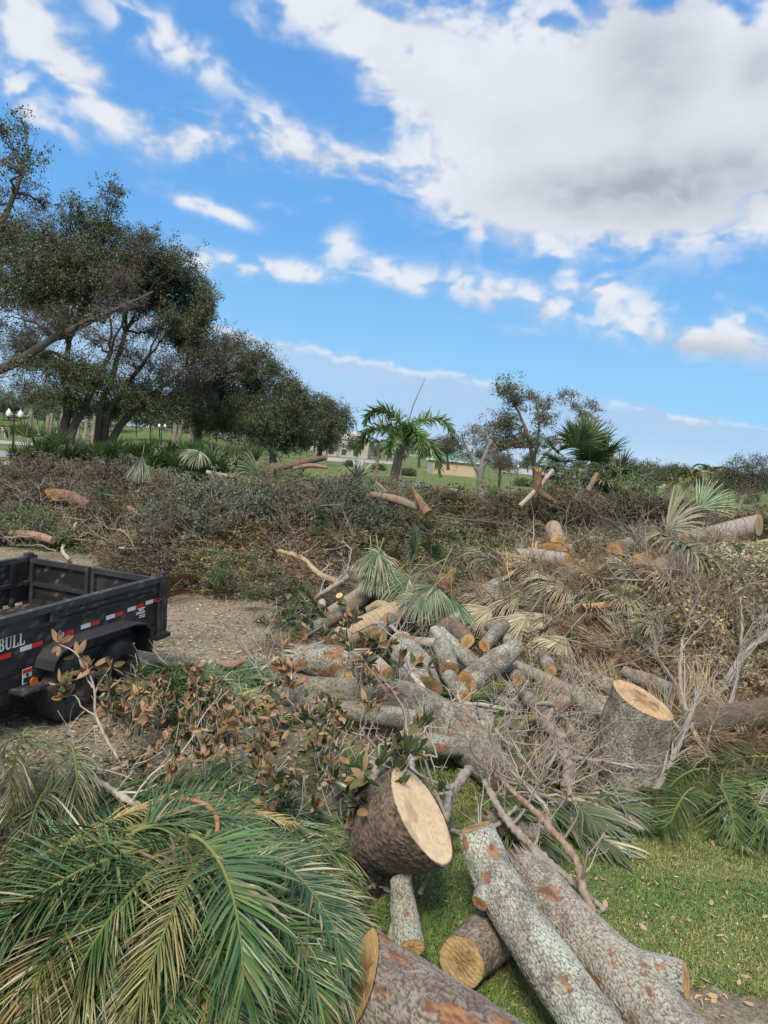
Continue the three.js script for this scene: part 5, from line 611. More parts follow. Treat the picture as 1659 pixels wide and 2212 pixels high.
[[1478, 1075, 1478, 1028, 62], [1522, 1072, 1538, 1020, 66], [1440, 1070, 1448, 1042, 80], [1600, 1068, 1604, 1040, 84]].forEach(([x, y, tx, ty, d], i) => { const p = at(x, y, d), q = at(tx, ty, d); featherPalm('palm_tree', ['yellowish foxtail palm on the far right lawn, left of the pair', 'taller foxtail palm with a spear on the far right lawn', 'small palm before the distant tree line', 'rusty palm half hidden by the far right oak'][i], V(p.x, .0, p.z), Math.max(2, q.y), .2, [[3.4, .9, 2.6, 3], [-.3, .9, 2.6, 3], [3.1, .2, 2.2, 2.2], [0, .3, 2.2, 2.4], [1.4, .9, 2.0, 2.6], [4.6, .9, 2, 2.6], [2.4, 0, 2, 2]], { seed: 30 + i, lean: .5, n: 26, lw: .10, cols: [[.12, .14, .045], [.09, .13, .04], [.16, .12, .05]] }); });
/* sabal palms in the left background */
function fanPalm(name, label, p, h, w, R, k, o = {}) {
  const t = thing(name, label, 'palm tree', o.group), g = new G(), r = rngOf(o.seed || 1), pts = []; for (let i = 0; i <= 8; i++) pts.push(p.clone().add(V((o.lean || 0) * i / 8, h * i / 8, 0))); g.tube(pts, pts.map(() => w), 9, (i, j) => mul(o.bark || [.26, .22, .18], .7 + .6 * hsh(i, j, 3))); part('trunk', g.geo(), M.bark, t); const c = pts[8];
  for (let i = 0; i < k; i++) { const a = i * 2.4 + r(), e = mix(o.hi ?? 1.25, o.lo ?? -.7, i / k) + (r() - .5) * .2, d = V(Math.cos(a) * Math.cos(e), Math.sin(e), Math.sin(a) * Math.cos(e)), n = V(-Math.cos(a) * Math.sin(e), Math.cos(e), -Math.sin(a) * Math.sin(e)); const f = new THREE.Group(); f.name = 'frond'; t.add(f); fanInto(f, { seed: (o.seed || 1) * 50 + i, hub: c.clone().addScaledVector(d, R * .75), out: d, n, r: R * .72, w: R * .055, k: o.seg || 26, span: 1.9, free: true, limp: .45, stalk: R * .75, stalkDrop: 0, cols: o.cols || [[.05, .085, .03], [.07, .10, .035], [.10, .12, .05]], dryTip: e < -.3 ? .5 : .04 }); }
  return t;
}
{ const b = at(1258, 1068, 23); fanPalm('cabbage_palm', 'broad green fan palm standing on the far heap at right', V(b.x, 0, b.z), 3.35, .16, 1.15, 18, { seed: 3, hi: 1.5, lo: -.55, seg: 40, cols: [[.05, .10, .035], [.07, .125, .05], [.10, .15, .06]], lean: -.1 }); const b2 = at(1315, 1062, 24); fanPalm('cabbage_palm', 'small bluish fan palm right of the broad green one', V(b2.x, 0, b2.z), 2.9, .12, .95, 10, { seed: 4, hi: 1.0, lo: -.6, seg: 30, cols: [[.05, .08, .05], [.08, .11, .07], [.10, .10, .04]] }); }
[[106, 952, 898, 86], [113, 953, 893, 92], [137, 955, 878, 84], [153, 950, 900, 110], [174, 948, 905, 118], [190, 950, 900, 112], [207, 952, 897, 100], [70, 945, 884, 100], [84, 948, 890, 104], [380, 965, 915, 75], [392, 965, 905, 78], [415, 965, 908, 70]].forEach(([x, y, ty, d], i) => { const p = at(x - 8, y, d), q = at(x, ty, d); fanPalm('cabbage_palm', 'cabbage palm with straight trunk in the park behind the balustrade', V(p.x, landY(p.x, -p.z), p.z), q.y - landY(p.x, -p.z), .22, 1.5, 11, { seed: 60 + i, seg: 14, lean: (i % 5 === 3 ? -.9 : .2), group: 'cabbage palms in the park behind the left balustrade', cols: [[.07, .095, .035], [.10, .11, .05], [.05, .075, .03]] }); });
/* big oaks */
tree('oak_tree', 'big spreading live oak with two-stemmed trunk behind the palmetto, left of the oak pair', 43, [{ p: [[140, 985], [138, 930], [146, 880], [140, 820], [150, 740]], w: 24, e: .45, f: 5 }, { p: [[150, 950], [165, 910], [182, 880], [205, 830], [240, 760]], w: 20, e: .45, f: 5 }],
  [[60, 560, 70, 60, .9], [130, 520, 70, 50, 1.1], [210, 490, 60, 50, .9], [240, 430, 34, 42, .5], [190, 560, 90, 50, 1.1], [120, 610, 80, 40, .9], [60, 650, 70, 40, .6], [180, 660, 90, 34, .55, 'b'], [150, 800, 70, 34, 1.0], [80, 790, 60, 30, .9], [220, 830, 60, 34, 1.1], [130, 860, 60, 24, .8], [110, 720, 80, 40, .22, 'b'], [200, 740, 90, 40, .25, 'b'], [20, 500, 60, 40, .7], [150, 440, 30, 30, .35], [300, 530, 50, 40, .6, 'b'], [40, 760, 70, 50, .35, 'b'], [60, 850, 60, 34, .4, 'b'], [20, 620, 60, 50, .5], [190, 600, 60, 40, .7], [90, 470, 50, 34, .35, 'b'], [260, 600, 60, 40, .5, 'b'], [180, 880, 50, 22, .6], [150, 690, 60, 30, .4]], { seed: 5, brown: .1, k: 66, fine: 5, leaf: .78 });
tree('oak_tree', 'big live oak with three leaning stems behind the palmetto, right of the oak pair', 46, [{ p: [[214, 990], [212, 930], [218, 880], [240, 820], [270, 720]], w: 20, e: .45, f: 5 }, { p: [[224, 985], [226, 940], [236, 890], [262, 850], [320, 770]], w: 17, e: .45, f: 5 }, { p: [[230, 985], [246, 940], [272, 905], [320, 860], [400, 800]], w: 20, e: .4, f: 5 }],
  [[300, 560, 70, 60, .9], [380, 590, 56, 50, .85], [350, 640, 90, 46, 1.2], [430, 650, 48, 48, 1.1], [440, 700, 34, 40, .9], [410, 730, 60, 36, 1.0], [280, 660, 80, 40, .45, 'b'], [340, 720, 80, 40, .3, 'b'], [380, 560, 40, 40, .5], [310, 500, 30, 26, .35], [290, 850, 60, 40, 1.1], [350, 810, 80, 40, .3, 'b'], [420, 800, 90, 40, .35, 'b'], [340, 880, 60, 26, .8], [400, 880, 60, 30, .7], [440, 760, 50, 40, .35, 'b'], [240, 890, 40, 20, .7], [360, 690, 60, 30, .5], [270, 780, 70, 50, .25, 'b'], [450, 640, 30, 30, .7]], { seed: 7, brown: .1, k: 66, fine: 5, leaf: .78 });
tree('oak_tree', 'nearer oak at the left edge with a thick limb reaching over the trailer', 28, [{ p: [[-150, 1010, 0], [-130, 880, 0], [-60, 820, 0], [20, 790, 0], [120, 730, 1], [230, 680, 3], [330, 630, 5]], w: 32, e: .14, f: 3 }, { p: [[-130, 880], [-90, 700], [-40, 560], [10, 470], [45, 380]], w: 34, e: .25, f: 4 }],
  [[30, 320, 46, 60, .55], [50, 370, 60, 30, .45], [-10, 430, 50, 40, .4, 'b'], [60, 430, 50, 40, .3, 'b'], [110, 440, 34, 30, .25, 'b'], [-20, 560, 60, 60, .8], [20, 520, 60, 40, .6], [-30, 700, 50, 50, .5], [40, 690, 60, 40, .3, 'b'], [-20, 840, 60, 36, .3, 'b'], [0, 270, 24, 20, .3], [80, 760, 60, 34, .3], [150, 720, 50, 30, .3, 'b'], [230, 690, 50, 28, .28], [290, 660, 40, 26, .3, 'b'], [20, 800, 50, 30, .35], [10, 610, 50, 40, .6], [70, 560, 40, 30, .5], [40, 260, 30, 26, .35]], { seed: 11, brown: .2, deep: 3, k: 34, leaf: .7, fine: 6 });
tree('oak_tree', 'oak with feathery crown tip right of the oak pair', 52, [{ p: [[420, 990], [430, 930], [450, 880], [480, 820]], w: 18, e: .5, f: 5 }], [[470, 760, 50, 34, .4, 'b'], [520, 740, 44, 30, .4], [550, 790, 40, 40, .7], [490, 800, 60, 36, .55, 'b'], [430, 850, 70, 46, .9], [500, 860, 70, 50, 1.1], [560, 830, 40, 40, .9], [540, 890, 60, 40, 1.0], [480, 920, 60, 30, .9], [420, 910, 50, 30, .8], [575, 770, 20, 30, .4], [440, 790, 60, 50, .4, 'b'], [480, 720, 40, 30, .3, 'b'], [400, 840, 60, 40, .5, 'b'], [600, 810, 50, 34, .5]], { seed: 13, k: 56, fine: 4, leaf: .8 });
tree('oak_tree', 'dense dark oak in the middle of the oak row', 62, [{ p: [[590, 1000], [588, 960], [600, 910], [610, 870]], w: 15, e: .5, f: 5 }], [[610, 845, 44, 34, .8], [640, 850, 30, 30, .6], [600, 900, 66, 46, 1.1], [650, 890, 46, 40, 1.0], [560, 940, 60, 34, 1.1], [630, 940, 56, 36, 1.1], [620, 830, 24, 18, .5], [590, 960, 50, 20, .7]], { seed: 15, k: 40 });
tree('oak_tree', 'paler oak at the right end of the oak row', 72, [{ p: [[690, 990], [692, 970], [698, 930], [700, 900]], w: 11, e: .5, f: 5 }], [[690, 880, 40, 26, .7], [720, 890, 34, 24, .6], [745, 905, 28, 22, .45], [700, 920, 46, 34, .9], [740, 930, 34, 28, .5], [665, 930, 40, 40, .9], [700, 960, 40, 20, .6], [755, 925, 18, 20, .35]], { seed: 17, k: 38, brown: .2 });
tree('oak_tree', 'windblown oak with open crown and many bare limbs beyond the far heap', 40, [{ p: [[1158, 1060], [1156, 1020], [1150, 985], [1140, 940], [1120, 890], [1100, 850]], w: 13, e: .3, f: 5 }, { p: [[1152, 1000], [1160, 960], [1165, 920], [1160, 870]], w: 8, e: .35, f: 4 }, { p: [[1156, 1010], [1190, 970], [1230, 935], [1270, 905]], w: 8, e: .3, f: 4 }],
  [[1100, 838, 36, 26, .45], [1080, 850, 26, 18, .3], [1115, 870, 34, 28, .7], [1090, 915, 40, 34, .75], [1070, 950, 40, 34, .7], [1110, 960, 44, 30, .8], [1150, 855, 20, 16, .4], [1175, 880, 26, 22, .7], [1180, 915, 30, 24, .7], [1230, 862, 26, 18, .35], [1245, 878, 24, 10, .35, 'b'], [1255, 900, 24, 14, .4], [1285, 880, 22, 14, .35], [1300, 910, 26, 14, .16, 'b'], [1150, 950, 36, 30, .6], [1190, 960, 30, 22, .45], [1060, 920, 24, 24, .4, 'b'], [1040, 980, 40, 26, .4, 'b']], { seed: 19, k: 52, deep: 3, leaf: .62, fine: 5, bark: [.17, .13, .11] });
tree('bare_tree', 'nearly bare grey tree left of the windblown oak', 36, [{ p: [[1040, 1080], [1036, 1030], [1044, 990], [1062, 950]], w: 16, e: .4, f: 5 }, { p: [[1038, 1030], [1022, 1000], [1010, 970], [1000, 950]], w: 10, e: .4, f: 4 }], [[1010, 950, 34, 26, .2, 'b'], [1050, 940, 34, 30, .25, 'b'], [985, 985, 30, 26, .2, 'b'], [1070, 975, 30, 26, .22, 'b'], [1020, 980, 40, 26, .22, 'b'], [1030, 930, 30, 18, .3]], { seed: 21, k: 26, leaf: .55, fine: 7, bark: [.23, .205, .185] });
[['dark far tree left of the low house', 88, [[905, 1010], [905, 975]], [[890, 955, 34, 24, .8], [915, 965, 34, 24, .9], [870, 950, 22, 20, .4]]], ['grey-brown far tree behind the pump house', 84, [[968, 1015], [966, 980]], [[955, 960, 34, 26, .7, 'b'], [985, 955, 34, 24, .6], [960, 975, 40, 20, .7]]], ['grey far tree over the road at the lawn edge', 76, [[1078, 1060], [1080, 1010]], [[1080, 1000, 40, 26, .5, 'b'], [1060, 985, 30, 24, .4, 'b'], [1100, 1010, 36, 20, .5, 'b']]], ['round-crowned far tree at the left end of the distant tree line', 95, [[1415, 1068], [1415, 1035]], [[1412, 1024, 24, 20, 1], [1425, 1035, 20, 18, 1], [1400, 1040, 20, 18, .9]]], ['broad open oak at the far right edge', 60, [[1640, 1085], [1630, 1050], [1625, 1020]], [[1600, 1010, 34, 24, .45], [1640, 1000, 34, 24, .5, 'b'], [1575, 1030, 36, 24, .55], [1620, 1040, 46, 24, .6, 'b'], [1660, 1030, 34, 30, .6], [1560, 1050, 30, 18, .6], [1600, 1065, 50, 16, .7, 'b']]], ['smaller dark oak left of the broad open oak', 72, [[1545, 1080], [1545, 1050]], [[1530, 1030, 24, 18, .5, 'b'], [1550, 1040, 26, 18, .6], [1520, 1045, 20, 16, .5]]]].forEach(([l, d, tr, bl], i) => tree('tree', l, d, [{ p: tr, w: 7, e: .6, f: 4 }], bl, { seed: 50 + i, k: 26, leaf: .9, deep: 4, fine: 2 }));
for (let i = 0; i < 74; i++) { const r = rngOf(900 + i), zone = i < 30 ? 0 : i < 62 ? 1 : 2, d = [150 + 90 * r(), 125 + 60 * r(), 210 + 70 * r()][zone], px = zone === 0 ? 1290 + 420 * (i / 30) : zone === 1 ? -60 + 780 * ((i - 30) / 32) + 20 * r() : 660 + 640 * ((i - 62) / 12), hor = 978 + .091 * (px - 829), h = [24, 62, 20][zone] + 14 * r(), y = hor - h * .5; const gl = [['tree in the dark distant tree line at right', 'distant tree line at right'], ['dark tree in the park woodland behind the left oaks', 'park woodland behind the left oaks'], ['far tree on the skyline behind the pale buildings', 'skyline trees behind the pale buildings']][zone]; tree('tree', gl[0], d, [{ p: [[px, hor + 14], [px, hor - 8]], w: 2.6, e: .8, f: 4 }], [[px, y, (zone === 1 ? 26 : 15) + 9 * r(), h * .5, .9], [px + 16 * (r() - .5), y + 10, 18, 13, 1], [px - 10, y + 13, 15, 11, 1], [px + 9, y + 2, 10, 12, .7]], { seed: 300 + i, k: 3.4, leaf: 2.0, deep: 3, fine: 1, group: gl[1] }); }
/* shrubs by the far lawn and the left park */
[[100, 912, 95, 26, 'dark hedge shrub below the cabbage palms', 0], [30, 905, 130, 34, 'hedge shrub on the far left green slope', 0], [200, 945, 90, 20, 'bright green shrub between the oak trunks', 1], [330, 955, 80, 24, 'yellow-green shrub right of the oak pair', 1], [760, 990, 150, 16, 'low clipped shrub by the far drive', 0], [880, 1012, 120, 20, 'dark shrub on the lawn behind the foxtail palm', 0], [820, 998, 140, 16, 'shrub in front of the hall', 0], [920, 1062, 55, 40, 'dark green bank of reeds on the near pond edge', 0], [640, 975, 58, 44, 'bright green bush under the oak row', 1], [1130, 1030, 120, 22, 'low green hedge along the far road', 0], [1210, 1040, 110, 26, 'clipped hedge behind the broad fan palm', 0]].forEach(([x, y, d, w, l, c], i) => { const t = thing('shrub', l, 'shrub'), r = rngOf(400 + i), q = at(x, y + 6, d), W = w / FOC * d, list = []; for (let k = 0; k < 150; k++) list.push([V(q.x + (r() + r() - 1) * W, landY(q.x, -q.z) + r() * W * .55 * 1.1, q.z + (r() + r() - 1) * W * .5), rq(r), 1 + r() * .8, c ? [2.2, 2.6, 1.2] : [1, 1.2, .9]]); part('stem', new G().tube([V(q.x, landY(q.x, -q.z) - .1, q.z), V(q.x, landY(q.x, -q.z) + W * .4, q.z)], [.06, .03], 5, [.12, .1, .08]).geo(), M.bark, t); scatter('foliage', null, clumps[i % 4], M.leaf, list, t); });
/* ================= fronds and fans ================= */
const GF = 'green cut palm fronds heaped at lower left';
{ // the heap at lower left: each cut frond lies from a hub under the crest down the slope
  const spots = []; const r = rngOf(77);
  // [px, py of the cut base, direction in the picture in degrees (0 = right, 90 = down/toward the camera), length]
  const fan1 = [[330, 1800, 160, 1.5], [300, 1820, 145, 1.6], [320, 1840, 128, 1.7], [360, 1850, 112, 1.7], [380, 1850, 100, 1.6], [420, 1860, 85, 1.6], [460, 1850, 70, 1.7], [500, 1850, 55, 1.7], [540, 1840, 40, 1.6], [560, 1830, 30, 1.5], [560, 1800, 15, 1.4], [520, 1790, 5, 1.4], [480, 1780, -12, 1.4], [440, 1770, -28, 1.4], [400, 1780, 172, 1.4], [300, 1860, 170, 1.4], [250, 1880, 155, 1.3], [230, 1900, 135, 1.3]];
  for (const s of fan1) spots.push([...s, .02 + .05 * r()]);
  for (let i = 0; i < 56; i++) { const a = 20 + 150 * r(); spots.push([270 + 300 * r(), 1870 + 300 * r(), a, 1.0 + .6 * r(), -.02 + .06 * r()]); }
  for (let i = 0; i < 24; i++) spots.push([10 + 270 * r(), 1900 + 270 * r(), 70 + 110 * r(), .9 + .5 * r(), -.02 + .06 * r()]);
  for (let i = 0; i < 18; i++) spots.push([470 + 170 * r(), 1760 + 130 * r(), -30 + 90 * r(), .9 + .5 * r(), .0 + .06 * r()]);
  for (let i = 0; i < 20; i++) spots.push([200 + 330 * r(), 1760 + 60 * r(), -40 + 45 * r(), 1.0 + .5 * r(), .0 + .05 * r()]);
  for (let i = 0; i < 12; i++) spots.push([500 + 150 * r(), 1820 + 130 * r(), 5 + 60 * r(), 1.5 + .4 * r(), .02 + .05 * r()]);
  spots.forEach(([px0, py, a, len0, lift], i) => { const px = px0 > 450 && py > 1990 ? px0 - 60 : px0; const len = len0 * (a < 45 ? .48 : .64); const b = hit(px, py, lift + .03); const dry = i > 20 && r() < .09; frond(dry ? 'dull half-dried palm frond among the green ones heaped at lower left' : 'green palm frond in the cut heap at lower left', { group: dry ? 'half-dried palm fronds in the heap at lower left' : GF, seed: 1000 + i, base: b, az: a * D2R, len, leaf: .20 + .09 * r(), w: .0095 + .003 * r(), n: 72, mess: .25 + .4 * r(), lift: .03 + lift + .018 * (i % 4), pitch: .12 + .2 * r(), sag: 1.5, curl: (r() - .5) * .8, limp: .45 + .5 * r(), cols: dry ? [...YELLOW, ...STRAW] : GREENS.concat(i % 3 ? [[.10, .16, .05], [.14, .165, .06]] : [[.055, .12, .06]]), single: i === 3 || i === 5 || i === 7 || i === 8 }); });
}
frond('big green palm frond with a clear midrib draped down the middle of the heap', { seed: 1201, base: hit(400, 1838, .16), az: 52 * D2R, len: 1.16, leaf: 0.32, w: 0.0163, n: 58, lift: 0.31, pitch: .3, sag: 1.3, curl: .35, limp: .45, single: true, dryTip: .02, tip: .3, stemCol: [.22, .24, .07], spread0: 1.25 });
frond('limp green palm frond spread toward the left edge of the heap', { seed: 1202, base: hit(350, 1870, .14), az: 150 * D2R, len: 1.06, leaf: 0.31, w: 0.0150, n: 56, lift: .13, pitch: .2, sag: 1.2, curl: -.4, limp: .6, single: true });
frond('yellow-brown dried frond lying along the crest of the green heap', { seed: 1203, base: hit(14, 1862, .38), az: -4 * D2R, len: 1.9, leaf: 0.18, w: 0.0068, n: 70, from: .2, lift: .40, pitch: .2, sag: .4, curl: .1, limp: 1.0, cols: [[.33, .26, .11], [.26, .19, .075], [.36, .30, .15], [.22, .2, .07]], stemCol: [.45, .28, .09], mat: M.dry, stemW: .013 });
frond('yellowing frond trailing down the right flank of the heap', { seed: 1204, base: hit(455, 1842, .16), az: 88 * D2R, len: 1.19, leaf: 0.24, w: 0.0095, n: 66, lift: 0.34, pitch: .1, sag: 1.3, curl: .3, limp: .9, cols: [[.22, .22, .075], [.27, .235, .10], [.15, .18, .06], [.32, .27, .13]], mat: M.dry });
frond('bleached straw-coloured frond hanging down the front of the heap', { seed: 1205, base: hit(318, 1960, .3), az: 84 * D2R, len: 0.76, leaf: 0.21, w: 0.0102, n: 60, lift: 0.33, pitch: -.2, sag: 1.0, curl: .1, limp: 1.2, spread0: .7, cols: [[.48, .44, .33], [.42, .37, .25], [.52, .49, .40], [.36, .30, .19]], mat: M.dry });
frond('grey-tan frond hanging right of the bleached one', { seed: 1206, base: hit(385, 1985, .3), az: 92 * D2R, len: 0.66, leaf: 0.18, w: 0.0082, n: 56, lift: 0.32, pitch: -.2, sag: 1.0, limp: 1.1, spread0: .7, cols: [[.40, .36, .29], [.31, .27, .2], [.45, .42, .36]], mat: M.dry });
frond('half-dry olive frond hanging left of the bleached one', { seed: 1207, base: hit(270, 1950, .28), az: 95 * D2R, len: 0.79, leaf: 0.24, w: 0.0095, n: 56, lift: 0.31, pitch: -.1, sag: 1.0, limp: .9, spread0: .8, cols: [[.20, .20, .085], [.28, .25, .13], [.12, .15, .055]] });
frond('dark blue-green frond pointing down the right end of the heap', { seed: 1208, base: hit(520, 1838, .18), az: 38 * D2R, len: 1.12, leaf: 0.21, w: 0.0116, n: 70, lift: .24, pitch: .25, sag: 1.1, curl: .35, limp: .35, cols: [[.035, .085, .038], [.045, .10, .045], [.03, .075, .035]] });
frond('dark green frond behind the crest, upper right of the heap', { seed: 1209, base: hit(360, 1742, .12), az: -14 * D2R, len: 1.06, leaf: 0.24, w: 0.0122, n: 64, lift: .16, pitch: .3, sag: 1.0, curl: .5, limp: .4, cols: [[.04, .09, .04], [.05, .105, .04]] });
frond('dark frond lying right below the magnolia leaves', { seed: 1210, base: hit(500, 1742, .10), az: 20 * D2R, len: 0.99, leaf: 0.25, w: 0.0129, n: 58, lift: .14, pitch: .25, sag: 1.2, curl: .4, limp: .5, cols: [[.035, .085, .038], [.045, .10, .045]] });
frond('frond with stiff bright leaflets rising behind the crest of the heap', { seed: 1211, base: hit(260, 1770, .10), az: -38 * D2R, len: 0.99, leaf: 0.28, w: 0.0109, n: 50, lift: .12, pitch: .55, sag: 1.5, limp: .15, spread0: .75, vee: .9, cols: [[.09, .16, .055], [.075, .14, .045]] });
frond('greyish-green frond at the bottom left corner', { seed: 1212, base: hit(10, 1985, .1), az: 40 * D2R, len: 0.79, leaf: 0.21, w: 0.0116, n: 50, lift: .12, pitch: .2, sag: 1.1, limp: .6, cols: [[.09, .14, .06], [.12, .16, .08]] });
{ // bent brown stalk arched over the heap
  const t = thing('palm_stalk', 'bent reddish-brown palm stalk arched over the green heap', 'palm stalk'), g = new G(), P = [[318, 1742, 4.75], [372, 1727, 4.7], [430, 1732, 4.6], [462, 1755, 4.5], [470, 1785, 4.4], [462, 1825, 4.35], [444, 1862, 4.3]].map((p) => at(...p)), c = new THREE.CatmullRomCurve3(P).getPoints(24); g.tube(c, c.map((_, i) => .009 + .006 * Math.sin(i / 24 * 3.1)), 7, (i, k) => mixc([.36, .18, .11], [.26, .13, .075], vn(i, k, 2))); part('stalk', g.geo(), M.wood, t);
  const t2 = thing('dried_leaf', 'curled dried brown palm sheath lying on top of the green heap', 'dried leaf'), g2 = new G(), r = rngOf(8); for (let k = 0; k < 9; k++) { const q = hit(360 + 60 * r(), 1868 + 30 * r(), .20); let d = V(r() - .6, r() * .5, r() - .5).normalize(), p = q; const pts = [p]; for (let i = 0; i < 5; i++) { p = p.clone().addScaledVector(d, .055); d.y -= .25 * r(); d.x += (r() - .5) * .6; d.normalize(); pts.push(p); } g2.blade(pts, V(0, .6, 1), [.02, .05, .06, .05, .03, .004], mixc([.33, .19, .13], [.45, .30, .22], r()), .5); } part('sheath', g2.geo(), M.dry, t2);
  const t3 = thing('dried_leaf', 'comb-like tan dried leaf on the crest, left of the curled sheath', 'dried leaf'), g3 = new G(); const q0 = hit(288, 1858, .2), q1 = hit(346, 1870, .2); for (let k = 0; k < 9; k++) { const p = q0.clone().lerp(q1, k / 8); g3.blade([p, p.clone().add(V(.01, -.05, .05)), p.clone().add(V(.03, -.12, .09))], V(1, 0, 0), [.016, .014, .004], mixc([.45, .31, .15], [.34, .21, .1], k / 8), .3); } g3.tube([q0, q1], [.008, .006], 5, [.4, .28, .14]); part('sheath', g3.geo(), M.dry, t3);
}
/* drooping fronds left, before the trailer */
[['ragged drooping frond at the left edge in front of the trailer', 20, 1640, 40, 1.3], ['drooping frond over the sawn log at the left edge', 95, 1600, 55, 1.2], ['long limp frond hanging in front of the gravel at left', 60, 1575, 75, 1.4], ['frond with thin dark leaflets next to the magnolia branch', 150, 1610, 60, 1.1], ['dark frond hanging down to the leaf litter at left', 110, 1700, 85, 1.0], ['pale frond tip curling above the others at left', 70, 1590, 120, .9]].forEach(([l, px, py, a, len], i) => frond(l, { seed: 1300 + i, base: at(px, py, 6.5 - .1 * i), az: a * D2R, len: len * .7, leaf: .26, w: .010, n: 54, lift: .02, pitch: .3, sag: 2.6, limp: 1.3, mess: .5, free: false, cols: [[.075, .105, .05], [.10, .125, .065], [.055, .085, .035], [.14, .14, .08]] }));
for (let i = 0; i < 9; i++) { const r = rngOf(1380 + i), px = 120 + 330 * r(), py = 1640 + 100 * r(); frond('green frond lying among magnolia leaves between the trailer and the frond heap', { group: 'fronds lying between the trailer and the frond heap', seed: 1390 + i, base: hit(px, py, .1), az: (20 + 120 * r()) * D2R, len: .7 + .4 * r(), leaf: .26, w: .012, n: 50, lift: .05 + .06 * r(), pitch: .35, sag: 1.9, limp: .8, mess: .5 }); }
/* green heap between trailer and logs */
for (let i = 0; i < 22; i++) { const r = rngOf(1400 + i), px = 375 + 150 * r(), py = 1450 + 70 * r(); frond('bright green frond in the small heap between trailer and logs', { group: 'fronds of the small green heap between trailer and logs', seed: 1420 + i, base: hit(px, py, .1), az: r() * 6.28, len: .45 + .35 * r(), leaf: .28, w: .017, n: 34, lift: .05 + .15 * r(), pitch: .5, sag: 1.8, limp: .6, cols: [[.05, .12, .03], [.06, .135, .035], [.04, .09, .03], [.09, .15, .045]] }); }
frond('yellow feather frond with fine even leaflets in the small green heap', { seed: 1450, base: hit(478, 1505, .28), az: 25 * D2R, len: .8, leaf: .26, w: .012, n: 40, lift: .22, pitch: .1, sag: .8, limp: .2, cols: [[.24, .26, .06], [.19, .22, .06]] });
frond('rusty brown fallen frond brushing the gravel behind the trailer', { seed: 1451, base: hit(470, 1250, .35), az: 165 * D2R, len: 1.9, leaf: .9, w: .022, n: 60, lift: .1, pitch: .0, sag: .9, limp: .7, spread0: .45, cols: [[.24, .135, .085], [.19, .105, .065], [.30, .18, .12]], mat: M.dry });
frond('second brown fallen frond under the rusty one', { seed: 1452, base: hit(460, 1275, .2), az: 150 * D2R, len: 1.7, leaf: .8, w: .02, n: 54, lift: .06, pitch: .0, sag: .9, limp: .7, spread0: .5, cols: [[.2, .115, .075], [.16, .09, .055]], mat: M.dry });
/* right: fronds at the lawn edge */
[[1560, 1652, 115, 1.5], [1540, 1665, 95, 1.4], [1580, 1660, 70, 1.4], [1620, 1650, 60, 1.5], [1500, 1680, 130, 1.2], [1650, 1640, 100, 1.4], [1530, 1640, 150, 1.3], [1600, 1690, 85, 1.1], [1690, 1640, 120, 1.4], [1690, 1620, 175, 1.6], [1680, 1660, 150, 1.3]].forEach(([px, py, a, len], i) => frond('glossy green feather frond in the clump right of the stump', { group: 'feather fronds clumped right of the stump', seed: 1500 + i, base: hit(px, py + 22, .3), az: a * D2R, len: len * .72, leaf: .30, w: .013, n: 64, lift: .06 + .022 * i, pitch: .2, sag: 1.9, limp: .45, cols: [[.065, .115, .032], [.08, .135, .036], [.10, .15, .045], [.05, .095, .03]] }));
[[1180, 1690, 50, 1.2], [1230, 1672, 35, 1.2], [1280, 1668, 60, 1.1], [1150, 1720, 30, 1.2], [1200, 1740, 45, 1.0], [1110, 1730, 80, .9], [1260, 1700, 20, 1.0], [1060, 1720, 60, .8], [1150, 1690, 90, .9], [1220, 1710, 70, .9]].forEach(([px, py, a, len], i) => frond('broad-leaved green frond lying flat between the crooked branch and the stump', { group: 'broad-leaved fronds lying flat left of the stump foot', seed: 1550 + i, base: hit(px, py + 28, .1), az: a * D2R, len: len * .58, leaf: .38, w: .026, n: 26, lift: .03 + .016 * i, pitch: .05, sag: 1.1, limp: .6, spread0: .8, cols: [[.07, .105, .055], [.085, .125, .06], [.06, .095, .045], [.11, .14, .08]] }));
/* fans of cut cabbage palms */
const fp = (px, py, d) => at(px, py, d);
[['upper fan of the cut cabbage palm crown, bluish green and spread wide', 862, 1195, 13.2, [-.35, .45], .95], ['fan of the cut palm crown hanging left with straw tips', 815, 1222, 13.0, [-1, -.15], 1.0], ['middle fan of the cut palm crown folded over the logs', 850, 1250, 12.6, [-.75, -.55], 1.05], ['lower fan of the cut palm crown draped on the tan trunk', 905, 1265, 12.4, [-.35, -1], .95], ['right fan of the cut palm crown standing up', 900, 1205, 13.4, [.25, .65], .75], ['small low fan of the cut palm crown with hanging tips', 880, 1290, 12.2, [-.7, -.8], .8], ['far left fan of the cut palm crown nearly closed', 800, 1250, 13.1, [-.8, -.7], .7]].forEach(([l, px, py, d, o, R], i) => fan(l, { seed: 1600 + i, hub: onHeap(px + 34, py, d, .3), out: V(o[0], o[1], .35), n: V(.1, .75, .7), r: R * .62, w: .026, k: 58, span: 1.25, limp: 1.0, tip: .4, dryTip: .08, cols: [[.06, .105, .05], [.08, .125, .06], [.05, .09, .04], [.11, .15, .075]], stalk: .8, free: true }));
for (let i = 0; i < 9; i++) { const r = rngOf(1720 + i), px = 800 + 120 * r(), py = 1195 + 110 * r(); fan('drooping bluish-green leaf in the cut cabbage palm crown over the tan trunk', { group: 'drooping leaves of the cut cabbage palm crown', seed: 1730 + i, hub: onHeap(px, py, 12.8, .35), out: V(-.6 + .9 * r(), -.4, .45), n: V(.1, .7, .75), r: .45 + .25 * r(), w: .024, k: 46, span: .8 + .4 * r(), limp: 1.3, tip: .4, free: true, stalk: .5, cols: [[.06, .115, .05], [.085, .14, .06], [.05, .095, .04], [.13, .165, .08], [.24, .22, .12]] }); }
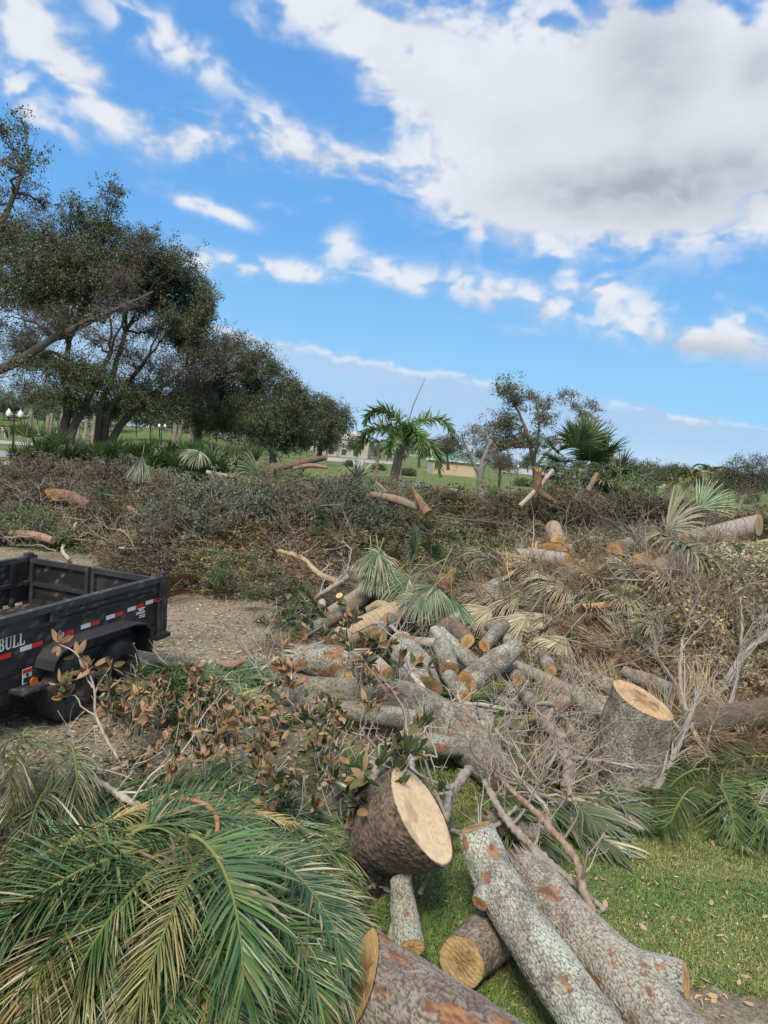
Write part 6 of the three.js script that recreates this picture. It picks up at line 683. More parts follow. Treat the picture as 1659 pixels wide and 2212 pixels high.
fan('small green fan hanging point down in front of the dry fans', { seed: 1610, hub: fp(976, 1290, 12.6), out: V(.12, -1, .3), n: V(0, .3, 1), r: .62, w: .05, k: 30, span: .75, limp: .1, free: true, cols: [[.04, .10, .05], [.055, .12, .055]], stalk: .5, stalkDrop: .1 });
[['pale dried fan at the left end of the dry fans', 1120, 1290, 13.6, [-1, -.35], 1.2], ['silvery dried fan in the middle of the dry fans', 1190, 1330, 13.0, [-.8, -.7], 1.2], ['dry fan sweeping down toward the log with heart-shaped face', 1140, 1330, 12.8, [-.6, -.8], 1.1], ['tan dried fan behind the silvery one', 1230, 1270, 14.4, [-1, -.1], 1.3], ['flattened straw fan above the tan one', 1180, 1240, 15, [-1, .1], 1.2], ['grey shredded fan near the dark log with orange end', 1220, 1375, 12.4, [-.7, -.8], .9], ['long pale fan with loose strips at the far left of the dry ones', 1060, 1315, 13.2, [-.9, -.7], .9]].forEach(([l, px, py, d, o, R], i) => fan(l, { seed: 1620 + i, hub: onHeap(px, py, d, .26), out: V(o[0], o[1], .55), n: V(0, .9, .4), r: R * .78, w: .022, k: 60, span: .9, limp: .9, free: false, mat: M.dry, tip: .5, cols: [[.34, .32, .24], [.27, .27, .18], [.40, .35, .25], [.22, .24, .15], [.31, .23, .14]], stalk: .7, stalkCol: [.36, .28, .17] }));
for (let i = 0; i < 26; i++) { const r = rngOf(1680 + i), px = 960 + 680 * r(), py = 1130 + 260 * r(), q = onHeap(px, py, 30, .16), a = 3.6 + 2.4 * (r() - .5); if (q.dd < 10.5) continue; fan('withered palm leaf lying flat among the brush of the right heap', { group: 'withered palm leaves strewn over the right heap', seed: 1690 + i, hub: q, out: V(Math.cos(a), .25, .3 + .5 * r()), n: V(0, .9, .4), r: .5 + .5 * r(), w: .024, k: 34, span: .5 + .7 * r(), limp: .9, mat: M.dry, tip: .5, cols: i % 3 ? [[.34, .29, .2], [.26, .2, .13], [.38, .32, .22]] : [[.17, .19, .1], [.24, .24, .15]], stalk: .6, stalkCol: [.33, .25, .15] }); }
fan('pale green fan drooping from the crest of the right heap', { seed: 1640, hub: onHeap(1345, 1258, 14.6, .3), out: V(.1, -.8, .7), n: V(0, .7, .8), r: 1.0, w: .045, k: 40, span: 1.1, limp: .6, cols: [[.20, .23, .13], [.15, .19, .09], [.30, .29, .18]], tip: .6, stalk: .5 });
fan('second pale green fan half under the first on the right heap', { seed: 1641, hub: onHeap(1320, 1275, 14.3, .3), out: V(-.2, -.8, .6), n: V(0, .7, .8), r: .8, w: .04, k: 36, span: 1.0, limp: .6, cols: [[.17, .20, .11], [.28, .27, .17]], tip: .6 });
[[1490, 1188, [-.6, -.5]], [1530, 1178, [-.2, -.8]], [1575, 1172, [.2, -.8]], [1615, 1180, [.5, -.7]], [1650, 1190, [.7, -.5]], [1550, 1200, [-.4, -1]], [1600, 1205, [.1, -1]]].forEach(([px, py, o], i) => fan(['left end', 'second from left', 'centre', 'second from right', 'right end', 'lower left layer', 'lower right layer'][i] + ' of the olive drooping palm leaves under the grey palm log', { seed: 1650 + i, hub: onHeap(px, py, 16.4 - .15 * i, .45), out: V(o[0], o[1] + .5, .8), n: V(0, .8, .6), r: 1.25, w: .06, k: 34, span: 1.2, limp: 1.5, free: true, cols: [[.11, .125, .05], [.15, .15, .07], [.08, .10, .04], [.2, .19, .1]], tip: .4 }));
fan('dark fan hanging closed on the brown leaf heap at left', { seed: 1670, hub: onHeap(308, 985, 22.5, .35), out: V(0, -1, .25), n: V(0, .2, 1), r: .85, w: .045, k: 38, span: .5, limp: .15, free: true, cols: [[.035, .06, .035], [.045, .075, .042]], stalk: .4, tip: .1 });
fan('dark green fan hanging over the heap left of the foxtail palm', { seed: 1671, hub: onHeap(795, 1030, 21, .35), out: V(.1, -.9, .4), n: V(0, .4, 1), r: .75, w: .06, k: 34, span: .9, limp: .6, free: true, cols: [[.04, .08, .04], [.055, .10, .045]], stalk: .3 });
fan('grey-green fan folded on the crest by the purplish-red log', { seed: 1672, hub: onHeap(560, 1030, 23.8, .35), out: V(-.6, .2, .4), n: V(0, .6, .8), r: .9, w: .06, k: 26, span: 1.2, limp: .5, free: true, cols: [[.07, .12, .05], [.09, .13, .06]] });
fan('bluish fan lying on the leafy crest behind the closed dark one', { seed: 1673, hub: onHeap(432, 975, 25, .35), out: V(-.3, -.6, .5), n: V(0, .8, .5), r: .8, w: .045, k: 34, span: 1.3, limp: .9, free: true, cols: [[.06, .09, .05], [.08, .11, .065]] });
fan('upright pale green fan at the far right behind the grey palm log', { seed: 1674, hub: onHeap(1508, 1098, 19, .35), out: V(.6, .35, -.2), n: V(-.2, .5, .9), r: .9, w: .06, k: 30, span: .9, limp: .2, free: true, cols: [[.07, .14, .06], [.09, .17, .07]] });
fan('whitish dried fan at the left end of the grey palm log', { seed: 1675, hub: onHeap(1440, 1140, 17.8, .35), out: V(.6, .5, .3), n: V(-.2, .6, .8), r: .9, w: .05, k: 26, span: .9, limp: .5, free: true, mat: M.dry, cols: [[.36, .36, .28], [.27, .28, .2]] });
{ // agave-like rosette of thick grey leaf stubs on the crest
  const t = thing('cut_agave', 'grey spiky agave stump with cut leaves standing on the crest', 'agave'), c = onHeap(772, 1032, 22, .2), r = rngOf(4); for (let k = 0; k < 16; k++) { const a = k * 2.4, e = .5 + .9 * (k / 16), d = V(Math.cos(a) * Math.cos(e), Math.sin(e), Math.sin(a) * Math.cos(e)), L = .35 + .3 * r(), g = new G(); g.blade([c, c.clone().addScaledVector(d, L * .5), c.clone().addScaledVector(d, L)], V(-Math.sin(a), 0, Math.cos(a)), [.09, .10, .05], mul([.30, .32, .29], .8 + .4 * r()), .5); part('leaf', g.geo(), M.leaf, t); } }
/* papyrus stalks */
[['papyrus stalk with spiky head rising right of the fan palms', 1345, 1046, 1338, 974, 22], ['lower papyrus stalk with a drooping head at right of the first', 1362, 1050, 1368, 995, 22.5]].forEach(([l, x, y, tx, ty, d], i) => { const t = thing('papyrus', l, 'papyrus'), a = at(x, y + 40, d), b = at(tx, ty, d), g = new G(); g.tube([a, a.clone().lerp(b, .5), b], [.02, .016, .012], 5, [.16, .17, .08]); part('stalk', g.geo(), M.wood, t); const h = part('head', tuft(90 + i, { n: 46, L: .36, w: .012, up: i ? .0 : .4, droop: .3, cols: [[.10, .11, .05], [.2, .12, .06]] }), M.leaf, t); h.position.copy(b); });
/* saw palmetto in front of the oaks */
for (let i = 0; i < 34; i++) { const r = rngOf(1700 + i), px = i < 26 ? 45 + 480 * (i / 26) + 20 * r() : 400 + 130 * r(), d = 30 + 8 * r(), h = 1.7 + 1.3 * r(), q = at(px, 990, d), t = thing('saw_palmetto', 'dark green saw palmetto bush in the row behind the left debris heap', 'palmetto', 'saw palmettos in the row behind the left debris heap'); const c = V(q.x, h * .35, q.z); part('trunk', new G().tube([V(c.x, -.05, c.z), V(c.x + .08, h * .2, c.z), c], [.09, .08, .07], 6, [.1, .075, .05]).geo(), M.bark, t);
  for (let k = 0; k < 8; k++) { const a = k * 2.4 + r(), e = .35 + .95 * r(), dd = V(Math.cos(a) * Math.cos(e), Math.sin(e), Math.sin(a) * Math.cos(e)); fanInto(t, { seed: 1800 + i * 10 + k, hub: c.clone().addScaledVector(dd, h * .55), out: dd, n: V(-Math.cos(a) * Math.sin(e), Math.cos(e), -Math.sin(a) * Math.sin(e)), r: .72, w: .075, k: 18, span: 1.35, free: true, limp: .08, stalk: h * .5, cols: [[.035, .075, .022], [.05, .10, .03], [.065, .115, .035]], dryTip: .03, tip: .1 }); } }
/* pine tufts */
[['feathery pine tuft over the brown bark shreds', 478, 1212, 15.8, 1.0], ['second pine tuft below it, lower and wider', 465, 1238, 15.4, 1.0], ['pine tuft low at the foot of the centre heap', 553, 1276, 14.9, .9], ['large drooping pine bough on the left heap', 215, 1078, 21.2, 1.9], ['pine tuft standing in the leafy middle of the centre heap', 690, 1108, 18.6, .9], ['pine tuft below the standing one in the centre heap', 690, 1135, 17.8, .9], ['pine tuft left of the tan forked branch', 540, 1200, 16, .7], ['green pine needles on the right heap above the orange round face', 1375, 1152, 18.4, 1.0], ['bright pine needles right of the orange round face', 1440, 1176, 17.4, 1.2], ['pine tuft on the crest right of the broken trunk', 1330, 1138, 18.6, .7], ['fine green needles hanging at the far crest centre', 985, 1130, 19, .8], ['pine tuft half hidden beside the palm crown', 770, 1150, 16.8, .7], ['pine tuft at the gravel edge below the bark shreds', 590, 1240, 15.4, .8], ['pine tuft on the crest below the oak row', 545, 960, 25, 1.2], ['hanging needle bough right of the crest bush', 590, 975, 25, 1.0]].forEach(([l, px, py, d, s], i) => { const t = thing('pine_bough', l, 'pine bough'), q = onHeap(px, py, d, .25), r = rngOf(1900 + i); const g = new G(); g.tube([q.clone().add(V(.25 * s, -.3 * s, -.2)), q.clone().add(V(.1 * s, -.05, -.1)), q], [.02, .016, .01], 5, [.2, .13, .09]); part('twig', g.geo(), M.twig, t); for (let k = 0; k < 5; k++) { const m = part('needles', tuft(1950 + i * 5 + k, { n: 70, L: .34, w: .006, up: .1, droop: .28, base: .04, cols: [[.06, .115, .04], [.09, .15, .05], [.045, .09, .035]] }), M.leaf, t); m.position.copy(q).add(V((r() - .5) * .4 * s, (r() - .5) * .35 * s, (r() - .5) * .3 * s)); m.scale.setScalar(s * .95); } });
/* ================= magnolia ================= */
{ // the upright branch in front of the trailer
  const t = thing('magnolia_branch', 'upright grey magnolia branch with brown leaf whorls in front of the trailer wheels', 'branch'), r = rngOf(55), g = new G(); const stem = [[268, 1672, 6.5], [248, 1628, 6.52], [222, 1580, 6.55], [206, 1540, 6.6], [204, 1490, 6.6], [190, 1450, 6.6], [160, 1408, 6.6], [128, 1392, 6.6]].map((p) => at(...p)), c = new THREE.CatmullRomCurve3(stem).getPoints(34); g.tube(c, c.map((_, i) => .019 - .00045 * i), 7, (i, k) => mul([.42, .39, .36], .65 + .6 * vn(i * .8, k, 3))); const sides = [[[206, 1545], [180, 1528], [158, 1500], [140, 1505]], [[204, 1500], [225, 1462], [240, 1440]], [[206, 1550], [228, 1520], [245, 1500], [238, 1490]], [[200, 1485], [185, 1460], [200, 1440]], [[222, 1580], [240, 1555], [236, 1520]], [[190, 1450], [160, 1470], [130, 1480]]]; const ends = [[c[34], 9], [c[28], 7], [c[24], 7]];
  for (const s of sides) { const w = wander(s.map(([x, y]) => at(x, y, 6.6)), 7, r, .02); g.tube(w, w.map((_, i) => .009 - .0008 * i), 5, [.40, .37, .34]); ends.push([w[7], 9], [w[5], 5]); } part('stem', g.geo(), M.twig, t);
  for (const [p, k] of ends) for (let i = 0; i < k; i++) { const e = V(r() - .5, r() - .35, r() - .5).normalize(), b = r() < .72, m = part('leaf', MAG[b ? [0, 1, 2, 5][Math.floor(r() * 4)] : [3, 4, 6, 7][Math.floor(r() * 4)]], b ? M.dry : M.gloss, t); m.position.copy(p).addScaledVector(e, .02); m.quaternion.copy(lookQ(e, r() * 6.28)); m.scale.setScalar(.72 + .4 * r()); } }
const magSpots = [[440, 1640], [520, 1600], [600, 1580], [700, 1590], [560, 1680], [640, 1690], [480, 1580], [740, 1640], [680, 1740], [760, 1760], [720, 1830], [420, 1600], [360, 1620], [620, 1630], [800, 1820], [660, 1800], [330, 1570], [760, 1700], [540, 1640], [450, 1560], [700, 1680], [590, 1720], [240, 1640], [300, 1650], [380, 1680], [780, 1590], [500, 1690], [830, 1790], [640, 1600], [720, 1780], [350, 1590], [410, 1650], [250, 1600], [290, 1700], [340, 1700], [210, 1690], [390, 1560], [270, 1560], [450, 1700], [560, 1720], [320, 1620], [610, 1760]];
magSpots.forEach(([px, py], i) => { const r = rngOf(2000 + i), q = hit(px, py + 10, .02 + .1 * r()); magnolia('magnolia branch of brown and green stiff leaves behind the green frond heap', q, V(r() - .5, .3 + .35 * r(), r() - .3), .34 + .16 * r(), 2100 + i, { brown: px < 640 ? .66 : .4, depth: 2, kids: 3, max: 64, rad: .008, ls: .7 }).userData.group = 'leafy magnolia branches piled behind the green frond heap'; });
[['leafy magnolia sprig standing over the longest log', 770, 1480, 8.6, .6, .55], ['olive-leaved magnolia sprig against the splintered chunk', 735, 1450, 9.2, .5, .4], ['brown-leaved magnolia sprig in front of the longest log', 795, 1560, 8.0, .55, .7], ['dark glossy magnolia sprig left of the tan palm trunk', 650, 1345, 11.6, .5, .05], ['second dark glossy magnolia sprig, nearer the gravel', 625, 1375, 11.2, .5, .05], ['dark glossy sprig in front of the slim log', 700, 1370, 11.2, .4, .05], ['magnolia sprig with small green leaves right of the heap', 830, 1720, 5.5, .4, .1], ['green sprig beside the dark base of the palm trunk section', 800, 1800, 5.2, .4, .15], ['tan-leaved sprig on the brown heap left of the longest log', 640, 1520, 8.8, .5, .8]].forEach(([l, px, py, d, len, b], i) => { const r = rngOf(2300 + i); magnolia(l, at(px, py + 30, d), V(r() - .5, .9, r() - .2), len, 2350 + i, { brown: b, max: 60, kids: 3 }); });
/* ================= leafy piles ================= */
const LEAFY = [[.05, .09, .028], [.07, .11, .04], [.09, .115, .055], [.06, .08, .04]];
const SHR = .72; [['green leafy branches piled behind the trailer bed', [60, 1165], 1.6, [[.055, .12, .03], [.07, .14, .04]], 160], ['small-leaved green bush branch right of the fan cluster', [1060, 1225], 1.2, [[.10, .13, .04], [.06, .09, .03], [.15, .15, .06]], 170], ['olive leafy branch below the small-leaved one', [1015, 1265], .8, [[.09, .11, .04], [.06, .08, .03]], 90], ['grey-green leafy mass at the foot of the centre heap by the gravel', [420, 1145], 1.5, [[.10, .125, .08], [.07, .095, .05], [.15, .165, .11]], 240], ['second grey-green leafy mass higher on the centre heap', [520, 1110], 1.7, [[.12, .14, .09], [.08, .10, .06]], 240], ['dark green leafy branch in the middle of the centre heap', [720, 1100], 1.5, [[.045, .075, .04], [.06, .09, .05]], 200], ['leafy dark branch right of the standing pine tuft', [760, 1135], 1.2, [[.05, .08, .045], [.08, .10, .06]], 150], ['bright green big-leaved bush on the crest at right', [1300, 1080], 1.9, [[.075, .15, .04], [.10, .18, .05], [.05, .10, .03]], 200], ['second bright green bush beside it on the crest', [1350, 1060], 1.2, [[.065, .135, .04], [.09, .15, .05]], 110], ['leafy green shrub standing at the right crest', [1520, 1082], 1.9, [[.075, .15, .04], [.12, .19, .055], [.2, .2, .08]], 300], ['yellow-green shrub at the right edge of the crest', [1610, 1088], 2.0, [[.13, .18, .055], [.2, .22, .075], [.08, .125, .04]], 320], ['low olive shrub below the right crest', [1560, 1120], 1.5, [[.08, .10, .04], [.13, .13, .06]], 180], ['rusty brown leaf pile on the left heap', [150, 1040], 2.2, [[0.135, 0.086, 0.056], [0.105, 0.071, 0.045], [0.075, 0.071, 0.038]], 300], ['reddish-brown leafy branch pile left of the pine bough', [90, 1010], 1.9, [[0.128, 0.086, 0.060], [0.150, 0.105, 0.071]], 240], ['brown leaf pile on the crest below the palmettos', [390, 1010], 1.8, [[0.173, 0.112, 0.075], [0.128, 0.086, 0.060], [0.090, 0.090, 0.045]], 240], ['orange-brown leaf pile at the centre of the left heap', [300, 1060], 1.8, [[0.135, 0.090, 0.060], [0.098, 0.075, 0.049], [0.068, 0.075, 0.038]], 240], ['olive leafy branches at the left edge of the left heap', [20, 1060], 1.8, [[0.060, 0.075, 0.030], [0.045, 0.056, 0.022], [0.112, 0.075, 0.038]], 220], ['greyed leafy pile left of the foxtail palm foot', [690, 1060], 1.7, [[0.105, 0.109, 0.068], [0.150, 0.128, 0.083]], 220], ['tan leaf pile under the foxtail palm', [780, 1080], 1.5, [[0.188, 0.150, 0.098], [0.128, 0.112, 0.068]], 200], ['pale-leaved branch pile at the right edge of the heap', [1590, 1260], 0.91, [[0.400, 0.348, 0.220], [0.312, 0.264, 0.165], [0.208, 0.180, 0.099]], 99], ['dense drying leaf pile in the right brush', [1560, 1420], 0.91, [[0.260, 0.198, 0.110], [0.364, 0.288, 0.176], [0.156, 0.144, 0.066]], 117], ['khaki leaf pile left of the tall bare sapling', [1500, 1350], 0.84, [[0.312, 0.240, 0.143], [0.221, 0.180, 0.099]], 99], ['low khaki leaves right of the stump top', [1560, 1500], 0.77, [[0.260, 0.204, 0.121], [0.351, 0.276, 0.165]], 81], ['green leafy bush under the oak row crest', [520, 975], 2.0, [[.045, .085, .025], [.06, .10, .03]], 200]].forEach(([l, [px, py], s, cols, n], i) => {  // right crest shrubs: sunlight is put into their brightened leaf colours
  const r = rngOf(2500 + i), q = hit(px, py, .05), t = thing('leafy_pile', l, 'leafy pile'); const k = q.dd; const g = brush(2600 + i, { n: 7, leaf: 5, L: .085, cols, rad: .012, min: .004 }); const rise = /crest/.test(l) && px > 1200 ? .55 : 0; const list = []; for (let j = 0; j < n / 9; j++) list.push([q.clone().add(V((r() + r() - 1) * s * .9, (r() - .35) * s * .30 + rise * r(), (r() + r() - 1) * s * .55)), rq(r), .6 + .45 * r(), mul([1, 1, 1], .8 + .45 * r())]); scatter('foliage', null, g, M.leaf, list, t);
});
/* ================= scattered stuff ================= */
const zoneCols = { // dead brush by place
  far: { twig: [.17, .14, .11], leaf: [[.125, .088, .055], [.10, .075, .048], [.065, .085, .036]] }, mid: { twig: [.18, .155, .12], leaf: [[.065, .10, .036], [.055, .085, .03], [.115, .12, .055]] }, right: { twig: [.34, .26, .18], leaf: [[.25, .19, .115], [.21, .155, .09], [.17, .16, .075], [.27, .215, .135]] },
};
const bareBrush = [0, 1, 2].map((i) => brush(30 + i, { n: 6, rad: .008, min: .003, col: [.225, .195, .155] })), tanBrush = [0, 1].map((i) => brush(33 + i, { n: 6, rad: .007, min: .003, col: [.31, .22, .14] }));
const leafBrush = Object.fromEntries(Object.entries(zoneCols).map(([k, z], j) => [k, [0, 1].map((i) => brush(70 + i + j * 5, { n: 6, leaf: k === 'mid' ? 6 : k === 'right' ? 3 : 4, L: .085, cols: z.leaf, rad: .007, min: .003, col: z.twig }))]));
const straws = [straw(81, { n: 30, cols: [[.34, .27, .17], [.28, .2, .12], [.40, .34, .23]] }), straw(82, { n: 30, cols: [[.30, .24, .15], [.24, .165, .1], [.33, .30, .19]], w: .009 }), straw(83, { n: 22, cols: [[.26, .28, .17], [.36, .34, .25]], w: .02 })];
{
  const r = rngOf(99), L = { bare: [[], [], []], tan: [[], []], far: [[], []], mid: [[], []], right: [[], []], straw: [[], [], []] };
  for (let i = 0; i < 30000; i++) {
    const d = 4.6 * Math.pow(31 / 4.6, Math.pow(r(), .8)), az = (r() - .5) * 1.25, x = Math.tan(az) * d, h = heapH(x, d); if (h < .06) continue; if (fbm(x * 1.1, d * 1.1, 61, 3) < .42 && r() < .8) continue; if (d < 10.5 && x < 3 && r() < .45) continue; if (Math.abs(az) > .56 && r() < .6) continue; if (x > 2.4 && d > 8.6 && d < 16 && r() < .55) { const q0 = [V(x, h + .02, -d), rq(r, .9), [1, .6, 1].map((k) => k * (.55 + .65 * r())), mul([1, 1, 1], .65 + .7 * r())]; (r() < .72 ? L.straw[i % 3] : L.tan[i % 2]).push(q0); }
    if (d < 5.2 && x < .2) continue; if (x < .05 && d < 7.4 && r() < .75) continue; if (d < 8.4 && x > 1.9 && r() < .6) continue; if (x > -.8 && x < 2.2 && d < 7.2 && d > 4 && r() < .6) continue;
    let near = false; if (d < 13.5) for (const [cx, cz, cr] of CLEAR) { const ex = x - cx, ez = -d - cz; if (Math.abs(ex) < cr + .32 && ez > -cr - .1 && ez < cr + .55) { near = true; break; } } if (near && r() < .93) continue;
    const p = V(x, h - .06 + (r() - .5) * .1, -d), s = (.4 + .85 * r() * r() + .2 * r()) * (d > 14 ? 1.05 : d < 8 ? .5 : d < 11 && x < 2.6 ? .55 : .8), c = mul([1.08, 1, .92], .62 + .8 * r()), patch = fbm(x * .6 + 4, d * .6, 21, 3), q = rq(r, .5);
    const flat = [s, s * (d < 11 && x < 2.6 ? .38 : .55), s]; const item = [p, q, flat, c];
    if (d > 18.5 || (x < -.6 && d > 13)) { const pk = fbm(x * .35 + 7, d * .35, 44, 3); for (let q = 0; q < 3; q++) item[3][q] *= mix(.62, 1.45, ss(.35, .65, pk)); const k = r(); const brown = x < -4; if (k < (brown ? .28 : .25)) L.bare[i % 3].push(item); else if (brown || patch > .52) L.far[i % 2].push(item); else L.mid[i % 2].push(item); }
    else if (x > 1.6 && d > 8.3) { const pk = fbm(x * .6 + 7, d * .6, 44, 3); for (let q = 0; q < 3; q++) item[3][q] *= mix(.62, 1.2, ss(.35, .65, pk)); const k = r(); if (k < .10) L.bare[i % 3].push(item); else if (k < .28) L.tan[i % 2].push(item); else if (k < .30 + .42 * ss(.62, .4, patch) + .08) L.straw[i % 3].push([p.clone().add(V(0, .03, 0)), rq(r, .9), flat, c]); else if (pk > .56 && r() < .4) L.mid[i % 2].push([p, q, flat, mul([1.25, 1.2, 1], .8 + .5 * r())]); else L.right[i % 2].push(item); }
    else { const k = r(); if (k < .72) L.bare[i % 3].push(item); else if (k < .82) L.tan[i % 2].push(item); else L.mid[i % 2].push(item); }
  }
  L.bare.forEach((l, i) => scatter('twigs', ['bare grey twigs tangled over the heaps', 'fine grey twigs matted over the heaps', 'grey twig ends bristling from the heaps'][i], bareBrush[i], M.twig, l)); L.tan.forEach((l, i) => scatter('twigs', ['tan dry twigs on the right heap', 'reddish dry twigs matted on the right heap'][i], tanBrush[i], M.twig, l));
  for (const k of ['far', 'mid', 'right']) L[k].forEach((l, i) => scatter('dead_leaves', { far: ['brown leaves on twigs over the far heaps', 'rusty dead leaves over the far heaps'], mid: ['grey-green withering leaves over the centre heap', 'olive withering leaves over the centre heap'], right: ['khaki dead leaves over the right heap', 'tan dead leaves over the right heap'] }[k][i], leafBrush[k][i], M.leaf, l)); L.straw.forEach((l, i) => scatter('straw', ['dry tan palm strips over the right heap', 'brown fibre strips over the right heap', 'pale palm strips over the right heap'][i], straws[i], M.dry, l));
}
{ // orange bark shreds, wood chips
  const r = rngOf(123), chip = (c) => { const g = new G(); g.blade([V(0, 0, 0), V(.03, .01, .12), V(.02, 0, .26)], V(1, .2, 0), [.05, .075, .02], c, .4); return g.geo(); }; const list = [], list2 = [];
  for (let i = 0; i < 260; i++) { const px = 480 + 230 * r(), py = 1130 + 110 * r(), q = hit(px, py, .1); list.push([q, rq(r, 2), .8 + 1.3 * r(), mul([1, 1, 1], .6 + .7 * r())]); } for (let i = 0; i < 150; i++) { const q = hit(640 + 1019 * r(), 1080 + 620 * r(), .08); if (q.dd > 8.5) list2.push([q, rq(r, 2), .25 + .5 * r(), mul([1, 1, 1], .6 + .7 * r())]); }
  scatter('bark_shreds', 'reddish bark shreds on the centre heap above the gravel', chip([.30, .17, .12]), M.wood, list); scatter('wood_chips', 'orange splinters and chips scattered over the log piles', chip([.40, .23, .11]), M.wood, list2);
}
{ // sticks of arm's length, forked, over all heaps
  const stick = (seed, c) => { const r = rngOf(seed), g = new G(); twigTree(g, V(-.6, 0, 0), V(1, .1, 0), 1.25, .017, 2, r, c, { kids: 2, bend: .35, min: .0035, lift: 0 }); return g.geo(); }; const cs = [[.26, .24, .205], [.25, .19, .14], [.35, .325, .28], [.14, .11, .085]], Ls = [[], [], [], []], r = rngOf(151);
  for (let i = 0; i < 5200; i++) { const d = 7.4 * Math.pow(30 / 7.4, r()), az = (r() - .5) * 1.2, x = Math.tan(az) * d, h = heapH(x, d); if (h < .1 || (x < .3 && d < 8.6) || (x < 0 && r() < .5)) continue; let near = false; if (d < 13.5) for (const [cx, cz, cr] of CLEAR) { const ex = x - cx, ez = -d - cz; if (Math.abs(ex) < cr + .5 && ez > -cr - .2 && ez < cr + .6) { near = true; break; } } if (near && r() < .9) continue; const k = fbm(x * .5, d * .5, 14, 2); Ls[k > .55 ? (r() < .6 ? 2 : 0) : r() < .5 ? 1 : r() < .5 ? 3 : 0].push([V(x, h + .02 + .12 * r(), -d), new THREE.Quaternion().setFromEuler(_e.set((r() - .5) * .5, r() * 6.28, (r() - .5) * .7)), (() => { const k = (.45 + .75 * r()) * (d > 14 ? 1.1 : .75); return [k, k * .42, k]; })(), mul([1, 1, 1], .7 + .6 * r())]); }
  Ls.forEach((l, i) => scatter('sticks', ['grey forked sticks lying over the debris heaps', 'tan forked sticks lying over the debris heaps', 'bleached forked sticks lying over the debris heaps', 'dark forked sticks lying over the debris heaps'][i], stick(160 + i, cs[i]), M.twig, l));
}
/* leaf litter on the dirt, fallen leaves on the grass */
{
  const r = rngOf(321), lg = [leafGeo(.07, .03, [1, 1, 1], .25, .3).geo(), leafGeo(.06, .022, [1, 1, 1], .1, .2).geo()], A = [[], []], cols = [[.40, .33, .22], [.28, .2, .12], [.20, .16, .09], [.46, .40, .28], [.25, .23, .12], [.16, .11, .08]];
  for (let i = 0; i < 26000; i++) { const d = 4.4 * Math.pow(24 / 4.4, r()), x = Math.tan((r() * .9 - .58)) * d; if (heapH(x, d) > .25 || dirtAt(x, d) < .5) continue; const dens = fbm(x * .9, d * .9, 31, 3); if (dens < .38 && r() < .75) continue; A[i & 1].push([V(x, .012 + heapH(x, d) + .012 * r(), -d), new THREE.Quaternion().setFromEuler(_e.set((r() - .5) * .9, r() * 6.28, (r() - .5) * .9)), .55 + .75 * r(), mul(cols[Math.floor(r() * 6)], .75 + .45 * r())]); }
  A.forEach((l, i) => scatter('leaf_litter', ['fallen leaves strewn over the gravel and dirt', 'small dry leaves strewn over the gravel and dirt'][i], lg[i], M.dry, l)); const B = []; for (let i = 0; i < 60; i++) { const q = hit(1000 + 659 * r(), 1800 + 400 * r(), .03); B.push([q, rq(r, .9), .7 + .7 * r(), mixc([.42, .26, .15], [.38, .31, .2], r())]); } scatter('fallen_leaves', 'single tan leaves lying on the lawn', lg[0], M.dry, B);
}
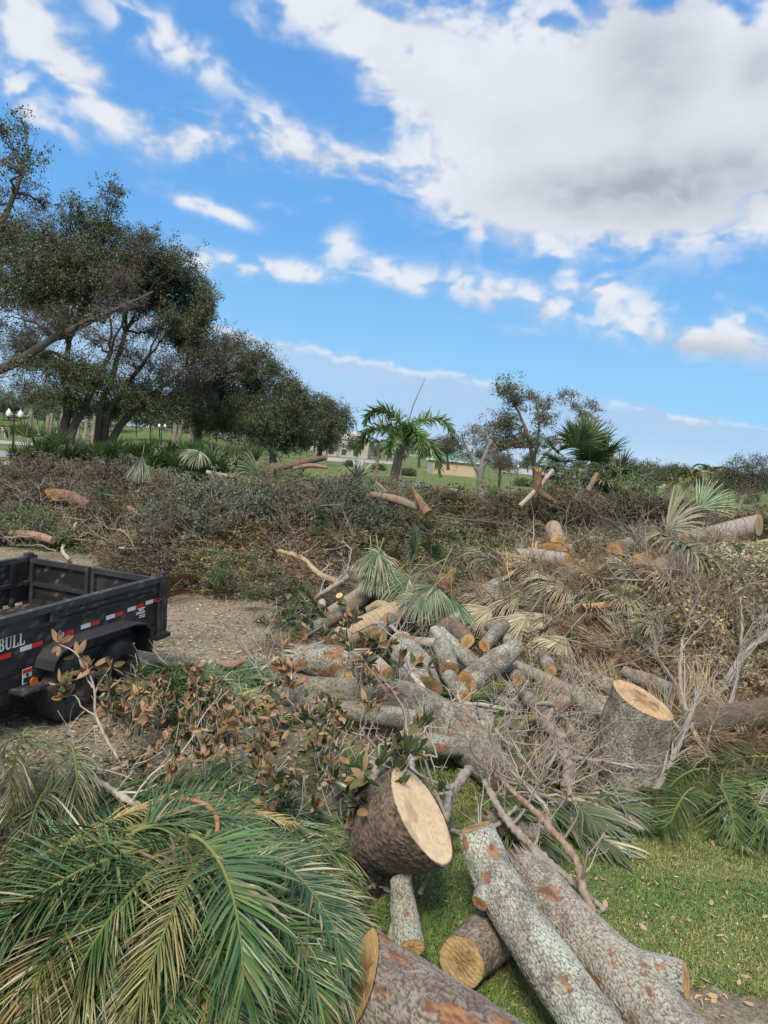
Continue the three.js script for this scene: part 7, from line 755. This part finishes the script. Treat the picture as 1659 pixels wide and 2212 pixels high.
/* grass */
{
  const r = rngOf(444), T = [0, 1, 2].map((i) => tuft(500 + i, { n: 11, L: .05, w: .0042, up: .75, droop: .3, base: .07, cols: [[.115, .20, .045], [.15, .23, .055], [.095, .17, .038], [.25, .245, .115]] })), W = tuft(510, { n: 9, L: .045, w: .010, up: .35, droop: .25, base: .06, cols: [[.11, .20, .05], [.085, .165, .042]] }), L = [[], [], [], []];
  for (let i = 0; i < 95000; i++) { const d = 3.6 * Math.pow(11 / 3.6, r()), x = Math.tan(-.12 + .70 * r()) * d; if (x < -.1 && d > 4.4) continue; const h = heapH(x, d); if (h > .12) continue; if (dirtAt(x, d) + (r() - .5) * .35 > .5) continue; const n = fbm(x * 1.7, d * 1.7, 1, 4); L[r() < .3 ? 3 : i % 3].push([V(x, -.004 + h, -d), new THREE.Quaternion().setFromEuler(_e.set((r() - .5) * .5, r() * 6.28, (r() - .5) * .5)), .45 + .8 * r() * r() + .1, mixc([1, 1, 1], [2.1, 1.35, 1.7], ss(.42, .7, n) * r())]); }
  [...T, W].forEach((g, i) => scatter(i === 3 ? 'clover' : 'grass', i === 3 ? 'small clover leaves growing in the lawn' : 'short green grass blades of the near lawn', g, M.leaf, L[i], null, i === 3 ? 'clover' : 'grass'));
  const F = []; for (let i = 0; i < 160; i++) { const q = hit(1150 + 500 * r(), 1840 + 260 * r(), .04); if (fbm(q.x * 3, q.z * 3, 3, 2) > .5) F.push([q, rq(r, .6), .6 + .5 * r(), [1, 1, 1]]); } scatter('clover_flowers', 'tiny white clover flowers dotted in the lawn', tuft(520, { n: 8, L: .009, w: .004, up: .4, droop: .1, base: .004, cols: [[.7, .7, .68]] }), M.leaf, F, null, 'flowers');
}
{ const r = rngOf(555), g = new G(); g.blade([V(0, 0, 0), V(.008, .004, .02), V(.004, 0, .045)], V(1, .2, 0), [.008, .014, .004], [.5, .33, .17], .3); const l = []; for (let i = 0; i < 420; i++) { const q = hit(960 + 620 * r(), 1880 + 320 * r(), .012); if (dirtAt(q.x, -q.z) < 2 && heapH(q.x, -q.z) < .1) l.push([q, rq(r, 1.2), .4 + .9 * r(), mul([1, 1, 1], .6 + .7 * r())]); } scatter('sawdust_chips', 'small sawdust chips sprinkled on the lawn round the logs', g.geo(), M.wood, l); }
/* hanging straw around the palm section, fibre beards */
{ const r = rngOf(222), l = []; for (let i = 0; i < 130; i++) { const q = hit(1150 + 500 * r(), 1480 + 190 * r(), .1 + .15 * r()); if (q.dd > 8) l.push([q, rq(r, 1.4), .5 + .5 * r(), mul([1, 1, 1], .8 + .4 * r())]); } scatter('root_fibres', 'light orange root fibres hanging right of the stump', straws[1], M.dry, l); }

scene.environmentIntensity = 1;
renderer.render(scene, camera);
